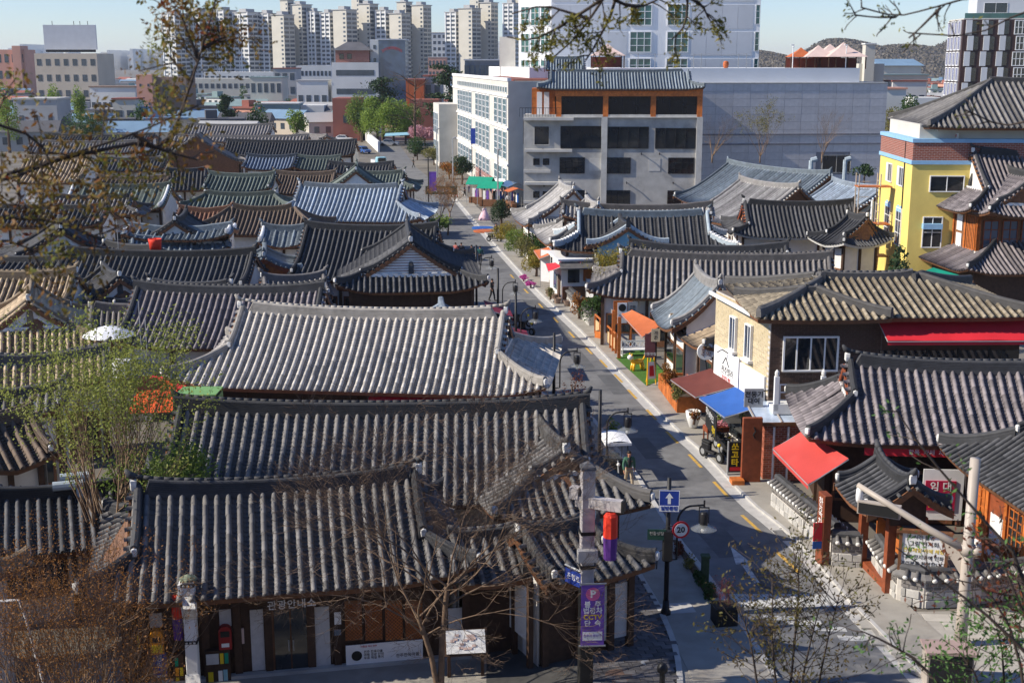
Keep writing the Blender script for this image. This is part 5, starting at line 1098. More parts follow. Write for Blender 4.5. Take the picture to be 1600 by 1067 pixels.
cr_ = thing('clear_roof', 'bluish clear plastic lean-to roof with wooden edge above the brick pier', 'roof', pr + Vector((-.4, -.1, 2.66)), R(2)); part('sheet', MB().slab([(0, 0, 0), (3.4, 0, 0), (3.4, 2.6, .35), (0, 2.6, .35)], (0, 0, .03)), mat('clear_sheet', (.42, .50, .62), .25, .25, 1.2, spec=.6), cr_)
for x in (0, 1.1, 2.2, 3.3): part('rib', MB().bx(x, x + .06, 0, 2.6, .05, .09).xf(Matrix.Rotation(R(7.6), 4, 'X')), M['steel'], cr_)
part('edge', MB().bx(-.05, 3.45, -.08, 0, -.08, .06), M['timber_mid'], cr_)
# salmon awning of the charcoal house and its red lettered strip
awning('sun faded salmon awning sloping to the street beside the brick pier', at(1255, 672, 3.2), at(1326, 716, 3.2), at(1208, 700, 2.45), at(1263, 756, 2.45), M['salmon_cloth'], .22)
rb = thing('lettered_valance', 'red strip with white letters under the charcoal roof', 'awning', r2.matrix_basis @ Vector((-4.6, -3.35, 3.05)), R(-5)); part('strip', MB().bx(0, 5.6, -.04, .04, 0, .34).bx(0, 5.6, -.04, .35, .34, .38), M['red_cloth'], rb); text('한옥  카페  차와 밥', .24, M['white_paint'], rb, face((2.6, -.045, .17), (1, 0, 0)))
pq = at(1328, 740, 1.0); single('orange_pole', 'orange painted round pole in front of the charcoal house', 'pole', MB().tube([(0, 0, -1.0), (0, 0, 1.55)], .10, 8).tube([(0, 0, 1.55), (0, 0, 1.68)], .15, 8), mat('orange_paint', (.62, .30, .12), .5), pq)
rw = thing('rental_board', 'white wall panel carrying a magenta letting notice', 'board', at(1443, 800, .9), R(-4)); part('panel', MB().bx(-.1, 1.45, 0, .05, -.3, 1.75), M['white_paint'], rw); nt_ = part('notice', MB().bx(0, 1.15, -.04, 0, .1, 1.3), mat('magenta_print', (.42, .012, .06), .6, .06), rw)
text('임 대', .40, M['white_paint'], rw, face((.58, -.045, 1.05), (1, 0, 0)), bold=.006); text('010-36*1-0784', .155, M['white_paint'], rw, face((.58, -.045, .64), (1, 0, 0))); text('한옥부동산', .2, M['sign_yellow'], rw, face((.58, -.045, .30), (1, 0, 0)), bold=.004)
# ---- stone walls with tiled caps
M['stone'] = mat('pale_granite_block', (.42, .41, .39), .85, .14, 5, rand=.22, bump=.3)
M['wall_brick'] = mat('thin_grey_brick', (.16, .15, .145), .85, .15, 5, rand=.3, bump=.2)
def stone_wall(label, pts, h_=1.15, th_=.42, ends=True, name='stone_wall', big=.42, zb=.0, cap=.36):
    o = Vector(pts[0]); o.z = 0; t = thing(name, label, 'wall', o); P = [Vector(p) - o for p in pts]
    for p in P: p.z = 0
    part('core', MB().loft([p + Vector((0, 0, zb)) for p in P], [(-th_ / 2, 0), (-th_ / 2, h_), (th_ / 2, h_), (th_ / 2, 0)]), M['mortar'], t)
    sme, bme = {}, {}; ns = 0; nb = 0; rest = MB()
    for i in range(len(P) - 1):
        a, b = P[i], P[i + 1]; d = (b - a); Ls = d.length; d.normalize(); nrm = Vector((-d.y, d.x, 0))
        for sd in (1, -1):
            if sd < 0: Fm = face(a + nrm * -th_ / 2 + Vector((0, 0, zb)), d)
            else: Fm = face(b + nrm * th_ / 2 + Vector((0, 0, zb)), -d)
            vis = sd < 0 or True
            hh = h_ * .60; nrow = max(2, int(hh / .27)); bh2 = hh / nrow
            for r_ in range(nrow):
                x = -.2 if r_ % 2 else 0
                while x < Ls - .05:
                    w_ = random.uniform(.34, .50); x0 = max(0, x); x1 = min(Ls, x + w_)
                    if x1 - x0 > .1:
                        mb = MB().bbox(((x0 + x1) / 2, (r_ + .5) * bh2, .0), (x1 - x0 - .03, bh2 - .03, .07 + random.uniform(0, .03)), .015)
                        if ns < 150: s_ = part('stone', mb, M['stone'], t); s_.matrix_local = Fm; ns += 1
                    x += w_
            for r_ in range(3):
                z = hh + .03 + r_ * (h_ - hh - .02) / 3; x = -.14 if r_ % 2 else 0
                while x < Ls - .05:
                    x0, x1 = max(0, x), min(Ls, x + .27)
                    if x1 - x0 > .06:
                        mb = MB().bx(x0 + .012, x1 - .012, z + .014, z + (h_ - hh - .02) / 3 - .014, -.02, .022)
                        if nb < 150: s_ = part('brick', mb, M['wall_brick'], t); s_.matrix_local = Fm; nb += 1
                        else: mb.xf(Fm); rest.add(mb.v, mb.f)
                    x += .28
    if rest.v: part('bricks', rest, M['wall_brick'], t, kind='stuff')
    H = h_ + zb; part('cap_bed', MB().loft([p + Vector((0, 0, H)) for p in P], [(-cap, -.02), (-cap, .05), (-.05, cap * .62), (.05, cap * .62), (cap, .05), (cap, -.02)]), T['dark'], t)
    part('ridge_tiles', MB().loft([p + Vector((0, 0, H + cap * .55)) for p in P], [(-.14, 0), (-.15, .1), (-.09, .19), (.09, .19), (.15, .1), (.14, 0)]), T['black'], t)
    tm_ = None; em = MB().lathe([(.085, -.02), (.085, .03), (.05, .06), (.005, .065)], 9).mesh('tile_end', M['lime'], True)
    for i in range(len(P) - 1):
        a, b = P[i], P[i + 1]; d = (b - a); Ls = d.length; d.normalize(); nrm = Vector((-d.y, d.x, 0)); n = max(1, int(Ls / .31))
        for k in range(n):
            for sd in (1, -1):
                q = a + d * (Ls * (k + .5) / n); p0, p1 = q + nrm * sd * .1 + Vector((0, 0, H + cap * .56)), q + nrm * sd * (cap + .06) + Vector((0, 0, H + .06)); dr = (p1 - p0).normalized()
                c_ = part('cover_tile', MB().tube([p0, p1], [.075, .085], 7), T['dark'], t, True)
                if ends: e_ = link('tile_end', em, c_); e_.matrix_local = Matrix.Translation(p1) @ dr.to_track_quat('Z', 'Y').to_matrix().to_4x4()
    return t
a_, b_ = at(1196, 792), at(1287, 874); off = Vector((.45, .05, 0))
w1 = stone_wall('long straight stone wall with tiled cap by the pavement below the salmon awning', [a_ + off, a_.lerp(b_, .5) + off, b_ + off], 1.05)
stone_wall('short tile capped stone wall between the timber totem and the gate', [at(1293, 888) + off * .4 + Vector((0, .25, 0)), at(1336, 893) + Vector((.3, .35, 0))], 1.0)
stone_wall('curved tile capped stone wall before the courtyard at lower right', [at(1362, 893) + Vector((.25, .3, 0)), at(1375, 915) + Vector((.25, .2, 0)), at(1398, 944) + Vector((.3, .25, 0)), at(1440, 952) + Vector((.1, .3, 0)), at(1500, 950) + Vector((0, .3, 0)), at(1570, 940) + Vector((0, .3, 0)), at(1660, 925) + Vector((0, .3, 0))], 1.0)
tt = thing('timber_totem', 'dark red timber sign totem with white characters at the gate', 'signpost', at(1284, 880, .05), R(8)); part('slab', MB().bbox((0, 0, 1.35), (.30, .62, 2.7), .02), M['wood_red'], tt)
text('한\n옥\n찻\n집', .42, M['white_paint'], tt, face((-.155, 0, 1.75), (0, -1, 0)), spacing=.95)
part('red_plate', MB().bx(-.5, -.17, -.3, -.26, 1.0, 1.7), M['red_cloth'], tt); part('blue_plate', MB().bx(-.5, -.17, -.3, -.26, .7, .98), M['blue_cloth'], tt)
gt, zg2 = hanok('tiled courtyard gate with dark red posts and orange door leaves', c=(13.35, 42.35), zt=4.15, yaw=R(-84), L=3.0, D=1.55, Db=1.5, he=2.95, e=0, lvl=3, tile='black', p=.27, wallz=2.6, posts=False, wall='timber', name='courtyard_gate', cat='gate', group=None, lift=.22, sag=.2, rh=.3, limit=120, gable='timber')
for x in (-1.2, 1.2):
    for y in (-.5, .6): part('post', MB().bx(x - .14, x + .14, y - .14, y + .14, 0, 2.8), M['wood_red'], gt)
part('door_leaf', MB().bx(.25, 1.05, -.08, -.02, .35, 2.4), M['orange_wood'], gt); part('door_leaf', MB().bx(-1.05, -.98, -.08, .75, .35, 2.4), M['orange_wood'], gt); part('threshold', MB().bx(-1.2, 1.2, -.55, -.15, 0, .35), M['wood_red'], gt)
part('name_board', MB().bx(-.5, .5, -.75, -.68, 2.45, 2.75), M['timber'], gt)
nf = thing('notice_frame', 'timber framed white notice standing on the curved wall', 'notice', at(1402, 895, 1.15) + Vector((.1, .35, 0)), R(-14)); part('frame', MB().bx(0, 1.6, -.06, .06, 0, .1).bx(0, .1, -.06, .06, .1, 1.35).bx(1.5, 1.6, -.06, .06, .1, 1.35).bx(-.1, 1.7, -.12, .12, 1.35, 1.45), M['timber_mid'], nf); pp_ = part('sheet', MB().bx(.1, 1.5, -.02, .02, .1, 1.35), M['white_paint'], nf)
for k, (s_, mm_) in enumerate([('사진 촬영', 'sign_black'), ('그림 전시회', 'sign_black'), ('전통체험 서예 체험', 'sign_yellow'), ('다례 한지공예 민화', 'sign_black'), ('여러분을 환영합니다', 'sign_black')]): text(s_, .17 if k != 1 else .2, M[mm_], nf, face((.8, -.025, 1.2 - k * .235), (1, 0, 0)))
# orange doors of the house at the right edge
for k in range(5):
    x0 = -3.2 + k * 1.35; d_ = part('door', MB().bx(x0, x0 + 1.2, -3.14, -3.04, .5, 2.95), M['wood_red'], r3)
    if k % 2: part('paper_panel', MB().bx(x0 + .15, x0 + 1.05, -3.16, -3.13, 1.0, 2.0), M['white_paint'], d_)
    else:
        part('glazing', MB().bx(x0 + .12, x0 + 1.08, -3.155, -3.13, .9, 2.75), M['glass_dark'] if k else M['orange_wood'], d_)
        for i in range(4): part('lattice_bar', MB().bx(x0 + .12 + i * .3, x0 + .17 + i * .3, -3.2, -3.15, .9, 2.75), M['orange_wood'], d_)
        for i in range(6): part('lattice_bar', MB().bx(x0 + .12, x0 + 1.08, -3.19, -3.155, .95 + i * .33, .99 + i * .33), M['orange_wood'], d_)
for k in range(6): part('post', MB().bx(-3.3 + k * 1.35 - .1, -3.3 + k * 1.35 + .1, -3.22, -3.0, 0, 3.4), M['orange_wood'], r3)
part('white_skirting', MB().bx(-3.2, 3.4, -3.2, -3.1, .35, .6), M['white_paint'], r3)
# camera mast
cp = thing('camera_mast', 'beige steel mast with long arm carrying a camera and display', 'mast', at(1500, 1010, 0), 0); topz = atY(1513, 716, at(1500, 1010).y).z
part('pole', MB().tube([(0, 0, 0), (0, 0, 1.2), (0, 0, topz)], [.20, .18, .155], 14), M['steel'], cp, True)
iv = cp.matrix_basis.inverted(); Ya = at(1500, 1010).y; e0 = iv @ atY(1508, 858, Ya); e1 = iv @ atY(1450, 826, Ya + .6); e2 = iv @ atY(1340, 757, Ya + 2.0)
part('arm', MB().tube([e0, e1, e1.lerp(e2, .5), e2], [.13, .115, .10, .085], 10), M['steel'], cp, True); part('collar', MB().tube([(0, 0, e0.z - .16), (0, 0, e0.z + .16)], .22, 14).tube([(.12, -.1, e0.z), (.34, -.2, e0.z)], .13, 10), M['steel'], cp, True)
part('gusset', MB().slab([(-.1, 0, e0.z - .1), (-.1, 0, e0.z - .95), e1 * .75 + e0 * .25 + Vector((0, 0, -.05))], (0, .05, 0)), M['steel'], cp)
ds = part('display_box', MB().box(e1.lerp(e2, .72) + Vector((.1, 0, -.42)), (1.35, .25, .42), R(-28)), M['steel'], cp); part('display', MB().box(e1.lerp(e2, .72) + Vector((.03, -.13, -.42)), (1.25, .03, .34), R(-28)), M['sign_black'], ds)
part('dome_camera', MB().lathe([(.03, .35), (.10, .3), (.12, .05), (.11, -.1), (.06, -.2), (.01, -.22)], 10, tuple(e2 + Vector((.08, 0, -.42)))), M['white_paint'], cp, True)
cbx = at(1476, 1067, 0); kx = thing('utility_cabinet', 'tan utility cabinet with pinkish flat top at lower right', 'cabinet', (cbx.x, cbx.y - .1, 0), R(-6)); part('body', MB().bx(-.65, .65, -.4, .4, 0, 1.15), M['steel'], kx); part('lid', MB().bx(-.72, .72, -.47, .47, 1.15, 1.22), mat('pinkish_lid', (.36, .26, .23), .6, .1), kx); part('door', MB().bx(-.6, .6, -.43, -.4, .1, 1.1), M['black_metal'], kx)
# ---- turf corner with bench, dog, easel, signs, planter
tf = [at(962, 562), at(1002, 545), at(1044, 592), at(1010, 606)]; struct('artificial_turf', MB().add([(p.x, p.y, .125) for p in tf], [(0, 1, 2, 3)]), M['turf'])
bn = thing('garden_bench', 'white cast iron bench with scrolled back on the green turf', 'bench', at(992, 556, .1), R(6)); part('seat', MB().bx(-.85, .85, -.28, .22, .40, .46), M['white_paint'], bn)
bk = MB().bx(-.85, .85, .2, .24, .48, .54).bx(-.85, .85, .2, .24, .88, .95)
for i in range(7): bk.tube([(-.72 + i * .24 + .1 * math.cos(a), .22, .71 + .15 * math.sin(a)) for a in [k * math.pi / 4 for k in range(9)]], .022, 4)
part('backrest', bk, M['white_paint'], bn)
for sx in (-.82, .82): part('leg', MB().bx(sx - .03, sx + .03, -.27, .24, 0, .06).bx(sx - .03, sx + .03, -.27, -.2, .06, .62).bx(sx - .03, sx + .03, .17, .24, .06, .95), M['white_paint'], bn)
dg_ = thing('dog_statue', 'glossy yellow dog statue with white head on the turf', 'statue', at(996, 578, .13), R(25)); M['yellow_gloss'] = mat('yellow_gloss', (.80, .42, .02), .2, .05, spec=.6)
part('body', MB().ball((0, 0, .52), (.42, .16, .17), 12, 8), M['yellow_gloss'], dg_, True)
for sx in (-.28, .28):
    for sy in (-.1, .1): part('leg', MB().tube([(sx, sy, .45), (sx * 1.15, sy * 1.2, .22), (sx * 1.2, sy * 1.25, 0)], [.09, .085, .07], 8), M['yellow_gloss'], dg_, True)
part('tail', MB().tube([(.38, 0, .6), (.5, 0, .8), (.52, 0, .95)], [.06, .06, .04], 7), M['yellow_gloss'], dg_, True); hd = part('head', MB().ball((-.5, 0, .82), (.2, .15, .16), 10, 7), M['white_paint'], dg_, True); part('neck', MB().tube([(-.35, 0, .55), (-.46, 0, .78)], [.12, .10], 8), M['yellow_gloss'], dg_, True)
for sy in (-.12, .12): part('ear', MB().ball((-.46, sy, .98), (.05, .04, .10), 7, 5), M['yellow_gloss'], hd, True)
es = thing('easel_sign', 'yellow timber easel sign at the edge of the turf', 'sign', at(1018, 601, .12), R(20))
for sx in (-.28, .28): part('leg', MB().tube([(sx, 0, 0), (sx * .7, .15, 1.55)], .04, 6), M['yellow_gloss'], es)
part('rear_leg', MB().tube([(0, .7, 0), (0, .15, 1.5)], .04, 6), M['yellow_gloss'], es); part('board', MB().slab([(-.24, 0, .35), (.24, 0, .35), (.2, .1, 1.3), (-.2, .1, 1.3)], (0, .03, 0)), M['white_paint'], es); part('print', MB().slab([(-.15, -.005, .5), (.15, -.005, .5), (.13, .06, 1.1), (-.13, .06, 1.1)], (0, -.004, 0)), M['sign_red'], es)
sb_ = thing('brown_sign', 'dark purple brown board with a cream plaque above the turf', 'sign', at(1016, 590, .12), R(0)); part('pole', MB().tube([(.3, .05, 0), (.3, .05, 2.9)], .05, 6), M['black_metal'], sb_); part('board', MB().bx(-.35, .25, -.03, .03, 1.2, 2.6), mat('plum_board', (.13, .05, .06), .6), sb_); part('plaque', MB().bx(.0, .5, -.07, -.03, 2.15, 2.9), mat('cream_board', (.55, .48, .34), .6), sb_); text('가\n온', .26, M['sign_black'], sb_, face((.25, -.075, 2.52), (1, 0, 0))); text('전통찻집', .2, M['hotel_white'], sb_, face((-.05, -.035, 1.4), (1, 0, 0)))
pla = [at(1031, 606, .1), at(1060, 645, .1)]; d_ = (pla[1] - pla[0]); px_ = thing('timber_planter', 'orange stained timber planter box beside the brown awning', 'planter', pla[0], math.atan2(d_.y, d_.x)); Lp = d_.length
part('board', MB().bx(0, Lp, -.08, 0, 0, .85), M['orange_wood'], px_)
for i in range(int(Lp / .5)): part('board', MB().bx(i * .5 + .02, i * .5 + .48, -.1, -.075, .04, .83), M['orange_wood'], px_)
part('end_board', MB().bx(Lp - .08, Lp, 0, 1.5, 0, .85), M['orange_wood'], px_); part('end_board', MB().bx(0, .08, 0, 1.5, 0, .85), M['orange_wood'], px_); part('back_board', MB().bx(.08, Lp - .08, 1.45, 1.5, 0, .85), M['orange_wood'], px_); part('soil', MB().bx(.08, Lp - .08, 0, 1.45, .1, .72), M['soil'], px_)
rsg = thing('round_sign', 'round white sign with brown lettering above the tan roof edge', 'sign', at(1102, 575, 2.2) + Vector((0, 0, .9)), R(0)); part('disc', MB().lathe([(.45, -.06), (.47, 0), (.45, .06), (.01, .06)], 22).xf(Matrix.Rotation(R(90), 4, 'X')), M['white_paint'], rsg); text('갈산\n주막', .30, M['timber_mid'], rsg, face((0, -.07, 0), (1, 0, 0))); part('arm', MB().tube([(0, .0, -.45), (.1, .1, -1.0)], .03, 5), M['black_metal'], rsg)
# terracotta awning porch
b0, b1 = at(975, 487, 2.9), at(1030, 512, 2.9)
awning('terracotta cloth awning over the porch by the white bench', at(987, 484, 3.0), at(1034, 507, 3.0), at(971, 490, 2.55), at(1004, 526, 2.55), M['orange_cloth'], .12)
for px, py, lb in [(967, 560, 'terracotta post left of the white bench'), (958, 548, 'terracotta post at the corner of the tea house porch')]: single('porch_post', lb, 'post', MB().bx(-.1, .1, -.1, .1, 0, 2.6), M['orange_wood'], at(px, py, .1))
os_ = thing('emblem_sign', 'white sign with round dark emblem in a terracotta frame', 'sign', at(971, 545, .1), R(3)); part('frame', MB().bx(-.55, .65, 0, .1, 1.6, 3.1), M['orange_wood'], os_); part('panel', MB().bx(-.3, .3, -.03, 0, 1.68, 3.0), M['white_paint'], os_); part('emblem', MB().lathe([(.24, 0), (.24, .03), (.01, .03)], 18).xf(Matrix.Translation((0, -.03, 2.68)) @ Matrix.Rotation(R(90), 4, 'X')), M['sign_black'], os_); text('다온', .22, M['sign_blue'], os_, face((0, -.035, 2.15), (1, 0, 0))); part('side_panel', MB().bx(.34, .98, -.02, .02, 2.2, 3.05), M['grey_metal'], os_); text('전통\n한옥', .2, M['sign_black'], os_, face((.66, -.025, 2.62), (1, 0, 0)))
for sx in (-.5, .6): part('post', MB().bx(sx - .06, sx + .06, 0, .1, 0, 1.6), M['orange_wood'], os_)
gl = thing('globe_lamp', 'round cream globe lamp above the emblem sign', 'lamp', at(983, 540, .1), 0); part('pole', MB().tube([(0, 0, 0), (0, 0, 3.2)], .04, 6), M['black_metal'], gl); part('globe', MB().ball((0, 0, 3.4), .24, 12, 8), mat('cream_globe', (.75, .66, .42), .4), gl, True)
rl_ = thing('porch_railing', 'orange timber railing slanting down to the pavement', 'railing', at(928, 493, .1), 0); iv = rl_.matrix_basis.inverted(); q0, q1 = iv @ at(930, 520, .1), iv @ at(962, 552, .1)
for k in range(5): q = q0.lerp(q1, k / 4); part('post', MB().bx(q.x - .07, q.x + .07, q.y - .07, q.y + .07, 0, 1.25), M['orange_wood'], rl_)
part('handrail', MB().tube([q0 + Vector((0, 0, 1.25)), q1 + Vector((0, 0, 1.25))], .07, 6), M['orange_wood'], rl_); part('infill', MB().slab([q0 + Vector((0, 0, .2)), q1 + Vector((0, 0, .2)), q1 + Vector((0, 0, .9)), q0 + Vector((0, 0, .9))], (.05, .03, 0)), mat('sand_board', (.55, .40, .22), .7), rl_)
lw_ = stone_wall('low tile capped wall with plain grey roof by the pavement, mid street', [at(881, 476) + Vector((.5, .2, 0)), at(915, 512) + Vector((.5, .2, 0))], .95, th_=.5, ends=False, name='tile_capped_wall')
# ================================================================ mid street, right side
ws = thing('white_shop', 'small white rendered shop with red awnings, mid street', 'shop', at(868, 470, 0), R(-81)); part('wall', MB().bx(-3.4, 1.2, .2, 2.9, 0, 3.3), M['plaster'], ws); part('roof_slab', MB().bx(-3.6, 1.4, -.1, 3.1, 3.3, 3.42), M['hotel_white'], ws); part('door', MB().bx(.0, 1.0, .12, .2, 0, 2.1), M['timber'], ws); part('window', MB().bx(-1.6, -.5, .12, .2, .8, 2.0), M['glass_blue'], ws)
part('upper_window', MB().bx(-3.0, -2.4, .15, .22, 2.3, 3.0), M['glass_dark'], ws); part('timber_cladding', MB().bx(1.2, 1.26, .3, 2.8, 0, 1.3), M['timber_mid'], ws); part('side_window', MB().bx(1.2, 1.27, .7, 1.6, 1.6, 2.6), M['glass_dark'], ws); part('side_sign', MB().bx(1.2, 1.28, 1.9, 2.7, 1.7, 2.9), M['orange_wood'], ws); part('lean_roof', MB().slab([(1.2, .0, 3.1), (1.2, 2.9, 3.1), (2.1, 2.9, 2.75), (2.1, .0, 2.75)], (0, 0, .08)), T['dark'], ws); part('step', MB().bx(-.1, 1.1, -.4, .1, 0, .18), M['kerb'], ws)
awning('small bright red awning on the white shop', at(876, 408, 3.0), at(880, 415, 3.0), at(853, 412, 2.5), at(857, 424, 2.5), M['red_cloth'], .1); awning('orange striped awning left of the white shop', at(857, 386, 3.1), at(866, 395, 3.1), at(834, 391, 2.5), at(843, 404, 2.5), M['orange_cloth'], .15); awning('second small red awning behind the white shop', at(890, 404, 3.2), at(908, 410, 3.2), at(884, 407, 2.8), at(902, 414, 2.8), M['red_cloth'], .08)
hanok('small grey tile gate roof above the white shop wall', c=(7.2, 88.2), zt=4.6, yaw=R(-4), L=2.6, D=1.5, he=3.7, e=0, lvl=2, tile='dark', p=.3, name='gate_house', cat='gate', group=None, rh=.3)
for px, py, lb, m_, w_, h_ in [(845, 447, 'white feather banner standing on the pavement mid street', 'white_paint', .8, 3.0), (862, 452, 'blue cloth banner at the front of the white shop', 'blue_board', .5, 2.4), (905, 468, 'orange cloth banner in the gap beside the white shop', 'yellow_gloss', .7, 2.2), (916, 472, 'white lettered board beside the orange cloth', 'white_paint', .6, 1.8)]:
    b_ = thing('street_banner', lb, 'banner', at(px, py, .1), R(-30), 'banners along the right pavement'); part('pole', MB().tube([(-.05, 0, 0), (-.05, 0, h_ + .1)], .025, 5), M['grey_metal'], b_); part('cloth', MB().bx(0, w_, -.015, .015, .4, h_), M[m_], b_)
pot = thing('plant_pot', 'brown pot with yellow green plant at the white shop', 'pot', at(858, 462, .1)); part('pot', MB().lathe([(.2, 0), (.3, .4), (.32, .42), (.27, .42), (.25, .36)], 10), M['far_brown'], pot)
PROTO_POT = pot
for (px, py, lb) in [(866, 468, 'dark pot at the foot of the white shop door'), (871, 474, 'small black pot near the tile capped wall'), (960, 541, 'pot beside the terracotta post'), (886, 478, 'pot at the end of the tile capped wall')]: dup(pot, at(px, py, .1), random.uniform(0, 6), lb)
bx_ = thing('timber_crate', 'orange timber flower box on the right pavement before the railing', 'crate', at(942, 528, .1), R(-40)); part('box', MB().bx(-.5, .5, -.25, .25, 0, .45), M['orange_wood'], bx_); part('soil', MB().bx(-.45, .45, -.2, .2, .45, .46), M['soil'], bx_)
# distant end of the street: stalls, canopies
def stall(label, px, py, w_, h_, m_, yaw=0, slope=.4, goods=True):
    t = thing('market_stall', label, 'stall', at(px, py, 0), yaw, 'stalls at the far end of the street')
    part('canopy', MB().slab([(-w_ / 2, -1.2, h_ - slope), (w_ / 2, -1.2, h_ - slope), (w_ / 2, 0, h_), (-w_ / 2, 0, h_)], (0, 0, .06)).slab([(-w_ / 2, 0, h_), (w_ / 2, 0, h_), (w_ / 2, 1.2, h_ - slope), (-w_ / 2, 1.2, h_ - slope)], (0, 0, .06)), M[m_], t)
    for sx in (-1, 1):
        for sy in (-1, 1): part('pole', MB().tube([(sx * w_ * .47, sy * 1.1, 0), (sx * w_ * .47, sy * 1.1, h_ - slope)], .04, 5), M['grey_metal'], t)
    part('counter', MB().bx(-w_ * .42, w_ * .42, -.8, -.2, 0, .85), M['timber_mid'], t)
    if goods:
        for i in range(6): part('hanging_cloth', MB().bx(-w_ * .4 + i * w_ * .14, -w_ * .4 + i * w_ * .14 + w_ * .1, .3, .4, .7, 1.9), M[['white_paint', 'purple', 'tent_pink', 'sign_black', 'white_paint', 'blue_cloth'][i]], t)
    return t
stall('green peaked stall canopy, left one at the far street end', 752, 318, 3.4, 3.4, 'green_cloth', R(-20), .9); stall('green peaked stall canopy, right one at the far street end', 768, 322, 3.2, 3.1, 'green_cloth', R(-20), .8); stall('white sloping stall awning with clothes before the white building', 785, 316, 3.6, 3.0, 'white_paint', R(-25), .5); stall('pale blue and white stall canopy at the concrete building corner', 800, 324, 3.6, 3.2, 'glass_blue', R(-70), .5); stall('orange edged stall canopy beside the pale blue one', 806, 328, 2.0, 2.7, 'orange_cloth', R(-70), .4, False)
for px, py, lb, w_, h_, m_ in [(690, 316, 'long dark green street board on posts at the far street end', 4.2, 2.2, 'green_dark'), (746, 282, 'dark blue square sign on the white building corner', 2.0, 2.4, 'sign_blue')]:
    if m_ not in M: M[m_] = mat(m_, (.02, .06, .045), .6)
    q = at(px, py, 0); z0 = 1.0 if 'green' in lb else 5.6; t = thing('street_board', lb, 'sign', q, R(-4)); part('board', MB().bx(-w_ / 2, w_ / 2, -.08, .08, z0, z0 + h_ * (.5 if 'green' in lb else 1)), M[m_], t)
    for sx in (-1, 1): part('post', MB().tube([(sx * w_ * .42, 0, 0), (sx * w_ * .42, 0, z0)], .06, 5), M['black_metal'], t)
    if 'green' in lb: text('한옥마을 안내', .5, M['white_paint'], t, face((0, -.09, 1.5), (1, 0, 0)))
bp = thing('banner_pole', 'dark pole with purple cloth banner at the far bend', 'banner pole', at(670, 326, 0)); part('pole', MB().tube([(0, 0, 0), (0, 0, 6.4)], .07, 6), M['black_metal'], bp); part('cloth', MB().bx(.1, 1.0, -.03, .03, 2.2, 4.6), M['purple'], bp)
for px, py, lb in [(708, 300, 'tall pale lamp post before the white building'), (683, 276, 'pale lamp post left of the street trees'), (778, 330, 'pale pole in front of the stalls'), (1265, 320, 'pale blue post behind the ribbed roof, left one'), (1318, 315, 'pale blue post behind the ribbed roof, right one')]:
    far = px > 1000; q = at(px, py, 0) if not far else atY(px, 300, 126 if px < 1300 else 132); q.z = 0; h_ = 7.5 if not far else (zY(251, 126) if px < 1300 else zY(250, 132))
    single('pale_post', lb, 'post', MB().tube([(0, 0, 0), (0, 0, h_)], .1 if not far else .22, 8).tube([(0, 0, h_), (.55, 0, h_ + .15)], .1 if not far else .26, 8), M['steel_trim'] if far else M['grey_metal'], q)
# pallets of paving being laid: small heaps
for px, py, lb, m_ in [(754, 357, 'round blue mat lying on the far pavement', 'blue_cloth'), (757, 362, 'round orange mat lying on the far pavement', 'orange_cloth')]: single('round_mat', lb, 'mat', MB().lathe([(1.2, 0), (1.2, .12), (.01, .16)], 16), M[m_], at(px, py, .02))
# ================================================================ left side and street furniture
def hp(px, py, y): q = hit(h1, px, py, 1, y); return q.x, q.z
yf = H1Y
def hrect(px0, px1, py0, py1, y, d, m, name, label=None):
    x0, z1 = hp(px0, py0, y); z0 = hp(px0, py1, y)[1]; x1 = hp(px1, py1, y)[0]; return part(name, MB().bx(x0, x1, y - d, y, z0, z1), M[m], h1, label=label)
M['rice_paper'] = mat('grey_white_panel', (.50, .50, .50), .8, .10, 6)
M['lattice_wood'] = mat('lattice_wood', (.20, .085, .035), .6, .2, 8)
for px in (225, 322, 372, 420, 487, 527, 668, 728): 
    x, _ = hp(px, 1000, yf); part('post', MB().bx(x - .11, x + .11, yf - .10, yf, .1, 3.0), M['timber'], h1)
hrect(228, 365, 937, 951, yf, .03, 'rice_paper', 'plaster_panel'); hrect(233, 254, 958, 980, yf, .03, 'rice_paper', 'plaster_panel'); hrect(342, 362, 952, 978, yf, .03, 'rice_paper', 'plaster_panel'); hrect(390, 415, 952, 1047, yf, .04, 'rice_paper', 'paper_door'); hrect(489, 517, 948, 1040, yf, .04, 'rice_paper', 'paper_door'); hrect(700, 722, 950, 1000, yf, .03, 'rice_paper', 'plaster_panel')
gd = hrect(423, 485, 945, 1055, yf, .05, 'timber_mid', 'entrance'); x0, zt_ = hp(427, 950, yf); x1, zb_ = hp(482, 1050, yf); xm = (x0 + x1) / 2
for a, b in ((x0, xm - .02), (xm + .02, x1)): part('door_glass', MB().bx(a, b, yf - .07, yf - .05, zb_ + .05, zt_), M['glass_dark'], gd)
for s_ in (-.07, .07): part('handle', MB().tube([(xm + s_, yf - .11, zb_ + .8), (xm + s_, yf - .11, zb_ + 1.15)], .018, 5), M['grey_metal'], gd)
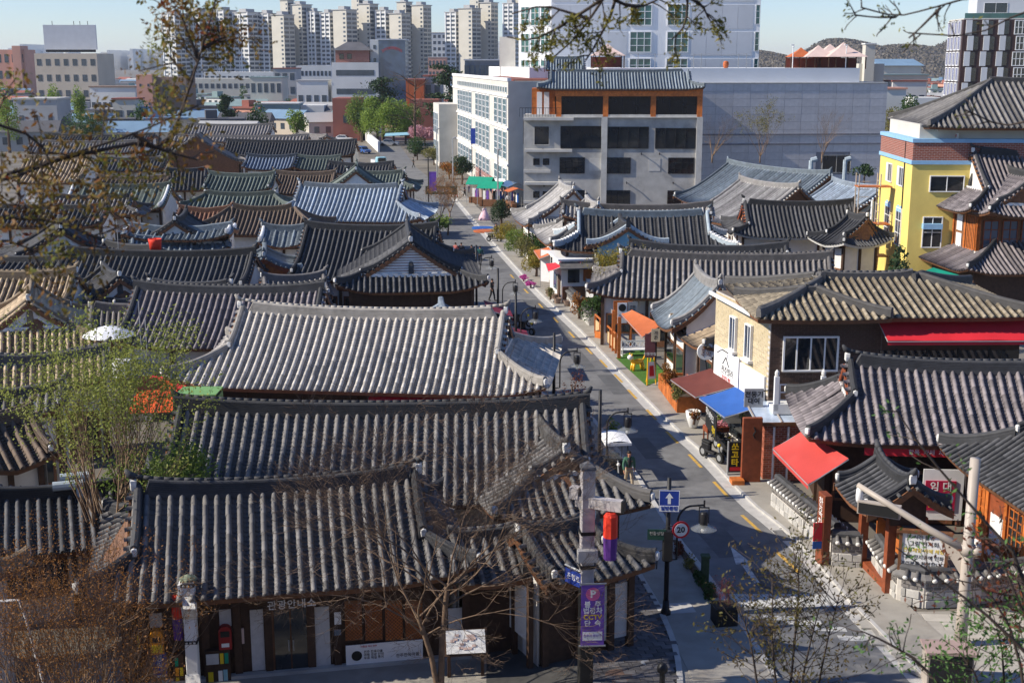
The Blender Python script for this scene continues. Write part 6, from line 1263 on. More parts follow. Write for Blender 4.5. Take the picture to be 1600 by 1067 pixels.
for k in range(4):
    a0, a1 = 538 + k * 31.5, 566 + k * 31.5; wl = hrect(a0, a1, 938, 1000, yf, .05, 'lattice_wood', 'lattice_window'); xa, za = hp(a0, 940, yf); xb, zb2 = hp(a1, 999, yf); lat = MB(); wd, hd_ = xb - xa, za - zb2
    for i in range(-8, 9):                     # diagonal lattice
        for sg in (1, -1):
            pts = []; c_ = i * .11
            for u in (0, 1):
                x = u * wd; z = hd_ / 2 + sg * (x - wd / 2) + c_; 
                pts.append((x, z))
            (xa_, za_), (xb_, zb_2) = pts; n_ = 12; seg = [(xa_ + (xb_ - xa_) * t / n_, za_ + (zb_2 - za_) * t / n_) for t in range(n_ + 1)]; seg = [s for s in seg if 0.04 < s[1] < hd_ - .04]
            if len(seg) > 1: (px0_, pz0), (px1_, pz1) = seg[0], seg[-1]; lat.tube([(xa + px0_, yf - .065, zb2 + pz0), (xa + px1_, yf - .065, zb2 + pz1)], .009, 4)
    part('lattice', lat, M['orange_wood'], wl, kind='stuff')
for k, s_ in enumerate('관광안내소'): text(s_, .30, M['white_paint'], h1, face((hp(424 + k * 15.5, 928, yf - .5)[0], yf - .52, hp(452, 944, yf - .5)[1]), (1, 0, 0)), bold=.004)
lb_ = hrect(415, 495, 935, 953, yf - .44, .06, 'timber', 'name_board')
part('stone_base', MB().bx(hp(222, 1050, yf)[0], hp(735, 1030, yf)[0], yf - .25, yf - .01, 0, .2), M['concrete'], h1)
wbn = tag(hrect(540, 661, 1008, 1043, yf - .12, .03, 'white_paint', 'white_banner'), 'long white banner with black disc under the lattice windows', 'banner'); wbn.parent = None; wbn.matrix_world = h1.matrix_basis.copy(); wbn.name = 'wall_banner'
xa, za = hp(540, 1008, yf - .15); xb = hp(661, 1043, yf - .15)[0]; zb_ = hp(540, 1043, yf - .15)[1]; ww_ = xb - xa; hh_ = za - zb_; Fw = face((xa, yf - .155, zb_), (1, 0, 0))
o = part('black_disc', MB().lathe([(.16, 0), (.16, .006), (.001, .006)], 18), M['sign_black'], wbn); o.matrix_local = Fw @ Matrix.Translation((ww_ * .14, hh_ * .5, 0))
text('전주 한옥마을\n여행 관광 안내\n무료 해설 투어', .10, M['sign_black'], wbn, Fw @ Matrix.Translation((ww_ * .23, hh_ * .5, 0)), align='LEFT'); text('전주한옥마을', .13, M['sign_black'], wbn, Fw @ Matrix.Translation((ww_ * .80, hh_ * .35, 0))); text('여행은 역시 전주', .07, M['sign_red'], wbn, Fw @ Matrix.Translation((ww_ * .3, hh_ * .88, 0)))
def wallthing(name, label, cat, px0, px1, py0, py1, m, d=.1, y=None, round_=False):
    y = yf - .02 if y is None else y; x0, z1 = hp(px0, py0, y); x1, z0 = hp(px1, py1, y); t = thing(name, label, cat, h1.matrix_basis @ Vector(((x0 + x1) / 2, y, z0)), h1.rotation_euler.z); w_, h_ = x1 - x0, z1 - z0
    poly = [(-w_ / 2, 0), (w_ / 2, 0)] + ([(w_ / 2 * math.cos(a), h_ - w_ / 2 + w_ / 2 * math.sin(a)) for a in [math.pi * i / 8 for i in range(9)]] if round_ else [(w_ / 2, h_), (-w_ / 2, h_)])
    part('panel' if not round_ else 'case', MB().slab([(p[0], 0, p[1]) for p in poly], (0, -d, 0)), M[m], t); return t, w_, h_
M['amber'] = mat('amber_plastic', (.75, .30, .02), .35, .15, 6); M['deep_red'] = mat('deep_red_box', (.28, .012, .015), .45, .1)
t, w_, h_ = wallthing('alarm_box', 'orange yellow round topped box on the office wall', 'box', 234, 257, 981, 1016, 'amber', .22, round_=True); part('window', MB().bx(-w_ * .3, w_ * .3, -.235, -.22, h_ * .5, h_ * .72), M['sign_black'], t); part('plate', MB().bx(-w_ * .42, w_ * .42, -.235, -.22, h_ * .08, h_ * .4), M['sign_yellow'], t)
t, w_, h_ = wallthing('letter_box', 'deep red round topped box on the office wall', 'box', 341, 363, 974, 1008, 'deep_red', .25, round_=True); part('plate', MB().bx(-w_ * .3, w_ * .3, -.265, -.25, h_ * .12, h_ * .28), M['white_paint'], t); part('slot', MB().bx(-w_ * .35, w_ * .35, -.265, -.25, h_ * .55, h_ * .8), M['sign_black'], t)
t, w_, h_ = wallthing('poster', 'dark blue poster with white calligraphy on the office wall', 'poster', 238, 262, 1020, 1056, 'navy_print' if 'navy_print' in M else 'sign_blue', .03); text('동\n락', .22, M['white_paint'], t, face((0, -.035, h_ * .62), (1, 0, 0))); part('strip', MB().bx(-w_ * .48, w_ * .48, -.04, -.03, .02, .08), M['white_paint'], t)
wallthing('flyer', 'yellow flyer left of the orange box', 'flyer', 214, 225, 993, 1014, 'sign_yellow', .03); wallthing('flyer', 'pink flyer beside the paper door', 'flyer', 371, 382, 981, 1004, 'tent_pink', .04); wallthing('flyer', 'small red and white flyer on the post by the lattice windows', 'flyer', 522, 533, 956, 974, 'white_paint', .03, yf - .12); wallthing('flyer', 'small pale blue flyer on the post by the lattice windows', 'flyer', 522, 533, 983, 991, 'glass_blue', .03, yf - .12)
t, w_, h_ = wallthing('leaflet_rack', 'dark leaflet rack with coloured brochures by the column', 'rack', 320, 362, 1012, 1062, 'timber', .25)
for i, (u, v, a, b, m_) in enumerate([(.05, .62, .5, .3, 'rice_paper'), (.6, .62, .14, .3, 'sign_yellow'), (.78, .62, .15, .3, 'green_cloth'), (.5, .12, .17, .3, 'white_paint'), (.7, .12, .17, .32, 'blue_board'), (.1, .12, .2, .28, 'sign_yellow')]): part('brochure', MB().bx((u - .5) * w_, (u + a - .5) * w_, -.27, -.25, v * h_, (v + b) * h_), M[m_], t)
t, w_, h_ = wallthing('leaflet_rack', 'narrow leaflet rack left of the white column', 'rack', 270, 290, 1018, 1067, 'timber', .2)
for i, (u, v, m_) in enumerate([(.2, .65, 'green_cloth'), (.2, .35, 'amber'), (.6, .35, 'sign_yellow'), (.2, .05, 'sign_yellow')]): part('brochure', MB().bx((u - .5) * w_, (u + .3 - .5) * w_, -.22, -.2, v * h_, (v + .25) * h_), M[m_], t)
# red strips under the pale house
for a, b, lb in [(232, 573, 'left red gutter awning under the pale limed roof'), (577, 815, 'right red gutter awning under the pale limed roof')]:
    y3 = -4.1; p0 = hit(h3, a, 624, 1, y3); p1 = hit(h3, b, 624, 1, y3); t = thing('eave_awning', lb, 'awning', h3.matrix_basis @ Vector((p0.x, y3, p0.z)), h3.rotation_euler.z, 'red strips under the pale limed roof'); w_ = p1.x - p0.x
    part('strip', MB().slab([(0, 0, .12), (w_, 0, .12), (w_, -.5, -.18), (0, -.5, -.18)], (0, 0, .03)).bx(0, w_, -.52, -.49, -.32, -.16), M['red_cloth'], t)
# wall panels of the gatehouse
iv = hgt.matrix_basis
for k in range(2): part('plaster_panel', MB().bx(-2.13 if 0 else -1.48, -1.44, -.95 + k * .95, -.15 + k * .95, .9, 2.6), M['plaster'], hgt)
for y in (-1.1, -.05, .75): part('post', MB().bx(-1.52, -1.36, y - .08, y + .08, .1, 2.9), M['timber'], hgt)
for x in (-1.0, .2, 1.3, 2.0): part('post', MB().bx(x - .1, x + .1, -1.3, -1.1, .1, 2.9), M['timber'], hgt)
for x0, x1 in ((.35, 1.15), (1.42, 1.88)): part('plaster_panel', MB().bx(x0, x1, -1.22, -1.17, .5, 2.3), M['rice_paper'], hgt)
M['moss_stone'] = mat('mossy_stone', (.16, .19, .13), .85, .2, 5)
# ---- white column sign with cloth lantern
def lantern(parent_label, label, loc, r=.16, h_=1.15, group='red and purple cloth lanterns'):
    t = thing('cloth_lantern', label, 'lantern', loc, 0, group); n = 8
    def skin_(z0, z1, r0, r1): return MB().lathe([(r0, z0), (r1, z1)], n)
    part('lower_cloth', MB().lathe([(r * .9, -h_), (r, -h_ * .52)], n), M['lantern_purple'], t); part('upper_cloth', MB().lathe([(r, -h_ * .52), (r, -.08), (r * .7, 0)], n), M['lantern_red'], t); part('hook', MB().tube([(0, 0, 0), (0, 0, .2)], .012, 4), M['black_metal'], t); return t
M['lantern_red'] = mat('lantern_red', (.75, .045, .02), .7, .05); M['lantern_purple'] = mat('lantern_purple', (.10, .03, .22), .7, .05)
cq = at(304, 1078, .1); wc = thing('white_column', 'white painted square column with flared bracket and dark cap in front of the office', 'column', cq, R(4)); zc = atY(303, 905, cq.y).z - .1
part('shaft', MB().bbox((0, 0, zc / 2), (.34, .34, zc), .02), M['white_paint'], wc)
part('bracket', MB().slab([(-.28, -.18, zc - .10), (-.17, -.18, zc - .10), (-.17, -.18, zc - 1.25)], (0, .36, 0)).slab([(.0, -.30, zc - .62), (.0, -.17, zc - .62), (.0, -.17, zc - 1.05)], (.24, 0, 0)), M['white_paint'], wc)
part('front_bracket', MB().slab([(-.17, -.18, zc - .45), (.19, -.18, zc - .45), (.24, -.42, zc - .72), (-.10, -.42, zc - .72)], (0, 0, -.05)).slab([(-.10, -.42, zc - .77), (.24, -.42, zc - .77), (.19, -.18, zc - 1.15), (-.17, -.18, zc - 1.15)], (0, 0, .03)), M['lime'], wc)
part('foot', MB().slab([(-.2, -.2, .6), (.2, -.2, .6), (.3, -.48, .15), (-.15, -.48, .15)], (0, .1, -.1)), M['lime'], wc)
for z in (zc - .10, zc - 1.85): 
    b_ = part('band', MB().bx(-.19, .19, -.19, .19, z - .07, z + .03), M['sign_black'], wc)
    for i in range(3): part('stud', MB().bx(-.14 + i * .11, -.08 + i * .11, -.205, -.19, z - .05, z + .0), M['cream_board'] if 'cream_board' in M else M['lime'], b_)
part('cap', MB().lathe([(.26, zc), (.24, zc + .06), (.02, zc + .16)], 8), M['moss_stone'], wc); lantern('', 'red and purple cloth lantern on the white column left of the office door', cq + Vector((-.36, -.05, zc - .45)), .15, 1.35)
# ---- grey pole with crosspiece, lantern, street plate and purple banner
gq = at(914, 1085, .1); zc = atY(925, 732, gq.y).z - .1; gp = thing('grey_column', 'weathered grey square column with wooden crosspiece and dark cap', 'column', gq, R(6))
M['old_wood'] = mat('weathered_grey_wood', (.46, .425, .42), .85, .18, 5, bump=.3, stain=(.28, .26, .25))
part('shaft', MB().bbox((0, 0, zc * .25), (.40, .40, zc * .5), .02), M['sign_black'], gp); part('upper_shaft', MB().bbox((0, 0, zc * .75), (.37, .37, zc * .5), .02), M['old_wood'], gp)
part('cap', MB().lathe([(.30, zc), (.28, zc + .08), (.02, zc + .22)], 4).xf(Matrix.Rotation(R(45), 4, 'Z')), M['far_dark'], gp)
xb_ = part('crosspiece', MB().box((.3, -.2, zc - .95), (1.35, .26, .30), R(-28)), M['old_wood'], gp); part('end_cap', MB().box((.92, -.53, zc - .95), (.06, .30, .34), R(-28)), M['sign_black'], xb_); part('back_plate', MB().box((-.34, .12, zc - .72), (.25, .26, .34), R(-28)), M['old_wood'], gp)
part('lower_bracket', MB().bx(-.3, .25, -.35, -.1, zc - 2.65, zc - 2.3), M['concrete_light'], gp); part('band', MB().bx(-.21, .21, -.21, .21, zc - 1.9, zc - 1.8).bx(-.21, .21, -.21, .21, zc - 2.9, zc - 2.8), M['sign_black'], gp)
lantern('', 'red and purple cloth lantern hanging from the crosspiece of the grey column', gq + Vector((.62, -.42, zc - 1.15)), .20, 1.35)
bnr = thing('purple_banner', 'purple hanging banner with white P emblem and lettering on the grey column', 'banner', gq + Vector((.16, -.42, 1.75)), R(4)); part('cloth', MB().bx(-.33, .33, -.01, .01, 0, 1.85), M['purple'], bnr); [part('rod', MB().bx(-.38, .38, -.02, .02, z_, z_ + .04), M['grey_metal'], bnr) for z_ in (1.84, -.03)]
o = part('ring', MB().lathe([(.20, 0), (.20, .006), (.001, .006)], 20).xf(Matrix.Translation((0, -.011, 1.56)) @ Matrix.Rotation(R(90), 4, 'X')), mat('pink_ring', (.62, .12, .30), .6), bnr); text('P', .30, M['white_paint'], bnr, face((0, -.02, 1.56), (1, 0, 0)), bold=.01)
for k, (s_, mm_) in enumerate([('불  주', 'white_paint'), ('법정차', 'white_paint'), ('CCTV', 'sign_yellow'), ('단  속', 'white_paint')]): text(s_, .20, M[mm_], bnr, face((0, -.014, 1.24 - k * .19), (1, 0, 0)), bold=.004)
part('white_box', MB().bx(-.28, .28, -.016, -.01, .16, .42), M['white_paint'], bnr); text('전주시 완산구', .09, M['purple'], bnr, face((0, -.02, .3), (1, 0, 0)))
stp = thing('street_plate', 'small blue street name plate angled on the grey column', 'sign', gq + Vector((-.10, -.2, 3.35)), R(-52)); part('plate', MB().bx(-.78, -.02, -.02, .02, 0, .42), M['sign_blue'], stp); text('은행로', .2, M['white_paint'], stp, face((-.4, -.025, .22), (1, 0, 0))); part('bracket', MB().tube([(-.8, 0, .5), (0, 0, .5)], .03, 6), M['grey_metal'], stp)
# tourist map board
mq = at(728, 1067, .1); mbd = thing('map_board', 'slanted white tourist map board on dark legs', 'information board', mq + Vector((0, .3, 0)), R(6)); part('frame', MB().slab([(-.65, -.1, .78), (.65, -.1, .78), (.65, .35, 1.42), (-.65, .35, 1.42)], (0, .05, -.04)), M['timber'], mbd); part('map', MB().slab([(-.58, -.085, .84), (.58, -.085, .84), (.58, .315, 1.40), (-.58, .315, 1.40)], (0, -.02, .02)), M['white_paint'], mbd)
for i in range(14): u, v = random.uniform(-.5, .2), random.uniform(.15, .75); part('map_patch', MB().slab([(u, -.12 + .4 * v, .86 + .56 * v), (u + .12, -.12 + .4 * v, .86 + .56 * v), (u + .12, -.12 + .4 * (v + .1), .86 + .56 * (v + .1)), (u, -.12 + .4 * (v + .1), .86 + .56 * (v + .1))], (0, -.006, .006)), M['tent_pink'], mbd)
for sx in (-.5, .5): part('leg', MB().bx(sx - .05, sx + .05, .1, .2, 0, 1.0), M['timber'], mbd)
# ---- street lamps
def lamp(px, py, label, zt=4.85, first=[None]):
    q = at(px, py, zt); q.z = .1
    if first[0]: return dup(first[0], q, R(-6), label)
    t = thing('street_lamp', label, 'street lamp', q, R(-6), 'black street lamps along the left pavement'); first[0] = t
    part('base', MB().lathe([(.17, 0), (.17, .12), (.12, .2), (.10, .5)], 12), M['black_metal'], t, True); part('pole', MB().tube([(0, 0, .4), (0, 0, zt - .1)], [.085, .07], 10), M['black_metal'], t, True)
    arm = [(0.0, 0, 1.9), (.30, 0, 1.95), (.30, 0, 3.2)] + [(.30 + .5 * (1 - math.cos(a)), 0, 3.2 + .62 * math.sin(a)) for a in [R(15 * i) for i in range(1, 7)]] + [(1.15, 0, 3.86)]
    part('arm', MB().tube(arm, .035, 7), M['black_metal'], t, True); hd = thing.__call__ if 0 else None
    fr_ = part('lantern_frame', MB().tube([(1.15, 0, 4.02), (1.15, 0, 3.8)], .03, 6).bx(.98, 1.32, -.02, .02, 3.75, 3.79).bx(.98, 1.01, -.02, .02, 3.25, 3.79).bx(1.29, 1.32, -.02, .02, 3.25, 3.79), M['black_metal'], t); part('lantern', MB().lathe([(.10, 3.62), (.13, 3.55), (.13, 3.15), (.06, 3.05)], 10, (1.15, 0, 0)), M['black_metal'], t, True); part('shade', MB().lathe([(.13, 3.2), (.42, 3.06), (.43, 3.04), (.13, 3.14)], 16, (1.15, 0, 0)), M['lamp_glass'], t, True); part('bulb', MB().ball((1.15, 0, 2.98), .09, 8, 6), M['white_paint'], t, True); return t
M['lamp_glass'] = mat('clear_lamp_glass', (.34, .36, .36), .1, .05, alpha=.28)
L0 = lamp(1046, 746, 'black street lamp carrying the one-way and speed signs'); 
for px, py, lb in [(938, 609, 'black street lamp beside the white roofed tricycle'), (866, 520, 'black street lamp at the right corner of the pale limed roof'), (806, 457, 'black street lamp before the crimson canopy mid street'), (778, 419, 'black street lamp behind the white boarded gable'), (744, 383, 'black street lamp among the walkers in dark coats')]: lamp(px, py, lb)
lp = L0.location
osg = thing('one_way_sign', 'blue one-way sign with white upward arrow on the lamp post', 'sign', lp + Vector((0, -.12, 3.62)), R(-4)); part('plate', MB().bx(-.33, .33, -.015, .015, 0, .74), M['sign_blue'], osg); part('arrow', MB().add([(-.05, -.02, .28), (.05, -.02, .28), (.05, -.02, .48), (.13, -.02, .48), (0, -.02, .66), (-.13, -.02, .48), (-.05, -.02, .48)], [tuple(range(7))]), M['white_paint'], osg); part('white_strip', MB().bx(-.32, .32, -.019, -.014, .02, .22), M['white_paint'], osg); text('일방통행', .15, M['sign_blue'], osg, face((0, -.022, .12), (1, 0, 0)), bold=.005); part('border', MB().bx(-.33, .33, -.018, -.014, .72, .74).bx(-.33, -.31, -.018, -.014, .22, .72).bx(.31, .33, -.018, -.014, .22, .72), M['white_paint'], osg)
rs_ = thing('speed_sign', 'round red bordered speed limit sign reading 20', 'sign', lp + Vector((.40, -.14, 3.02)), R(8)); Mx = Matrix.Rotation(R(90), 4, 'X'); part('rim', MB().lathe([(.29, 0), (.29, .02), (.01, .02)], 28).xf(Mx), M['sign_red'], rs_); part('disc', MB().lathe([(.22, .02), (.22, .028), (.01, .028)], 28).xf(Mx), M['white_paint'], rs_); text('20', .27, M['sign_black'], rs_, face((-.005, -.034, 0), (1, 0, 0)), bold=.008); part('bracket', MB().tube([(-.4, .1, .1), (-.05, .02, .1)], .025, 5), M['black_metal'], rs_)
gs = thing('green_sign', 'dark green flat sign on the left of the lamp post', 'sign', lp + Vector((-.1, -.14, 2.66)), R(-4)); part('plate', MB().bx(-.58, .02, -.015, .015, 0, .36), M['green_dark'], gs); text('전동성당', .13, M['concrete'], gs, face((-.28, -.02, .22), (1, 0, 0)))
part('hand_crank', MB().tube([(-.1, -.05, 2.3), (-.32, -.05, 2.2), (-.34, -.05, 1.6)], .022, 5), M['black_metal'], L0); part('junction_box', MB().bbox((.0, -.02, 2.45), (.34, .30, 1.1), .05), M['black_metal'], L0)
# planter box and hedge strip beside the left kerb
pbx = thing('black_planter', 'black square planter box with red purple shoots by the kerb', 'planter', at(1131, 972, .12), R(8)); part('box', MB().bx(-.36, .36, -.33, .33, 0, .6).bx(-.39, .39, -.36, .36, .55, .62), M['sign_black'], pbx); part('soil', MB().bx(-.33, .33, -.3, .3, .6, .64), M['soil'], pbx)
hs_ = [at(1050, 848), at(1058, 848), at(1122, 938), at(1106, 942)]; struct('planting_strip', MB().add([(p.x, p.y, .135) for p in hs_], [(0, 1, 2, 3)]), M['soil'])
pstp = at(1101, 908, .12); single('green_bollard', 'mossy green square post in the planting strip', 'post', MB().bbox((0, 0, .45), (.26, .26, .9), .02).bbox((0, 0, .95), (.32, .32, .1), .02), mat('mossy_dark', (.05, .08, .04), .85, .25, 5), pstp)
bq = at(1034, 1085, .1); single('bollard', 'black round topped bollard at the bottom edge of the forecourt', 'bollard', MB().lathe([(.12, 0), (.12, .1), (.08, .2), (.08, .7), (.15, .74), (.16, .86), (.10, .98), (.02, 1.02)], 14), M['black_metal'], bq, smooth=True)
# parasol terrace between the houses
pq = at(172, 560, 3.0); ps = thing('parasol', 'white cloth parasol on the roof terrace at left', 'parasol', (pq.x, pq.y, 0)); zp = atY(165, 508, pq.y).z; pr_ = MB()
for i in range(12):
    a0, a1 = 2 * math.pi * i / 12, 2 * math.pi * (i + 1) / 12; r_ = 1.32; pr_.add([(0, 0, zp), (r_ * .55 * math.cos(a0), r_ * .55 * math.sin(a0), zp - .2), (r_ * .55 * math.cos(a1), r_ * .55 * math.sin(a1), zp - .2), (r_ * math.cos(a0), r_ * math.sin(a0), zp - .52), (r_ * math.cos(a1), r_ * math.sin(a1), zp - .52)], [(0, 1, 2), (1, 3, 4, 2)])
part('canopy', pr_, M['white_paint'], ps); part('pole', MB().tube([(0, 0, 2.2), (0, 0, zp + .1)], .035, 6), M['grey_metal'], ps)
tz = 2.5; te = thing('roof_terrace', 'small flat roof terrace under the white parasol', 'terrace', (pq.x + .3, pq.y + .2, 0)); part('deck', MB().bx(-1.9, 2.2, -1.6, 1.6, 2.3, 2.45), M['concrete'], te); part('wall', MB().bx(-1.8, 2.1, -1.5, 1.5, 0, 2.3), M['concrete'], te)
for x, y, lb in ((-.9, -.9, 'black and white striped chair under the parasol, left one'), (-.35, -.5, 'black and white striped chair under the parasol, right one')):
    c_ = thing('striped_chair', lb, 'chair', (pq.x + x, pq.y + y, 2.45), R(20), 'striped terrace chairs'); part('seat', MB().bx(-.25, .25, -.25, .25, .4, .46), M['sign_black'], c_)
    for i in range(4): part('back_slat', MB().bx(-.25, .25, .22, .26, .5 + i * .11, .56 + i * .11), M['white_paint'] if i % 2 else M['sign_black'], c_)
    for sx in (-.22, .22):
        for sy in (-.22, .22): part('leg', MB().bx(sx - .02, sx + .02, sy - .02, sy + .02, 0, .42), M['sign_black'], c_)
tbl = thing('covered_table', 'table under a draped white cloth on the terrace', 'table', (pq.x + 1.0, pq.y - 1.1, 2.45)); part('cloth', MB().lathe([(.62, -.15), (.58, .2), (.55, .72), (.5, .76), (.01, .77)], 10, (0, 0, 0), (1, .8)), M['white_paint'], tbl)
rt = thing('roof_tub', 'bright red plastic tub on the steel blue shed roof', 'tub', atY(243, 390, 84.5)); part('tub', MB().lathe([(.38, 0), (.42, .5), (.46, .72), (.40, .72), (.36, .1)], 14), M['lantern_red'], rt, True)
# orange tarpaulin and green box between the houses
tp_ = at(262, 640, 2.6); orn = MB().slab([(-1.6, -.7, 0), (1.5, -.7, .1), (1.5, .8, .75), (-1.6, .8, .65)], (0, 0, .04)).add([(-.7, .2, .55), (.5, .3, .6), (-.1, .9, 1.35)], [(0, 1, 2)]).add([(-.7, .2, .55), (-.1, .9, 1.35), (-.3, 1.5, .6)], [(0, 1, 2)])
single('orange_tarpaulin', 'bright orange tarpaulin stretched behind the broad dark roof', 'tarpaulin', orn, mat('orange_tarp', (.70, .10, .02), .6, .08, 2), tp_); single('red_roof_panel', 'red sheet roof beside the orange tarpaulin', 'roof', MB().slab([(-2.2, 0, .2), (2.4, 0, .2), (2.4, 1.3, .55), (-2.2, 1.3, .55)], (0, 0, .05)), M['red_cloth'], at(270, 628, 2.8) + Vector((0, 1.3, 0)))
single('green_booth', 'light green ribbed booth left of the pale limed roof', 'booth', MB().bx(-.75, .75, -.6, .6, 0, 4.3).bx(-.85, -.7, -.7, .6, 0, 4.4).bx(.7, .85, -.7, .6, 0, 4.4).bx(-.85, .85, -.7, .7, 4.3, 4.45), mat('light_green_paint', (.17, .33, .11), .6, .1), Vector((atY(312, 620, 52).x, 52, 0)))
for px, py, lb in [(118, 745, 'upper pale blue vent pipe on the dark low roof'), (107, 758, 'lower pale blue vent pipe on the dark low roof')]: single('vent_pipe', lb, 'pipe', MB().tube([(-.5, -.1, 0), (.45, .1, 0)], .16, 10).tube([(.35, .08, 0), (.35, .08, -1.5)], .13, 8), M['steel_trim'], at(px, py, 3.9), R(6))
for px, py, z0, z1, lb in [(782, 483, 0, 2.6, 'crimson canopy right of the white boarded gable'), (808, 520, 0, 2.4, 'crimson canopy behind the pale limed house by the road')]:
    q = at(px, py, z1); awning(lb, q + Vector((-1.1, .5, .5)), q + Vector((-.8, -2.6, .5)), q + Vector((.55, .6, 0)), q + Vector((.8, -2.5, 0)), mat('crimson', (.22, .02, .04), .7, .1), .3)
# antennas
for px, py0, py1, Y, lb in [(123, 490, 560, 66, 'thin steel aerial left of the parasol'), (220, 470, 530, 63, 'thin steel aerial on the mauve roof'), (232, 500, 585, 60, 'thin steel aerial before the mauve roof'), (185, 345, 390, 85, 'thin aerial beside the steel blue roof')]:
    a, b = atY(px, py1, Y), atY(px, py0, Y); single('aerial', lb, 'aerial', MB().tube([(0, 0, -2.5), (0, 0, b.z - a.z)], .025, 5), M['grey_metal'], a)
# ================================================================ people and vehicles
TMP = bpy.data.scenes.new('workbench'); TMPC = TMP.collection
def skinmesh(name, verts, edges, m, sub=1):
    me = bpy.data.meshes.new(name + '_cage'); me.from_pydata([v[:3] for v in verts], edges, []); o = bpy.data.objects.new(name + '_cage', me); TMPC.objects.link(o)
    sk = o.modifiers.new('s', 'SKIN'); sk.use_smooth_shade = True
    for i, v in enumerate(verts):
        r = v[3]; r = r if isinstance(r, tuple) else (r, r); me.skin_vertices[0].data[i].radius = r; me.skin_vertices[0].data[i].use_root = (i == 0)
    sb = o.modifiers.new('u', 'SUBSURF'); sb.levels = sub
    TMP.view_layers[0].update(); dg = TMP.view_layers[0].depsgraph; out = bpy.data.meshes.new_from_object(o.evaluated_get(dg)); bpy.data.objects.remove(o); bpy.data.meshes.remove(me); out.materials.clear(); out.materials.append(m); out.name = name; return out
CL = {}
def cloth(rgb):
    if rgb not in CL: CL[rgb] = mat('cloth_%02d' % len(CL), rgb, .85, .12, 9)
    return CL[rgb]
def person(label, loc, yaw, top, bottom, shoes=(.03, .03, .03), stride=.16, skirt=None, detail=False, hair=True, arm=.12, group=None):
    t = thing('person', label, 'person', loc, yaw, group); s = stride
    P = dict(pel=(0, 0, .93), chest=(0, -.01, 1.28), neck=(0, -.01, 1.46), head=(0, -.03, 1.60), crown=(0, -.02, 1.70))
    sh = {k: (k * .185, 0, 1.40) for k in (-1, 1)}; el = {k: (k * (.25 + .02), k * arm * .6 + .02, 1.13) for k in (-1, 1)}; ha = {k: (k * .27, k * arm - .06, .88) for k in (-1, 1)}
    hip = {k: (k * .095, 0, .88) for k in (-1, 1)}; kn = {k: (k * .10, -k * s * .55 - .03, .49) for k in (-1, 1)}; an = {k: (k * .10, -k * s * 1.1 + (.06 if k < 0 else 0), .08) for k in (-1, 1)}; toe = {k: (k * .11, an[k][1] - .17, .035) for k in (-1, 1)}
    V = [(*P['pel'], (.13, .10)), (*P['chest'], (.15, .10)), (*P['neck'], .055), (0, -.02, 1.55, .078), (*P['head'], (.082, .095)), (0, -.02, 1.69, .06)]; E_ = [(0, 1), (1, 2), (2, 3), (3, 4), (4, 5)]
    for k in (-1, 1):
        b = len(V); V += [(*sh[k], .062), (*el[k], .043), (*ha[k], .034), (ha[k][0], ha[k][1] - .015, ha[k][2] - .07, .03)]; E_ += [(1, b), (b, b + 1), (b + 1, b + 2), (b + 2, b + 3)]
        b = len(V); V += [(*hip[k], .088), (*kn[k], .058), (*an[k], .042)]; E_ += [(0, b), (b, b + 1), (b + 1, b + 2)]
    link('body', skinmesh('body', V, E_, M['skin']), t)
    V = [(0, 0, .90, (.155, .12)), (0, 0, 1.10, (.16, .115)), (0, -.01, 1.30, (.178, .12)), (0, -.01, 1.45, (.075, .07))]; E_ = [(0, 1), (1, 2), (2, 3)]
    for k in (-1, 1): b = len(V); V += [(*sh[k], .078), (*el[k], .06), (ha[k][0], ha[k][1] * .98, ha[k][2] + .03, .047)]; E_ += [(2, b), (b, b + 1), (b + 1, b + 2)]
    jk = link('jacket', skinmesh('jacket', V, E_, cloth(top)), t)
    if skirt:
        part('skirt', MB().lathe([(skirt, .06), (skirt * .86, .45), (skirt * .5, .95), (.16, 1.22), (.13, 1.25)], 16), cloth(bottom), t, True)
    else:
        V = [(0, 0, .97, (.145, .115))]; E_ = []
        for k in (-1, 1): b = len(V); V += [(*hip[k], .10), (*kn[k], .074), (an[k][0], an[k][1], .10, .062)]; E_ += [(0, b), (b, b + 1), (b + 1, b + 2)]
        link('trousers', skinmesh('trousers', V, E_, cloth(bottom)), t)
    for k in (-1, 1): part('shoe', MB().ball((an[k][0], an[k][1] - .06, .05), (.05, .135, .055), 10, 6), cloth(shoes), t, True)
    if hair: part('hair', MB().ball((0, .005, 1.655), (.092, .108, .085), 12, 8), M['hair'], t, True)
    hd = MB().ball((0, -.122, 1.60), (.014, .022, .018), 6, 4)
    part('nose', hd, M['skin'], t, True)
    if detail:
        for k in (-1, 1):
            part('eye', MB().ball((k * .034, -.108, 1.625), (.011, .008, .007), 6, 4), M['hair'], t, True); part('ear', MB().ball((k * .086, -.02, 1.60), (.012, .022, .03), 6, 4), M['skin'], t, True)
            hx, hy, hz = ha[k]; fg = MB()
            for i in range(4): x = hx + (i - 1.5) * .0; y = hy - .015 + (i - 1.5) * .019; L_ = (.055, .068, .064, .05)[i]; fg.tube([(x, y, hz - .06), (x - k * .008, y - .004, hz - .085 - L_ * .5), (x - k * .024, y - .004, hz - .085 - L_)], [.0095, .009, .007], 6)
            fg.tube([(hx - k * .01, hy - .04, hz - .03), (hx - k * .02, hy - .062, hz - .07), (hx - k * .025, hy - .06, hz - .10)], [.011, .010, .008], 6); part('fingers', fg, M['skin'], t, True)
        part('mouth', MB().ball((0, -.107, 1.565), (.022, .006, .004), 6, 4), cloth((.3, .09, .08)), t); part('shirt', MB().ball((0, -.085, 1.24), (.085, .055, .23), 10, 8), cloth((.02, .02, .025)), t, True)
    return t
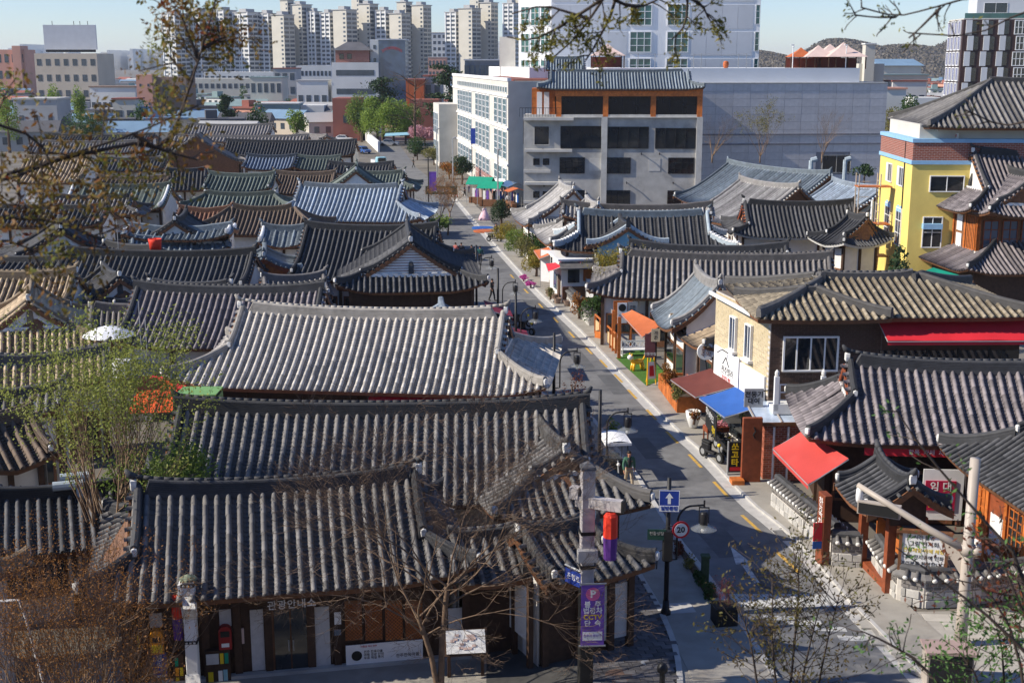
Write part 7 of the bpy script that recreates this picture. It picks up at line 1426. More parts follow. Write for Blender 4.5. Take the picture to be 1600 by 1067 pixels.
person('man in green jacket over black shirt and beige trousers walking up the street', at(982, 764, .0), R(12), (.05, .13, .085), (.36, .29, .20), detail=True, stride=.24)
for px, py, yw_, tp, bt, lb, kw in [
    (721, 408, 170, (.02, .02, .03), (.03, .04, .09), 'walker in black jacket and navy trousers, left of the pair by the dark lamp', {}),
    (737, 412, 185, (.025, .02, .02), (.02, .02, .02), 'walker all in black in the middle of the far group', {}),
    (750, 414, 175, (.02, .09, .08), (.02, .02, .025), 'walker in teal black top at the far lamp post', {}),
    (712, 408, 150, (.35, .10, .09), (.05, .05, .06), 'walker in reddish top behind the far group', {}),
    (757, 345, 20, (.75, .62, .64), (.72, .48, .54), 'woman in a wide pale pink hanbok skirt on the far street', {'skirt': .72}),
    (713, 310, 90, (.50, .08, .03), (.40, .07, .03), 'person in orange red coat beside the green street board', {}),
    (726, 308, 90, (.03, .03, .05), (.02, .02, .02), 'dark dressed person beside the orange red coat', {}),
    (733, 302, 0, (.6, .58, .6), (.1, .1, .15), 'person in pale top before the stalls', {}),
    (774, 318, 30, (.8, .8, .8), (.7, .65, .7), 'person in white hanbok at the stall front', {'skirt': .5}),
    (745, 312, 200, (.75, .72, .74), (.25, .05, .18), 'person in white top and plum skirt by the clothes stall', {'skirt': .5}),
    (788, 322, 0, (.1, .15, .3), (.05, .05, .08), 'person in blue by the pale stall canopy', {}),
    (794, 324, 0, (.6, .6, .6), (.06, .06, .06), 'person in grey white by the pale stall canopy', {}),
    (769, 470, 60, (.02, .02, .02), (.02, .02, .02), 'dark haired person peeking over the hip end by the road', {}),
    (646, 262, 100, (.03, .03, .03), (.05, .05, .05), 'dark figure on the far road at the bend', {}),
    (775, 375, 30, (.05, .05, .05), (.04, .04, .04), 'person in black beside the pine bush', {})]:
    person(lb, at(px, py, .02), R(yw_), tp, bt, **kw)
bpy.data.scenes.remove(TMP)
M['tyre'] = mat('rubber_tyre', (.015, .015, .015), .8, .1)
def wheel(parent, c, r, w_=.12, name='wheel'):
    o = part(name, MB().tube([(c[0] - w_ / 2, c[1], c[2]), (c[0] + w_ / 2, c[1], c[2])], r, 16), M['tyre'], parent); part('rim', MB().tube([(c[0] - w_ / 2 - .006, c[1], c[2]), (c[0] + w_ / 2 + .006, c[1], c[2])], r * .55, 12), M['grey_metal'], o); return o
tq = at(962, 748, .02); tr = thing('electric_tricycle', 'electric tricycle with white roof and windscreen parked on the left', 'tricycle', tq, R(6))
wheel(tr, (0, -.75, .24), .24, .1, 'wheel'); wheel(tr, (-.42, .8, .24), .24); wheel(tr, (.42, .8, .24), .24)
part('floor', MB().bx(-.42, .42, -.4, 1.1, .34, .42), M['black_metal'], tr); part('front_fork', MB().tube([(0, -.75, .24), (0, -.55, .7), (0, -.45, 1.0)], .035, 7).tube([(-.3, -.42, 1.02), (.3, -.42, 1.02)], .02, 6), M['grey_metal'], tr); part('front_shield', MB().slab([(-.25, -.5, .42), (.25, -.5, .42), (.32, -.42, .95), (-.32, -.42, .95)], (0, .05, 0)), M['black_metal'], tr)
part('headlight', MB().ball((0, -.58, .85), .08, 8, 6), M['white_paint'], tr, True); part('windscreen', MB().slab([(-.42, -.45, 1.05), (.42, -.45, 1.05), (.42, -.30, 1.7), (-.42, -.30, 1.7)], (0, .02, 0)), M['lamp_glass'], tr)
part('frame', MB().tube([(-.45, -.45, .4), (-.45, -.45, 1.05), (-.45, -.28, 1.75), (-.45, .95, 1.75), (-.45, 1.05, .4)], .022, 6).tube([(.45, -.45, .4), (.45, -.45, 1.05), (.45, -.28, 1.75), (.45, .95, 1.75), (.45, 1.05, .4)], .022, 6).tube([(-.45, -.45, 1.05), (.45, -.45, 1.05)], .02, 6), M['black_metal'], tr)
rf = MB()
for i in range(7): rf.v += [(-.56 + i * .187, -.5, 1.78 + .10 * math.sin(math.pi * i / 6)), (-.56 + i * .187, 1.2, 1.80 + .10 * math.sin(math.pi * i / 6))]
rf.f = [(2 * i, 2 * i + 2, 2 * i + 3, 2 * i + 1) for i in range(6)]; rf2 = MB().add(rf.v, rf.f); rf2.bx(-.58, .58, -.53, -.49, 1.68, 1.80).bx(-.58, .58, 1.19, 1.22, 1.68, 1.80).bx(-.58, -.55, -.5, 1.2, 1.68, 1.79).bx(.55, .58, -.5, 1.2, 1.68, 1.79); part('roof', rf2, M['white_paint'], tr)
part('seat', MB().bbox((0, .25, .62), (.5, .45, .16), .04).bbox((0, .5, .85), (.5, .12, .4), .04).bbox((0, .95, .62), (.8, .4, .16), .04), M['sign_black'], tr); part('side_bag', MB().bbox((-.62, -.1, .7), (.25, .5, .3), .05), M['purple'], tr)
def scooter(label, loc, yaw, group='scooters along the street'):
    t = thing('electric_scooter', label, 'scooter', loc, yaw, group); wheel(t, (0, -.62, .26), .26, .13); wheel(t, (0, .62, .26), .26, .15)
    part('deck', MB().bbox((0, .05, .36), (.26, .7, .12), .03), M['black_metal'], t); part('fork', MB().tube([(0, -.62, .26), (0, -.45, .75), (0, -.38, 1.02)], .04, 7).tube([(-.34, -.36, 1.05), (.34, -.36, 1.05)], .02, 6), M['grey_metal'], t); part('seat', MB().bbox((0, .38, .78), (.26, .62, .12), .04), M['sign_black'], t); part('rear_body', MB().bbox((0, .42, .56), (.24, .6, .34), .06), M['black_metal'], t); part('headlight', MB().ball((0, -.52, .82), .09, 8, 6), M['sign_yellow'], t, True)
    for s_ in (-1, 1): part('mirror', MB().tube([(s_ * .25, -.36, 1.05), (s_ * .32, -.38, 1.25)], .012, 4).ball((s_ * .33, -.38, 1.28), (.06, .015, .04), 8, 5), M['black_metal'], t)
    return t
sc0 = scooter('black electric scooter with yellow lamp parked at the rental shop', at(1112, 718, .1), R(28)); dup(sc0, at(1130, 706, .1), R(20), 'black electric scooter close behind the first at the rental shop'); dup(sc0, at(1138, 716, .1), R(15), 'black electric scooter next to the standing sign'); dup(sc0, at(822, 522, .1), R(40), 'motor scooter parked beside the pale limed house by the road'); dup(sc0, at(814, 510, .1), R(70), 'scooter half hidden under the crimson canopy'); dup(sc0, at(772, 378, .05), R(60), 'dark scooter parked at the right kerb near the pine bush')
cart = thing('flower_cart', 'red brown cart heaped with pink flowers at the rental shop', 'cart', at(1118, 690, .1), R(10)); part('tray', MB().bx(-.55, .55, -.35, .35, .55, .8), M['wood_red'], cart)
for sx in (-.5, .5):
    for sy in (-.3, .3): part('leg', MB().bx(sx - .03, sx + .03, sy - .03, sy + .03, 0, .55), M['wood_red'], cart)
rs_c = np.random.RandomState(2); C_ = np.stack([rs_c.uniform(-.5, .5, 260), rs_c.uniform(-.3, .3, 260), rs_c.uniform(.8, 1.0, 260)], 1); M['pink_petal'] = leafmat('pink_petals', (.60, .16, .22), (.70, .42, .48), .2); link('flowers', cloud_mesh('flowers', C_, .10, M['pink_petal'], rs_c, .9), cart, kind='stuff')
def car(label, loc, yaw, m, group='cars parked in the distance'):
    t = thing('parked_car', label, 'car', loc, yaw, group); prof = [(-2.1, .35), (-2.1, .75), (-1.3, .88), (-.7, 1.38), (.9, 1.42), (1.6, .95), (2.1, .9), (2.15, .35)]
    part('body', MB().slab([(-.82, p[0], p[1]) for p in prof[:3]] + [(-.82, 1.6, .95), (-.82, 2.1, .9), (-.82, 2.15, .35)], (1.64, 0, 0)).slab([(-.72, -1.25, .9), (-.64, -.65, 1.40), (-.64, .85, 1.44), (-.72, 1.55, .96)], (1.4, 0, 0)), m, t)
    part('window', MB().slab([(-.70, -1.24, .94), (-.62, -.72, 1.34), (.62, -.72, 1.34), (.70, -1.24, .94)], (0, -.02, .01)), M['glass_dark'], t); part('window', MB().slab([(-.735, -1.0, .98), (-.675, -.62, 1.34), (-.675, .75, 1.36), (-.735, 1.3, 1.0)], (-.01, 0, 0)), M['glass_dark'], t); part('window', MB().slab([(.735, -1.0, .98), (.675, -.62, 1.34), (.675, .75, 1.36), (.735, 1.3, 1.0)], (.03, 0, 0)), M['glass_dark'], t)
    for sx in (-.75, .75):
        for sy in (-1.35, 1.35): part('wheel', MB().tube([(sx - .1, sy, .32), (sx + .1, sy, .32)], .32, 12), M['tyre'], t)
    for sx in (-.6, .6): part('headlight', MB().bx(sx - .15, sx + .15, -2.13, -2.09, .6, .74), M['white_paint'], t)
    return t
paints = [mat('car_' + n_, c_, .25, .03, spec=.6) for n_, c_ in (('white', (.72, .72, .74)), ('black', (.02, .02, .025)), ('silver', (.42, .43, .45)), ('blue', (.05, .12, .35)))]
for i, (px, py, pi_, lb) in enumerate([(410, 206, 1, 'black car, leftmost of the parked row'), (424, 207, 2, 'silver car, second of the parked row'), (437, 208, 1, 'dark car, third of the parked row'), (450, 208, 0, 'white car, fourth of the parked row'), (463, 209, 3, 'dark blue car, fifth of the parked row'), (476, 210, 0, 'white car at the right end of the parked row')]): car(lb, at(px, py, 0), R(55), paints[pi_])
car('white car standing alone before the grey lot', at(536, 221, 0), R(80), paints[0]); car('blue car at the road bend', at(566, 240, 0), R(40), paints[3]); car('white striped car in the far left lot', at(112, 206, 0), R(75), paints[0]); car('dark blue car in the far left lot', at(182, 198, 0), R(80), paints[3]); car('silver car on the road behind the street trees', at(608, 228, 0), R(85), paints[2])
tl = thing('truck', 'small blue and white truck at the road bend', 'truck', at(592, 262, 0), R(20)); part('cab', MB().bbox((0, -1.6, 1.1), (1.7, 1.4, 1.7), .2), M['blue_board'], tl); part('bed', MB().bx(-.85, .85, -.8, 2.4, .6, 1.3), paints[0], tl); part('windscreen', MB().bx(-.7, .7, -2.33, -2.28, 1.2, 1.8), M['glass_dark'], tl)
for sx in (-.75, .75):
    for sy in (-1.5, 1.6): part('wheel', MB().tube([(sx - .1, sy, .36), (sx + .1, sy, .36)], .36, 12), M['tyre'], tl)
single('blue_tarpaulin', 'bright blue awning sheet under the street trees in the distance', 'tarpaulin', MB().slab([(-3, -1.5, 2.6), (3, -1.5, 2.9), (3, 1.5, 3.3), (-3, 1.5, 3.0)], (0, 0, .08)), M['blue_board'], at(624, 232, 0)); single('site_wall', 'white boundary wall along the bending road in the distance', 'wall', MB().loft([at(592, 238), at(575, 222), at(552, 205)], [(-.2, 0), (-.2, 2.2), (.2, 2.2), (.2, 0)]), M['white_paint'])
# ================================================================ plants
class Limbs:
    """grows tapering limbs; keeps the points where leaves can sit"""
    def __init__(s, seed): s.r = random.Random(seed); s.big = MB(); s.twig = MB(); s.tips = []
    def limb(s, p, d, ln, r, depth, curl=.25, up=.1, split=(2, 4), shrink=.66, ang=.6, nseg=5, thin=.012):
        p = Vector(p); d = Vector(d).normalized(); pts = [p]; rs = [r]; q = p.copy(); kids = []
        for i in range(nseg):
            d = (d + Vector((s.r.uniform(-1, 1), s.r.uniform(-1, 1), s.r.uniform(-1, 1) + up * 2)) * curl / nseg * 1.6).normalized(); q = q + d * ln / nseg; pts.append(q); rs.append(max(.0035, r * (1 - .55 * (i + 1) / nseg)))
            if depth > 0 and i >= 1: kids.append((q.copy(), d.copy(), rs[-1], (i + 1) / nseg))
        (s.big if r > thin else s.twig).tube(pts, rs, 6 if r > .05 else (4 if r > thin else 3), cap=False)
        if depth <= 1: s.tips += [(pts[-1], d)] + ([(pts[len(pts) // 2], d)] if depth == 0 else [])
        if depth > 0:
            n = s.r.randint(*split) + (1 if depth > 2 else 0)
            for k in range(n):
                q, dd, rr, f = s.r.choice(kids) if k else kids[-1]; ax = Vector((s.r.uniform(-1, 1), s.r.uniform(-1, 1), s.r.uniform(-1, 1))); ax = (ax - dd * ax.dot(dd)).normalized(); a = s.r.uniform(.35, 1.0) * ang * (1 if k else .4)
                s.limb(q, dd * math.cos(a) + ax * math.sin(a), ln * shrink * s.r.uniform(.75, 1.15), max(.0035, rr * .72), depth - 1, curl, up, split, shrink, ang, max(3, nseg - 1), thin)
def plant(name, label, cat_, loc, L, bark, leaf=None, size=.1, per=6, spread=.25, group=None, tname='trunk', aspect=.6, seed=0, jit=1.0, loc_local=True):
    t = thing(name, label, cat_, loc, 0, group)
    if L.big.v: part(tname, L.big, bark, t, True)
    if L.twig.v: part('twigs', L.twig, bark if leaf else bark, t, kind='stuff')
    if leaf is not None and L.tips:
        rs = np.random.RandomState(seed + 5); T_ = np.array([tuple(p) for p, d in L.tips]); C = np.repeat(T_, per, 0) + rs.normal(size=(len(T_) * per, 3)) * spread * .5
        link('crown', cloud_mesh('crown', C, size, leaf, rs, aspect), t, kind='stuff')
    return t
LF = dict(spring=leafmat('spring_leaves', (.22, .26, .05), (.34, .36, .08), .4), green=leafmat('fresh_green_leaves', (.10, .17, .03), (.20, .27, .05)), lime=leafmat('lime_leaves', (.16, .26, .03), (.28, .36, .07)), pine=leafmat('pine_needles', (.018, .045, .018), (.05, .085, .03), .15), olive=leafmat('olive_leaves', (.13, .14, .04), (.24, .21, .07)), rust=leafmat('rust_buds', (.22, .085, .02), (.34, .16, .04)), red=leafmat('dark_red_leaves', (.10, .025, .015), (.18, .06, .025)), yellow=leafmat('yellow_shrub', (.36, .24, .03), (.20, .22, .04)), pink=leafmat('pink_blossom', (.62, .36, .40), (.50, .26, .28)), magenta=leafmat('magenta_azalea', (.50, .05, .32), (.60, .14, .42)), orange=leafmat('orange_nandina', (.40, .10, .02), (.16, .15, .03)), deep=leafmat('deep_green', (.03, .07, .02), (.07, .13, .03)))
# bare tree before the information office
L = Limbs(21); base = at(688, 1085, .1); 
for d, ln, r in (((-.24, -.02, 1), 2.5, .075), ((.07, .05, 1), 3.3, .085)):
    p = Vector((0, 0, 0)); q = p + Vector(d).normalized() * ln; L.big.tube([p - Vector((0, 0, .3)), p.lerp(q, .5) + Vector((.05 * (1 if d[0] < 0 else -1), 0, 0)), q], [r * 1.25, r, r * .9], 8, cap=False)
    for k in range(9):
        a = k * 2 * math.pi / 9 + .4 + (d[0] > 0) * .5; L.limb(q - Vector(d).normalized() * .3 * (k % 3), Vector((math.cos(a) * 1.3, math.sin(a) * .7, .75 + .55 * (k % 2))), 2.9, r * .42, 5, curl=.6, up=.09, split=(2, 4), shrink=.64, ang=.9)
plant('bare_tree', 'bare brown twiggy tree with forked trunk before the information office', 'tree', base, L, M['bark_twig'] if 'bark_twig' in M else mat('bare_twig_bark', (.15, .10, .066), .85, .3, 6))
# rust coloured thicket at lower left: several shrubs
for i, (px, py, sc_, sd) in enumerate([(30, 1090, 1.0, 31), (110, 1100, 1.05, 32), (180, 1095, .9, 33), (60, 1010, .9, 34), (140, 1000, .95, 35), (225, 1080, .55, 36)]):
    q = atY(px, py, 27.5 + (i % 3) * 1.6 if i < 3 or i == 5 else 32.0); q.z = max(0.0, 14.6 - .52 * q.y); L = Limbs(sd)
    for k in range(8): a = L.r.uniform(0, 6.28); L.limb((L.r.uniform(-.2, .2), L.r.uniform(-.2, .2), -.2), (math.cos(a) * .45, math.sin(a) * .45, 1), 3.0 * sc_, .035, 3, curl=.45, up=.25, split=(3, 4), shrink=.62, ang=.6)
    plant('budding_shrub', ['rust budded tall shrub at the left edge, lower row', 'rust budded tall shrub, second from left in the lower row', 'rust budded tall shrub left of the white column', 'rust budded shrub at the left edge, rear row', 'rust budded shrub behind the thicket, rear row', 'low rust budded shrub by the leaflet racks'][i], 'shrub', q, L, M['bark_pale'], LF['rust'], .07, 3, .28, 'rust coloured thicket at lower left', aspect=.35, seed=sd)
# fresh green willow-like tree
L = Limbs(44)
for k in range(20): a = L.r.uniform(0, 6.28); f = L.r.uniform(.1, .75); L.limb((L.r.uniform(-.25, .25), L.r.uniform(-.25, .25), 1.2), (math.cos(a) * f, math.sin(a) * f, 1), 3.9, .05, 3, curl=.35, up=.3, split=(3, 4), shrink=.6, ang=.5)
L.big.tube([(0, 0, -.5), (0, 0, 1.6)], [.22, .2], 8); q = atY(172, 800, 40.5); q.z = .4
plant('spring_tree', 'fan shaped tree with fresh yellow green leaves at left', 'tree', q, L, M['bark_pale'], LF['spring'], .10, 6, .34, aspect=.5, seed=3)
L = Limbs(45)
for k in range(7): a = L.r.uniform(0, 6.28); L.limb((0, 0, 0), (math.cos(a) * .5, math.sin(a) * .5, 1), 1.5, .03, 3, curl=.4, up=.3)
plant('spring_shrub', 'leafy green shrub between the green tree and the broad dark roof', 'shrub', Vector((-11.6, 40.3, 2.0)), L, M['bark_pale'], LF['green'], .12, 7, .35, seed=8)
# blobs of foliage: shrubs and garden trees
def bush(label, loc, r, leaf, size, n, name='shrub', trunk=.0, seed=0, cat_='shrub', group=None, lumps=6):
    rs = np.random.RandomState(seed + 50); t = thing(name, label, cat_, loc, 0, group); rx, ry, rz = r; cs = rs.normal(size=(lumps, 3)); cs /= np.linalg.norm(cs, axis=1)[:, None]; cs *= rs.uniform(.25, .75, lumps)[:, None]; rad = rs.uniform(.35, .62, lumps)
    k = rs.randint(0, lumps, n); d = rs.normal(size=(n, 3)); d /= np.linalg.norm(d, axis=1)[:, None]; P = cs[k] + d * (rad[k] * rs.uniform(.35, 1.05, n) ** .6)[:, None]; P = P * np.array([rx, ry, rz]) + np.array([0, 0, trunk + rz]); P[:, 2] = np.maximum(P[:, 2], .05)
    link('crown', cloud_mesh('crown', P, size, leaf, rs), t, kind='stuff'); mb = MB(); mb.tube([(0, 0, -.1), (.05, 0, trunk + rz * .6), (0, .05, trunk + rz * 1.2)], [.06 + .05 * rz, .05 + .03 * rz, .02], 6)
    for c in cs[:5]: mb.tube([(0, 0, trunk + rz * .4), (c[0] * rx, c[1] * ry, trunk + rz + c[2] * rz)], [.03 + .02 * rz, .012], 5)
    part('trunk', mb, M['bark'], t); return t
for i, (px, py, z, r, lf, sz, n, tr_, lb) in enumerate([
    (455, 445, 2.0, (1.1, 1.0, .8), 'green', .16, 900, .2, 'bright green shrub beside the white boarded gable'), (492, 440, 2.2, (.9, .8, .7), 'lime', .15, 700, .2, 'small bright green bush against the dark house'),
    (420, 450, 1.8, (1.5, 1.2, .9), 'rust', .12, 600, .3, 'brown twiggy shrub behind the mauve roof'), (508, 342, 2.5, (2.0, 1.2, 1.5), 'olive', .2, 900, .6, 'yellow green sapling before the pale blue roof'), (700, 366, .2, (2.4, 1.6, 1.0), 'green', .22, 1000, .3, 'green shrub at the left pavement mid street'),
    (1170, 436, 3.8, (1.1, .5, .4), 'lime', .12, 400, .1, 'green tuft growing on the lichen spotted ridge'), (735, 634, 1.6, (1.0, .5, .5), 'lime', .10, 700, .9, 'yellow green plant pots behind the tall ridge, right one'), (705, 637, 1.6, (.6, .5, .4), 'yellow', .10, 400, .9, 'yellow green plant behind the tall ridge, left one'),
    (783, 372, .1, (1.8, 1.5, 1.8), 'pine', .13, 3900, 1.4, 'round pine bush at the right pavement'), (800, 382, .1, (1.9, 1.5, 1.3), 'yellow', .13, 2860, .1, 'yellow shrub in the right pavement hedge'), (815, 400, .1, (2.0, 1.6, 1.4), 'green', .13, 3380, .1, 'green shrub in the right pavement hedge'), (829, 416, .1, (1.6, 1.5, 1.5), 'olive', .13, 3120, .1, 'olive shrub in the right pavement hedge'), (838, 432, .1, (1.2, 1.1, 1.3), 'yellow', .13, 2340, .1, 'second yellow shrub by the azaleas'), (842, 392, 1.5, (1.3, 1.0, 1.0), 'deep', .2, 900, .2, 'deep green shrub behind the hedge'),
    (818, 438, .1, (.5, .6, .25), 'magenta', .12, 500, .05, 'magenta azalea clump on the right pavement, far one'), (829, 448, .1, (.5, .6, .25), 'magenta', .12, 500, .05, 'magenta azalea clump on the right pavement, near one'), (860, 466, .4, (.5, .5, .45), 'olive', .12, 350, .1, 'potted plant foliage by the white shop'),
    (905, 498, .1, (.7, .7, 1.2), 'rust', .14, 900, .2, 'rust red narrow shrub at the end of the capped wall'), (925, 508, .1, (1.4, 1.1, 1.2), 'deep', .15, 1600, .2, 'dark green leafy shrub left of the tea house'), (945, 500, .1, (1.1, 1.0, 1.1), 'green', .15, 1000, .2, 'green leafy shrub beside the tea house front'),
    (1044, 600, .75, (.55, .8, .55), 'orange', .10, 1100, .05, 'orange tinged shrub in the timber planter, far part'), (1058, 625, .75, (.55, .8, .6), 'olive', .10, 1200, .05, 'green orange shrub in the timber planter, near part'), (1418, 0, 0, (1.35, 1.2, 3.0), 'pine', .2, 3200, .4, 'dark conical evergreen at the yellow building corner'), (1349, 295, 3.5, (1.6, 1.2, .9), 'pine', .25, 900, 1.2, 'cloud pruned pine before the grey panelled wall'),
    (1122, 666, .5, (.2, .2, .3), 'lime', .08, 160, .2, 'small leafy sprig near the scooters'), (1084, 660, .85, (.28, .28, .3), 'orange', .10, 240, .05, 'red and green bouquet in the white vase'), (893, 640, .1, (.8, .6, .9), 'red', .10, 500, .3, 'red leaved shrub at the white kerb wall by the road'), (958, 690, .1, (.5, .5, .6), 'green', .10, 300, .1, 'small green shrub behind the tricycle')]):
    bush(lb, at(px, py, z) if py else Vector((atY(px, 400, 78).x, 78, zY(378, 78) - 6.3)), r, LF[lf], sz, n, trunk=tr_, seed=i)
# planting strip and black planter shoots
for i, (px, py, lf, lb, n) in enumerate([(1060, 866, 'red', 'brown low plants in the strip by the kerb, far end', 350), (1078, 888, 'olive', 'dry low plants in the middle of the strip by the kerb', 350), (1092, 910, 'deep', 'green low plants beside the mossy post', 400), (1108, 930, 'deep', 'green low plants at the near end of the strip', 450)]): bush(lb, at(px, py, .1), (.32, .75, .22), LF[lf], .09, n, seed=80 + i)
L = Limbs(61)
for k in range(16): a = L.r.uniform(0, 6.28); L.limb((L.r.uniform(-.2, .2), L.r.uniform(-.2, .2), .6), (math.cos(a) * .3, math.sin(a) * .3, 1), .55, .009, 1, split=(2, 3))
plant('red_shoots', 'red purple bare shoots in the black planter box', 'plant', at(1131, 972, .12), L, mat('red_shoot', (.25, .06, .06), .7), LF['red'], .05, 3, .12, seed=4)
# bamboo clump
L = Limbs(71)
for k in range(34): a = L.r.uniform(0, 6.28); f = L.r.uniform(.05, .28); L.limb((L.r.uniform(-1.2, 1.2), L.r.uniform(-.7, .7), 0), (math.cos(a) * f, math.sin(a) * f, 1), 3.4, .022, 2, curl=.25, up=.1, split=(4, 5), shrink=.32, ang=.8)
plant('bamboo', 'yellow green bamboo clump left of the long tan grey house', 'bamboo', Vector((7.7, 86.5, .6)), L, LF['yellow'], LF['yellow'], .16, 5, .4, aspect=.3, seed=9, tname='stems')
# mid-distance bare shrubs and blossom on the street
for i, (px, py, s_, lf, sz, lb) in enumerate([(688, 352, 1.5, 'rust', .10, 'bare pinkish shrub tree on the left pavement'), (703, 340, 1.2, 'rust', .10, 'second bare pinkish shrub tree on the left pavement'), (345, 246, 1.6, None, .1, 'leafless climber on the distant gable'), (1112, 268, 1.6, None, .1, 'leafless small tree before the grey panelled wall, left one'), (1187, 262, 1.9, 'olive', .14, 'budding small tree before the grey panelled wall, middle one'), (1283, 270, 1.8, None, .1, 'leafless small tree at the window of the grey panelled wall'), (425, 452, .8, None, .1, 'leafless shrub behind the mauve house')]):
    L = Limbs(100 + i)
    for k in range(6): a = L.r.uniform(0, 6.28); L.limb((0, 0, .5), (math.cos(a) * .6, math.sin(a) * .6, 1), 1.6 * s_, .04, 3, curl=.4, up=.2, split=(3, 4), thin=.02)
    L.big.tube([(0, 0, -.3), (0, 0, .7)], [.1, .08], 6); q = at(px, py, 0) if i not in (3, 4, 5) else atY(px, py, 166); q.z = 0 if i not in (3, 4, 5) else 5.5; plant('bare_shrub', lb, 'shrub', q, L, M['bark_pale'], LF[lf] if lf else None, sz, 3, .3, seed=i)
# street trees at the bend
for i, (px, py, r, lf, tr_, n, nm, lb) in enumerate([(565, 222, (4.2, 3, 5.2), 'green', .4, 3400, 'street_tree', 'fresh green tree, leftmost of the row at the bend'), (590, 226, (4.4, 3, 5.4), 'lime', .3, 3400, 'street_tree', 'lime green tree, second of the row at the bend'), (615, 228, (4.6, 3, 5.2), 'lime', .4, 3400, 'street_tree', 'lime green tree, third of the row at the bend'), (634, 226, (3.4, 3, 4.4), 'green', .4, 2400, 'street_tree', 'green tree at the right end of the row at the bend'), (548, 212, (3.2, 3, 4.2), 'green', .4, 2000, 'street_tree', 'green tree behind the row by the red hall'), (664, 236, (3.4, 2.4, 2.0), 'pink', 1.6, 1700, 'cherry_tree', 'pink blossoming cherry tree at the far street end'), (652, 250, (2.6, 2, 1.6), 'deep', .8, 1200, 'garden_tree', 'dark garden pine below the cherry tree'), (678, 258, (2.6, 2, 1.6), 'olive', .4, 1000, 'garden_tree', 'olive shrub tree right of the cherry tree'), (722, 288, (2.0, 1.6, 1.6), 'pine', 1.4, 1100, 'garden_tree', 'dark pine before the white building'), (702, 280, (2.4, 1.6, 1.3), 'orange', .4, 900, 'garden_tree', 'brown orange shrub before the white building')]):
    bush(lb, at(px, py, 0), r, LF[lf], .36 if n > 1500 else .26, int(n * 1.8), name=nm, trunk=tr_, seed=200 + i, cat_='tree', lumps=9)
def pine(label, q, h_, w_, seed):
    rs = np.random.RandomState(seed); t = thing('pine_tree', label, 'tree', q); mb = MB().tube([(0, 0, 0), (.2, 0, h_ * .5), (0, 0, h_)], [.45, .3, .1], 7); P = []
    for k in range(11):
        z = h_ * (.42 + .055 * k); a = rs.uniform(0, 6.28); ln = w_ * (1 - .65 * ((z / h_) - .42) / .6) * rs.uniform(.6, 1.1); e = Vector((math.cos(a) * ln, math.sin(a) * ln * .7, z + .3)); mb.tube([(0, 0, z - .4), e], [.14, .05], 5)
        for u in (.4, .7, 1.0): n = 90; P.append(np.array(Vector((0, 0, z)).lerp(e, u))[None] + rs.normal(size=(n, 3)) * np.array([w_ * .20, w_ * .20, .28]))
    part('trunk', mb, M['bark'], t); link('crown', cloud_mesh('crown', np.concatenate(P), .55, LF['pine'], rs), t, kind='stuff')
pine('broad dark pine before the white block with ribbon windows', Vector((atY(598, 200, 290).x, 290, 0)), zY(124, 290), 5.5, 1); pine('tall layered dark pine left of the white office building', Vector((atY(702, 150, 262).x, 262, 0)), zY(103, 262), 4.6, 2); pine('dark slim evergreen in the left distance', Vector((atY(352, 170, 300).x, 300, 0)), zY(152, 300), 2.4, 5)
L = Limbs(131); L.big.tube([(0, 0, 0), (0, 0, 7), (.2, 0, 15)], [.3, .24, .1], 7)
for k in range(13): a = L.r.uniform(0, 6.28); L.limb((0, 0, 6 + k * .75), (math.cos(a), math.sin(a), .45), 3.4, .10, 3, curl=.5, up=.1, split=(2, 3), thin=.03)
plant('bare_street_tree', 'tall bare dark tree at the right end of the street trees', 'tree', Vector((atY(648, 200, 250).x, 250, 0)), L, M['bark'])
for i, (px, Y, py, w_, lf, lb) in enumerate([(78, 300, 120, 2.5, 'lime', 'pale green poplar before the beige building, left one'), (125, 305, 132, 2.4, 'lime', 'pale green poplar before the beige building, right one'), (8, 260, 132, 3, 'lime', 'pale green tree at the left edge of the town'), (138, 262, 168, 4.5, 'deep', 'round dark green tree in the left distance'), (1392, 250, 160, 4, 'olive', 'olive tree beside the panelled building'), (1422, 256, 140, 3.4, 'deep', 'dark green tree left of the dark hotel'), (1440, 240, 160, 3, 'olive', 'shrubby tree below the dark hotel'), (462, 275, 170, 2.5, 'lime', 'pale green tree beside the turquoise house'), (655, 205, 150, .1, 'deep', '')]):
    if not lb: continue
    zt_ = zY(py, Y); bush(lb, Vector((atY(px, 150, Y).x, Y, 0)), (w_, w_ * .8, zt_ * .42), LF[lf], .40, 2200, name='town_tree', trunk=zt_ * .15, seed=300 + i, cat_='tree', lumps=8)
rng = random.Random(77); tp0 = [bush('small green tree among the distant houses', Vector((-110, 330, 0)), (2.6, 2.4, 2.8), LF['green'], .5, 700, name='town_tree', trunk=1.0, seed=401, cat_='tree', group='small trees among the distant houses'), bush('small dark tree among the distant houses', Vector((-150, 420, 0)), (2.8, 2.6, 3.0), LF['deep'], .5, 700, name='town_tree', trunk=1.0, seed=402, cat_='tree', group='small trees among the distant houses')]
for i in range(46):
    Y = rng.uniform(270, 640); q = atY(rng.choice((rng.uniform(-20, 520), rng.uniform(-20, 300), rng.uniform(1385, 1470))), 100, Y); o = tp0[i % 2]; dup(o, (q.x, Y, 0), rng.uniform(0, 6), o['label'], [rng.uniform(.7, 1.3)] * 3)
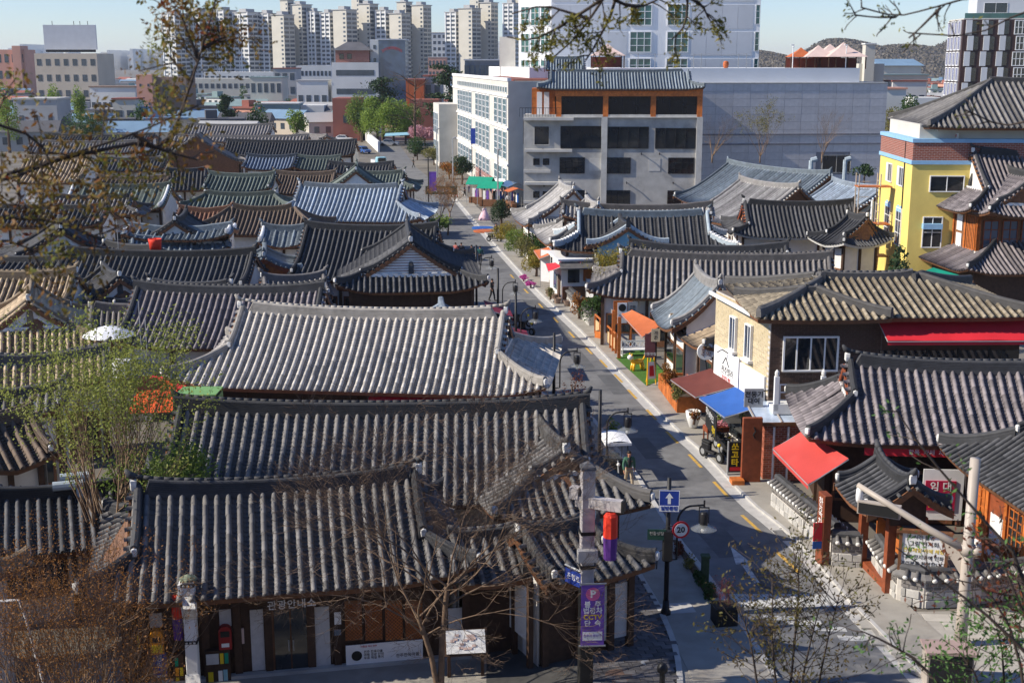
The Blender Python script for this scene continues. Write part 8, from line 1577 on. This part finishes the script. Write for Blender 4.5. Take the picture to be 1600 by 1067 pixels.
# ---- trees of the viewpoint hill, reaching into the picture
def boughs(name, label, paths, root, twig_m, leaf, per, size, spread, seed, droop=False, tw=(.5, 1.1), dens=9, aspect=.5, r0=.03):
    L = Limbs(seed); root = Vector(root)
    for pts in paths:
        P = [atY(px, py, Y) - root for px, py, Y in pts]; Q = smooth(P); n = len(Q); L.big.tube(Q, [max(.006, r0 * (1 - .8 * i / (n - 1))) for i in range(n)], 6, cap=False)
        for k in range(int(dens * n)):
            i = L.r.uniform(.1, n - 1.001); j = int(i); q = Q[j].lerp(Q[j + 1], i - j); d = (Q[j + 1] - Q[j]).normalized(); a = Vector((L.r.uniform(-1, 1), L.r.uniform(-1, 1), L.r.uniform(-1, .9 if not droop else .3))); a = (a - d * a.dot(d)).normalized()
            L.limb(q, d * .6 + a, L.r.uniform(*tw) * .35, .006, 1, curl=.5, up=0 if not droop else -.1, split=(1, 2), thin=.001)
    L.big.tube([Vector((0, 0, -14 + root.z * 0)), Vector((0, 0, 0)), Vector((0, 0, 2.5))], [.22, .16, .08], 8)
    for pts in paths:
        if not (0 < pts[0][0] < 1600 and pts[0][1] > 0): L.big.tube([Vector((0, 0, 0)), atY(*pts[0]) - root], [.06, r0], 6)
    return plant(name, label, 'tree', root, L, twig_m, leaf, size, per, spread, tname='trunk', aspect=aspect, seed=seed)
TW = mat('dark_twig', (.055, .040, .032), .8, .2, 8)
M['redleaf'] = leafmat('red_olive_leaves', (.20, .045, .018), (.19, .21, .04), .35)
boughs('hillside_maple', 'dark bough with blurred red and olive leaves and upright sprig crossing the upper left', [[(-160, 300, 7.5), (0, 287, 7.6), (100, 245, 7.8), (210, 210, 8.0), (310, 165, 8.2)], [(210, 210, 8.0), (250, 235, 8.0), (310, 250, 8.1)], [(-140, 330, 7.3), (0, 340, 7.4), (90, 345, 7.5), (150, 372, 7.6)], [(-150, 400, 7.2), (0, 372, 7.2), (50, 390, 7.3)], [(-150, 210, 7.6), (-20, 190, 7.6), (60, 215, 7.7), (90, 280, 7.7)], [(-160, 320, 7.6), (190, 222, 7.9), (262, 232, 8.2), (292, 150, 8.3), (318, 70, 8.4), (345, -30, 8.5)], [(300, 130, 8.4), (262, 85, 8.4)], [(318, 75, 8.4), (352, 58, 8.5)], [(310, 95, 8.4), (285, 30, 8.4)]], (-6.2, 5.2, 16.7), TW, M['redleaf'], 16, .042, .12, 41, tw=(.4, .8), dens=1.25, aspect=.45, r0=.017)
boughs('budding_oak', 'thin dark branches with hanging yellow green buds at the top centre', [[(1000, -180, 9.5), (955, -20, 9.5), (905, 55, 9.6), (858, 96, 9.6)], [(940, 0, 9.5), (880, 40, 9.5), (830, 65, 9.6), (792, 58, 9.6)], [(920, 30, 9.5), (895, 22, 9.5), (850, 8, 9.5), (800, 22, 9.6)], [(985, -120, 9.5), (962, 10, 9.5), (930, 72, 9.6), (915, 95, 9.6)], [(1010, -160, 9.6), (1075, -10, 9.7), (1072, 40, 9.7), (1050, 62, 9.7)], [(1072, -5, 9.7), (1098, 8, 9.7), (1106, 28, 9.8)], [(960, 0, 9.5), (985, 12, 9.5), (1015, 8, 9.6), (1048, -15, 9.6)]], (3.2, -2.0, 20.6), TW, leafmat('hanging_buds', (.24, .20, .035), (.14, .14, .03), .4), 10, .046, .05, 43, droop=True, tw=(.25, .5), dens=1.0, aspect=.34, r0=.016)
boughs('bare_twig_tree', 'thin bare twigs reaching in from the top right corner', [[(1700, -20, 9.0), (1520, -5, 9.0), (1450, 15, 9.0), (1400, 27, 9.1), (1345, 12, 9.1)], [(1470, 12, 9.0), (1432, 50, 9.0), (1420, 60, 9.0)], [(1700, -10, 9.0), (1600, 18, 9.0), (1520, 58, 9.0), (1420, 52, 9.1)], [(1400, 27, 9.1), (1370, 28, 9.1), (1335, 24, 9.1)], [(1700, 170, 8.6), (1605, 190, 8.6), (1565, 198, 8.7), (1508, 172, 8.7)]], (7.5, 6.5, 18.6), TW, leafmat('sparse_buds', (.26, .24, .05), (.20, .2, .05), .4), 1, .035, .05, 44, tw=(.15, .35), dens=.9, aspect=.4, r0=.011)
def sapling(label, paths, root, leaf, per, size, spread, seed, tw, dens, aspect=.4, twig=None):
    L = Limbs(seed); root = Vector(root)
    for pts in paths:
        P = [atY(px, py, Y) - root for px, py, Y in pts]; Q = smooth([Vector((0, 0, -.15))] + P); n = len(Q); L.big.tube(Q, [max(.005, .022 * (1 - .8 * i / (n - 1))) for i in range(n)], 6, cap=False)
        for k in range(int(dens * n)):
            i = L.r.uniform(n * .3, n - 1.001); j = int(i); q = Q[j].lerp(Q[j + 1], i - j); d = (Q[j + 1] - Q[j]).normalized(); a = Vector((L.r.uniform(-1, 1), L.r.uniform(-1, 1), L.r.uniform(-.5, 1))); a = (a - d * a.dot(d)).normalized(); L.limb(q, d * .6 + a, L.r.uniform(*tw), .006, 1, curl=.4, up=.1, split=(1, 2), thin=.001)
    return plant('hillside_sapling', label, 'sapling', root, L, twig or TW, leaf, size, per, spread, tname='stems', aspect=aspect, seed=seed)
def hz(X, Y): return Vector((X, Y, max(-.2, 14.6 - .52 * Y)))
LF['bronze'] = leafmat('bronze_olive_leaves', (.10, .055, .025), (.13, .13, .035), .35); LF['gloss'] = leafmat('glossy_green_leaves', (.05, .12, .025), (.10, .19, .05), .25)
sapling('bronze leaved sapling at the bottom right of centre', [[(1230, 1120, 13.4), (1242, 1000, 13.5), (1250, 900, 13.6), (1240, 890, 13.6)], [(1190, 1120, 13.3), (1175, 1010, 13.4), (1160, 960, 13.4)], [(1270, 1120, 13.5), (1290, 1010, 13.5), (1310, 935, 13.6)], [(1220, 1130, 13.2), (1205, 1000, 13.3), (1208, 910, 13.4)], [(1240, 1130, 13.4), (1262, 1020, 13.4), (1280, 950, 13.5)]], hz(3.1, 13.3), LF['bronze'], 5, .055, .12, 51, (.25, .5), 3.2)
sapling('green leaved shrub at the bottom right corner', [[(1540, 1140, 11.4), (1530, 1060, 11.4), (1500, 1020, 11.5)], [(1570, 1140, 11.4), (1568, 1030, 11.4), (1560, 985, 11.5)], [(1610, 1140, 11.4), (1606, 1020, 11.5), (1600, 960, 11.5)]], hz(4.3, 11.3), LF['gloss'], 7, .06, .13, 52, (.2, .38), 2.6, .4)
sapling('young maple with red leaves at the right edge', [[(1610, 1160, 10.4), (1590, 1000, 10.4), (1540, 915, 10.5), (1490, 905, 10.5)], [(1620, 1150, 10.4), (1610, 980, 10.4), (1570, 890, 10.5), (1560, 850, 10.5)], [(1630, 1150, 10.4), (1605, 950, 10.5), (1590, 905, 10.5)]], hz(4.3, 10.3), LF['red'], 3, .055, .12, 53, (.18, .34), 1.4, .4)
sapling('long thin whip with small green leaves slanting across the lower right', [[(1520, 1130, 9.6), (1440, 1035, 9.7), (1380, 1000, 9.8), (1345, 985, 9.8)], [(1640, 1100, 9.6), (1600, 880, 9.7), (1530, 805, 9.8), (1440, 700, 9.9), (1400, 640, 9.9)], [(1660, 1080, 9.6), (1560, 975, 9.7), (1490, 920, 9.8), (1400, 855, 9.8)]], hz(3.9, 9.4), LF['gloss'], 2, .05, .06, 54, (.12, .25), 1.2, .4)
L = Limbs(66)
for k in range(12): a = L.r.uniform(0, 6.28); L.limb((0, 0, -.1), (math.cos(a) * .5, math.sin(a) * .5, 1), .9, .010, 2, curl=.4, up=.2, split=(2, 3), thin=.001)
plant('dry_shrub', 'thin yellowish dry stems behind the bronze sapling', 'shrub', hz(4.3, 15.5), L, mat('straw_twig', (.36, .26, .12), .8, .2, 6))
# white pipe frame in the thicket
fq = atY(30, 940, 31.0); single('pipe_frame', 'white painted pipe frame inside the rust coloured thicket', 'frame', MB().tube([(-.9, 0, 0), (.0, 0, .05), (.12, 0, -.4), (.45, 0, -2.3)], .035, 6), M['white_paint'], fq)
# ---------------------------------------------------------------- the air between here and the horizon
hz_m = bpy.data.materials.new('haze'); hz_m.use_nodes = True; n = hz_m.node_tree.nodes; n.remove(n['Principled BSDF']); pv = n.new('ShaderNodeVolumePrincipled')
pv.inputs['Color'].default_value = (.80, .88, 1.0, 1); pv.inputs['Density'].default_value = .00009; pv.inputs['Anisotropy'].default_value = .2
hz_m.node_tree.links.new(pv.outputs[0], n['Material Output'].inputs['Volume'])
link('haze', MB().bx(-5010, 5010, -310, 7010, -1.05, 90).mesh('haze', hz_m), kind='stuff')
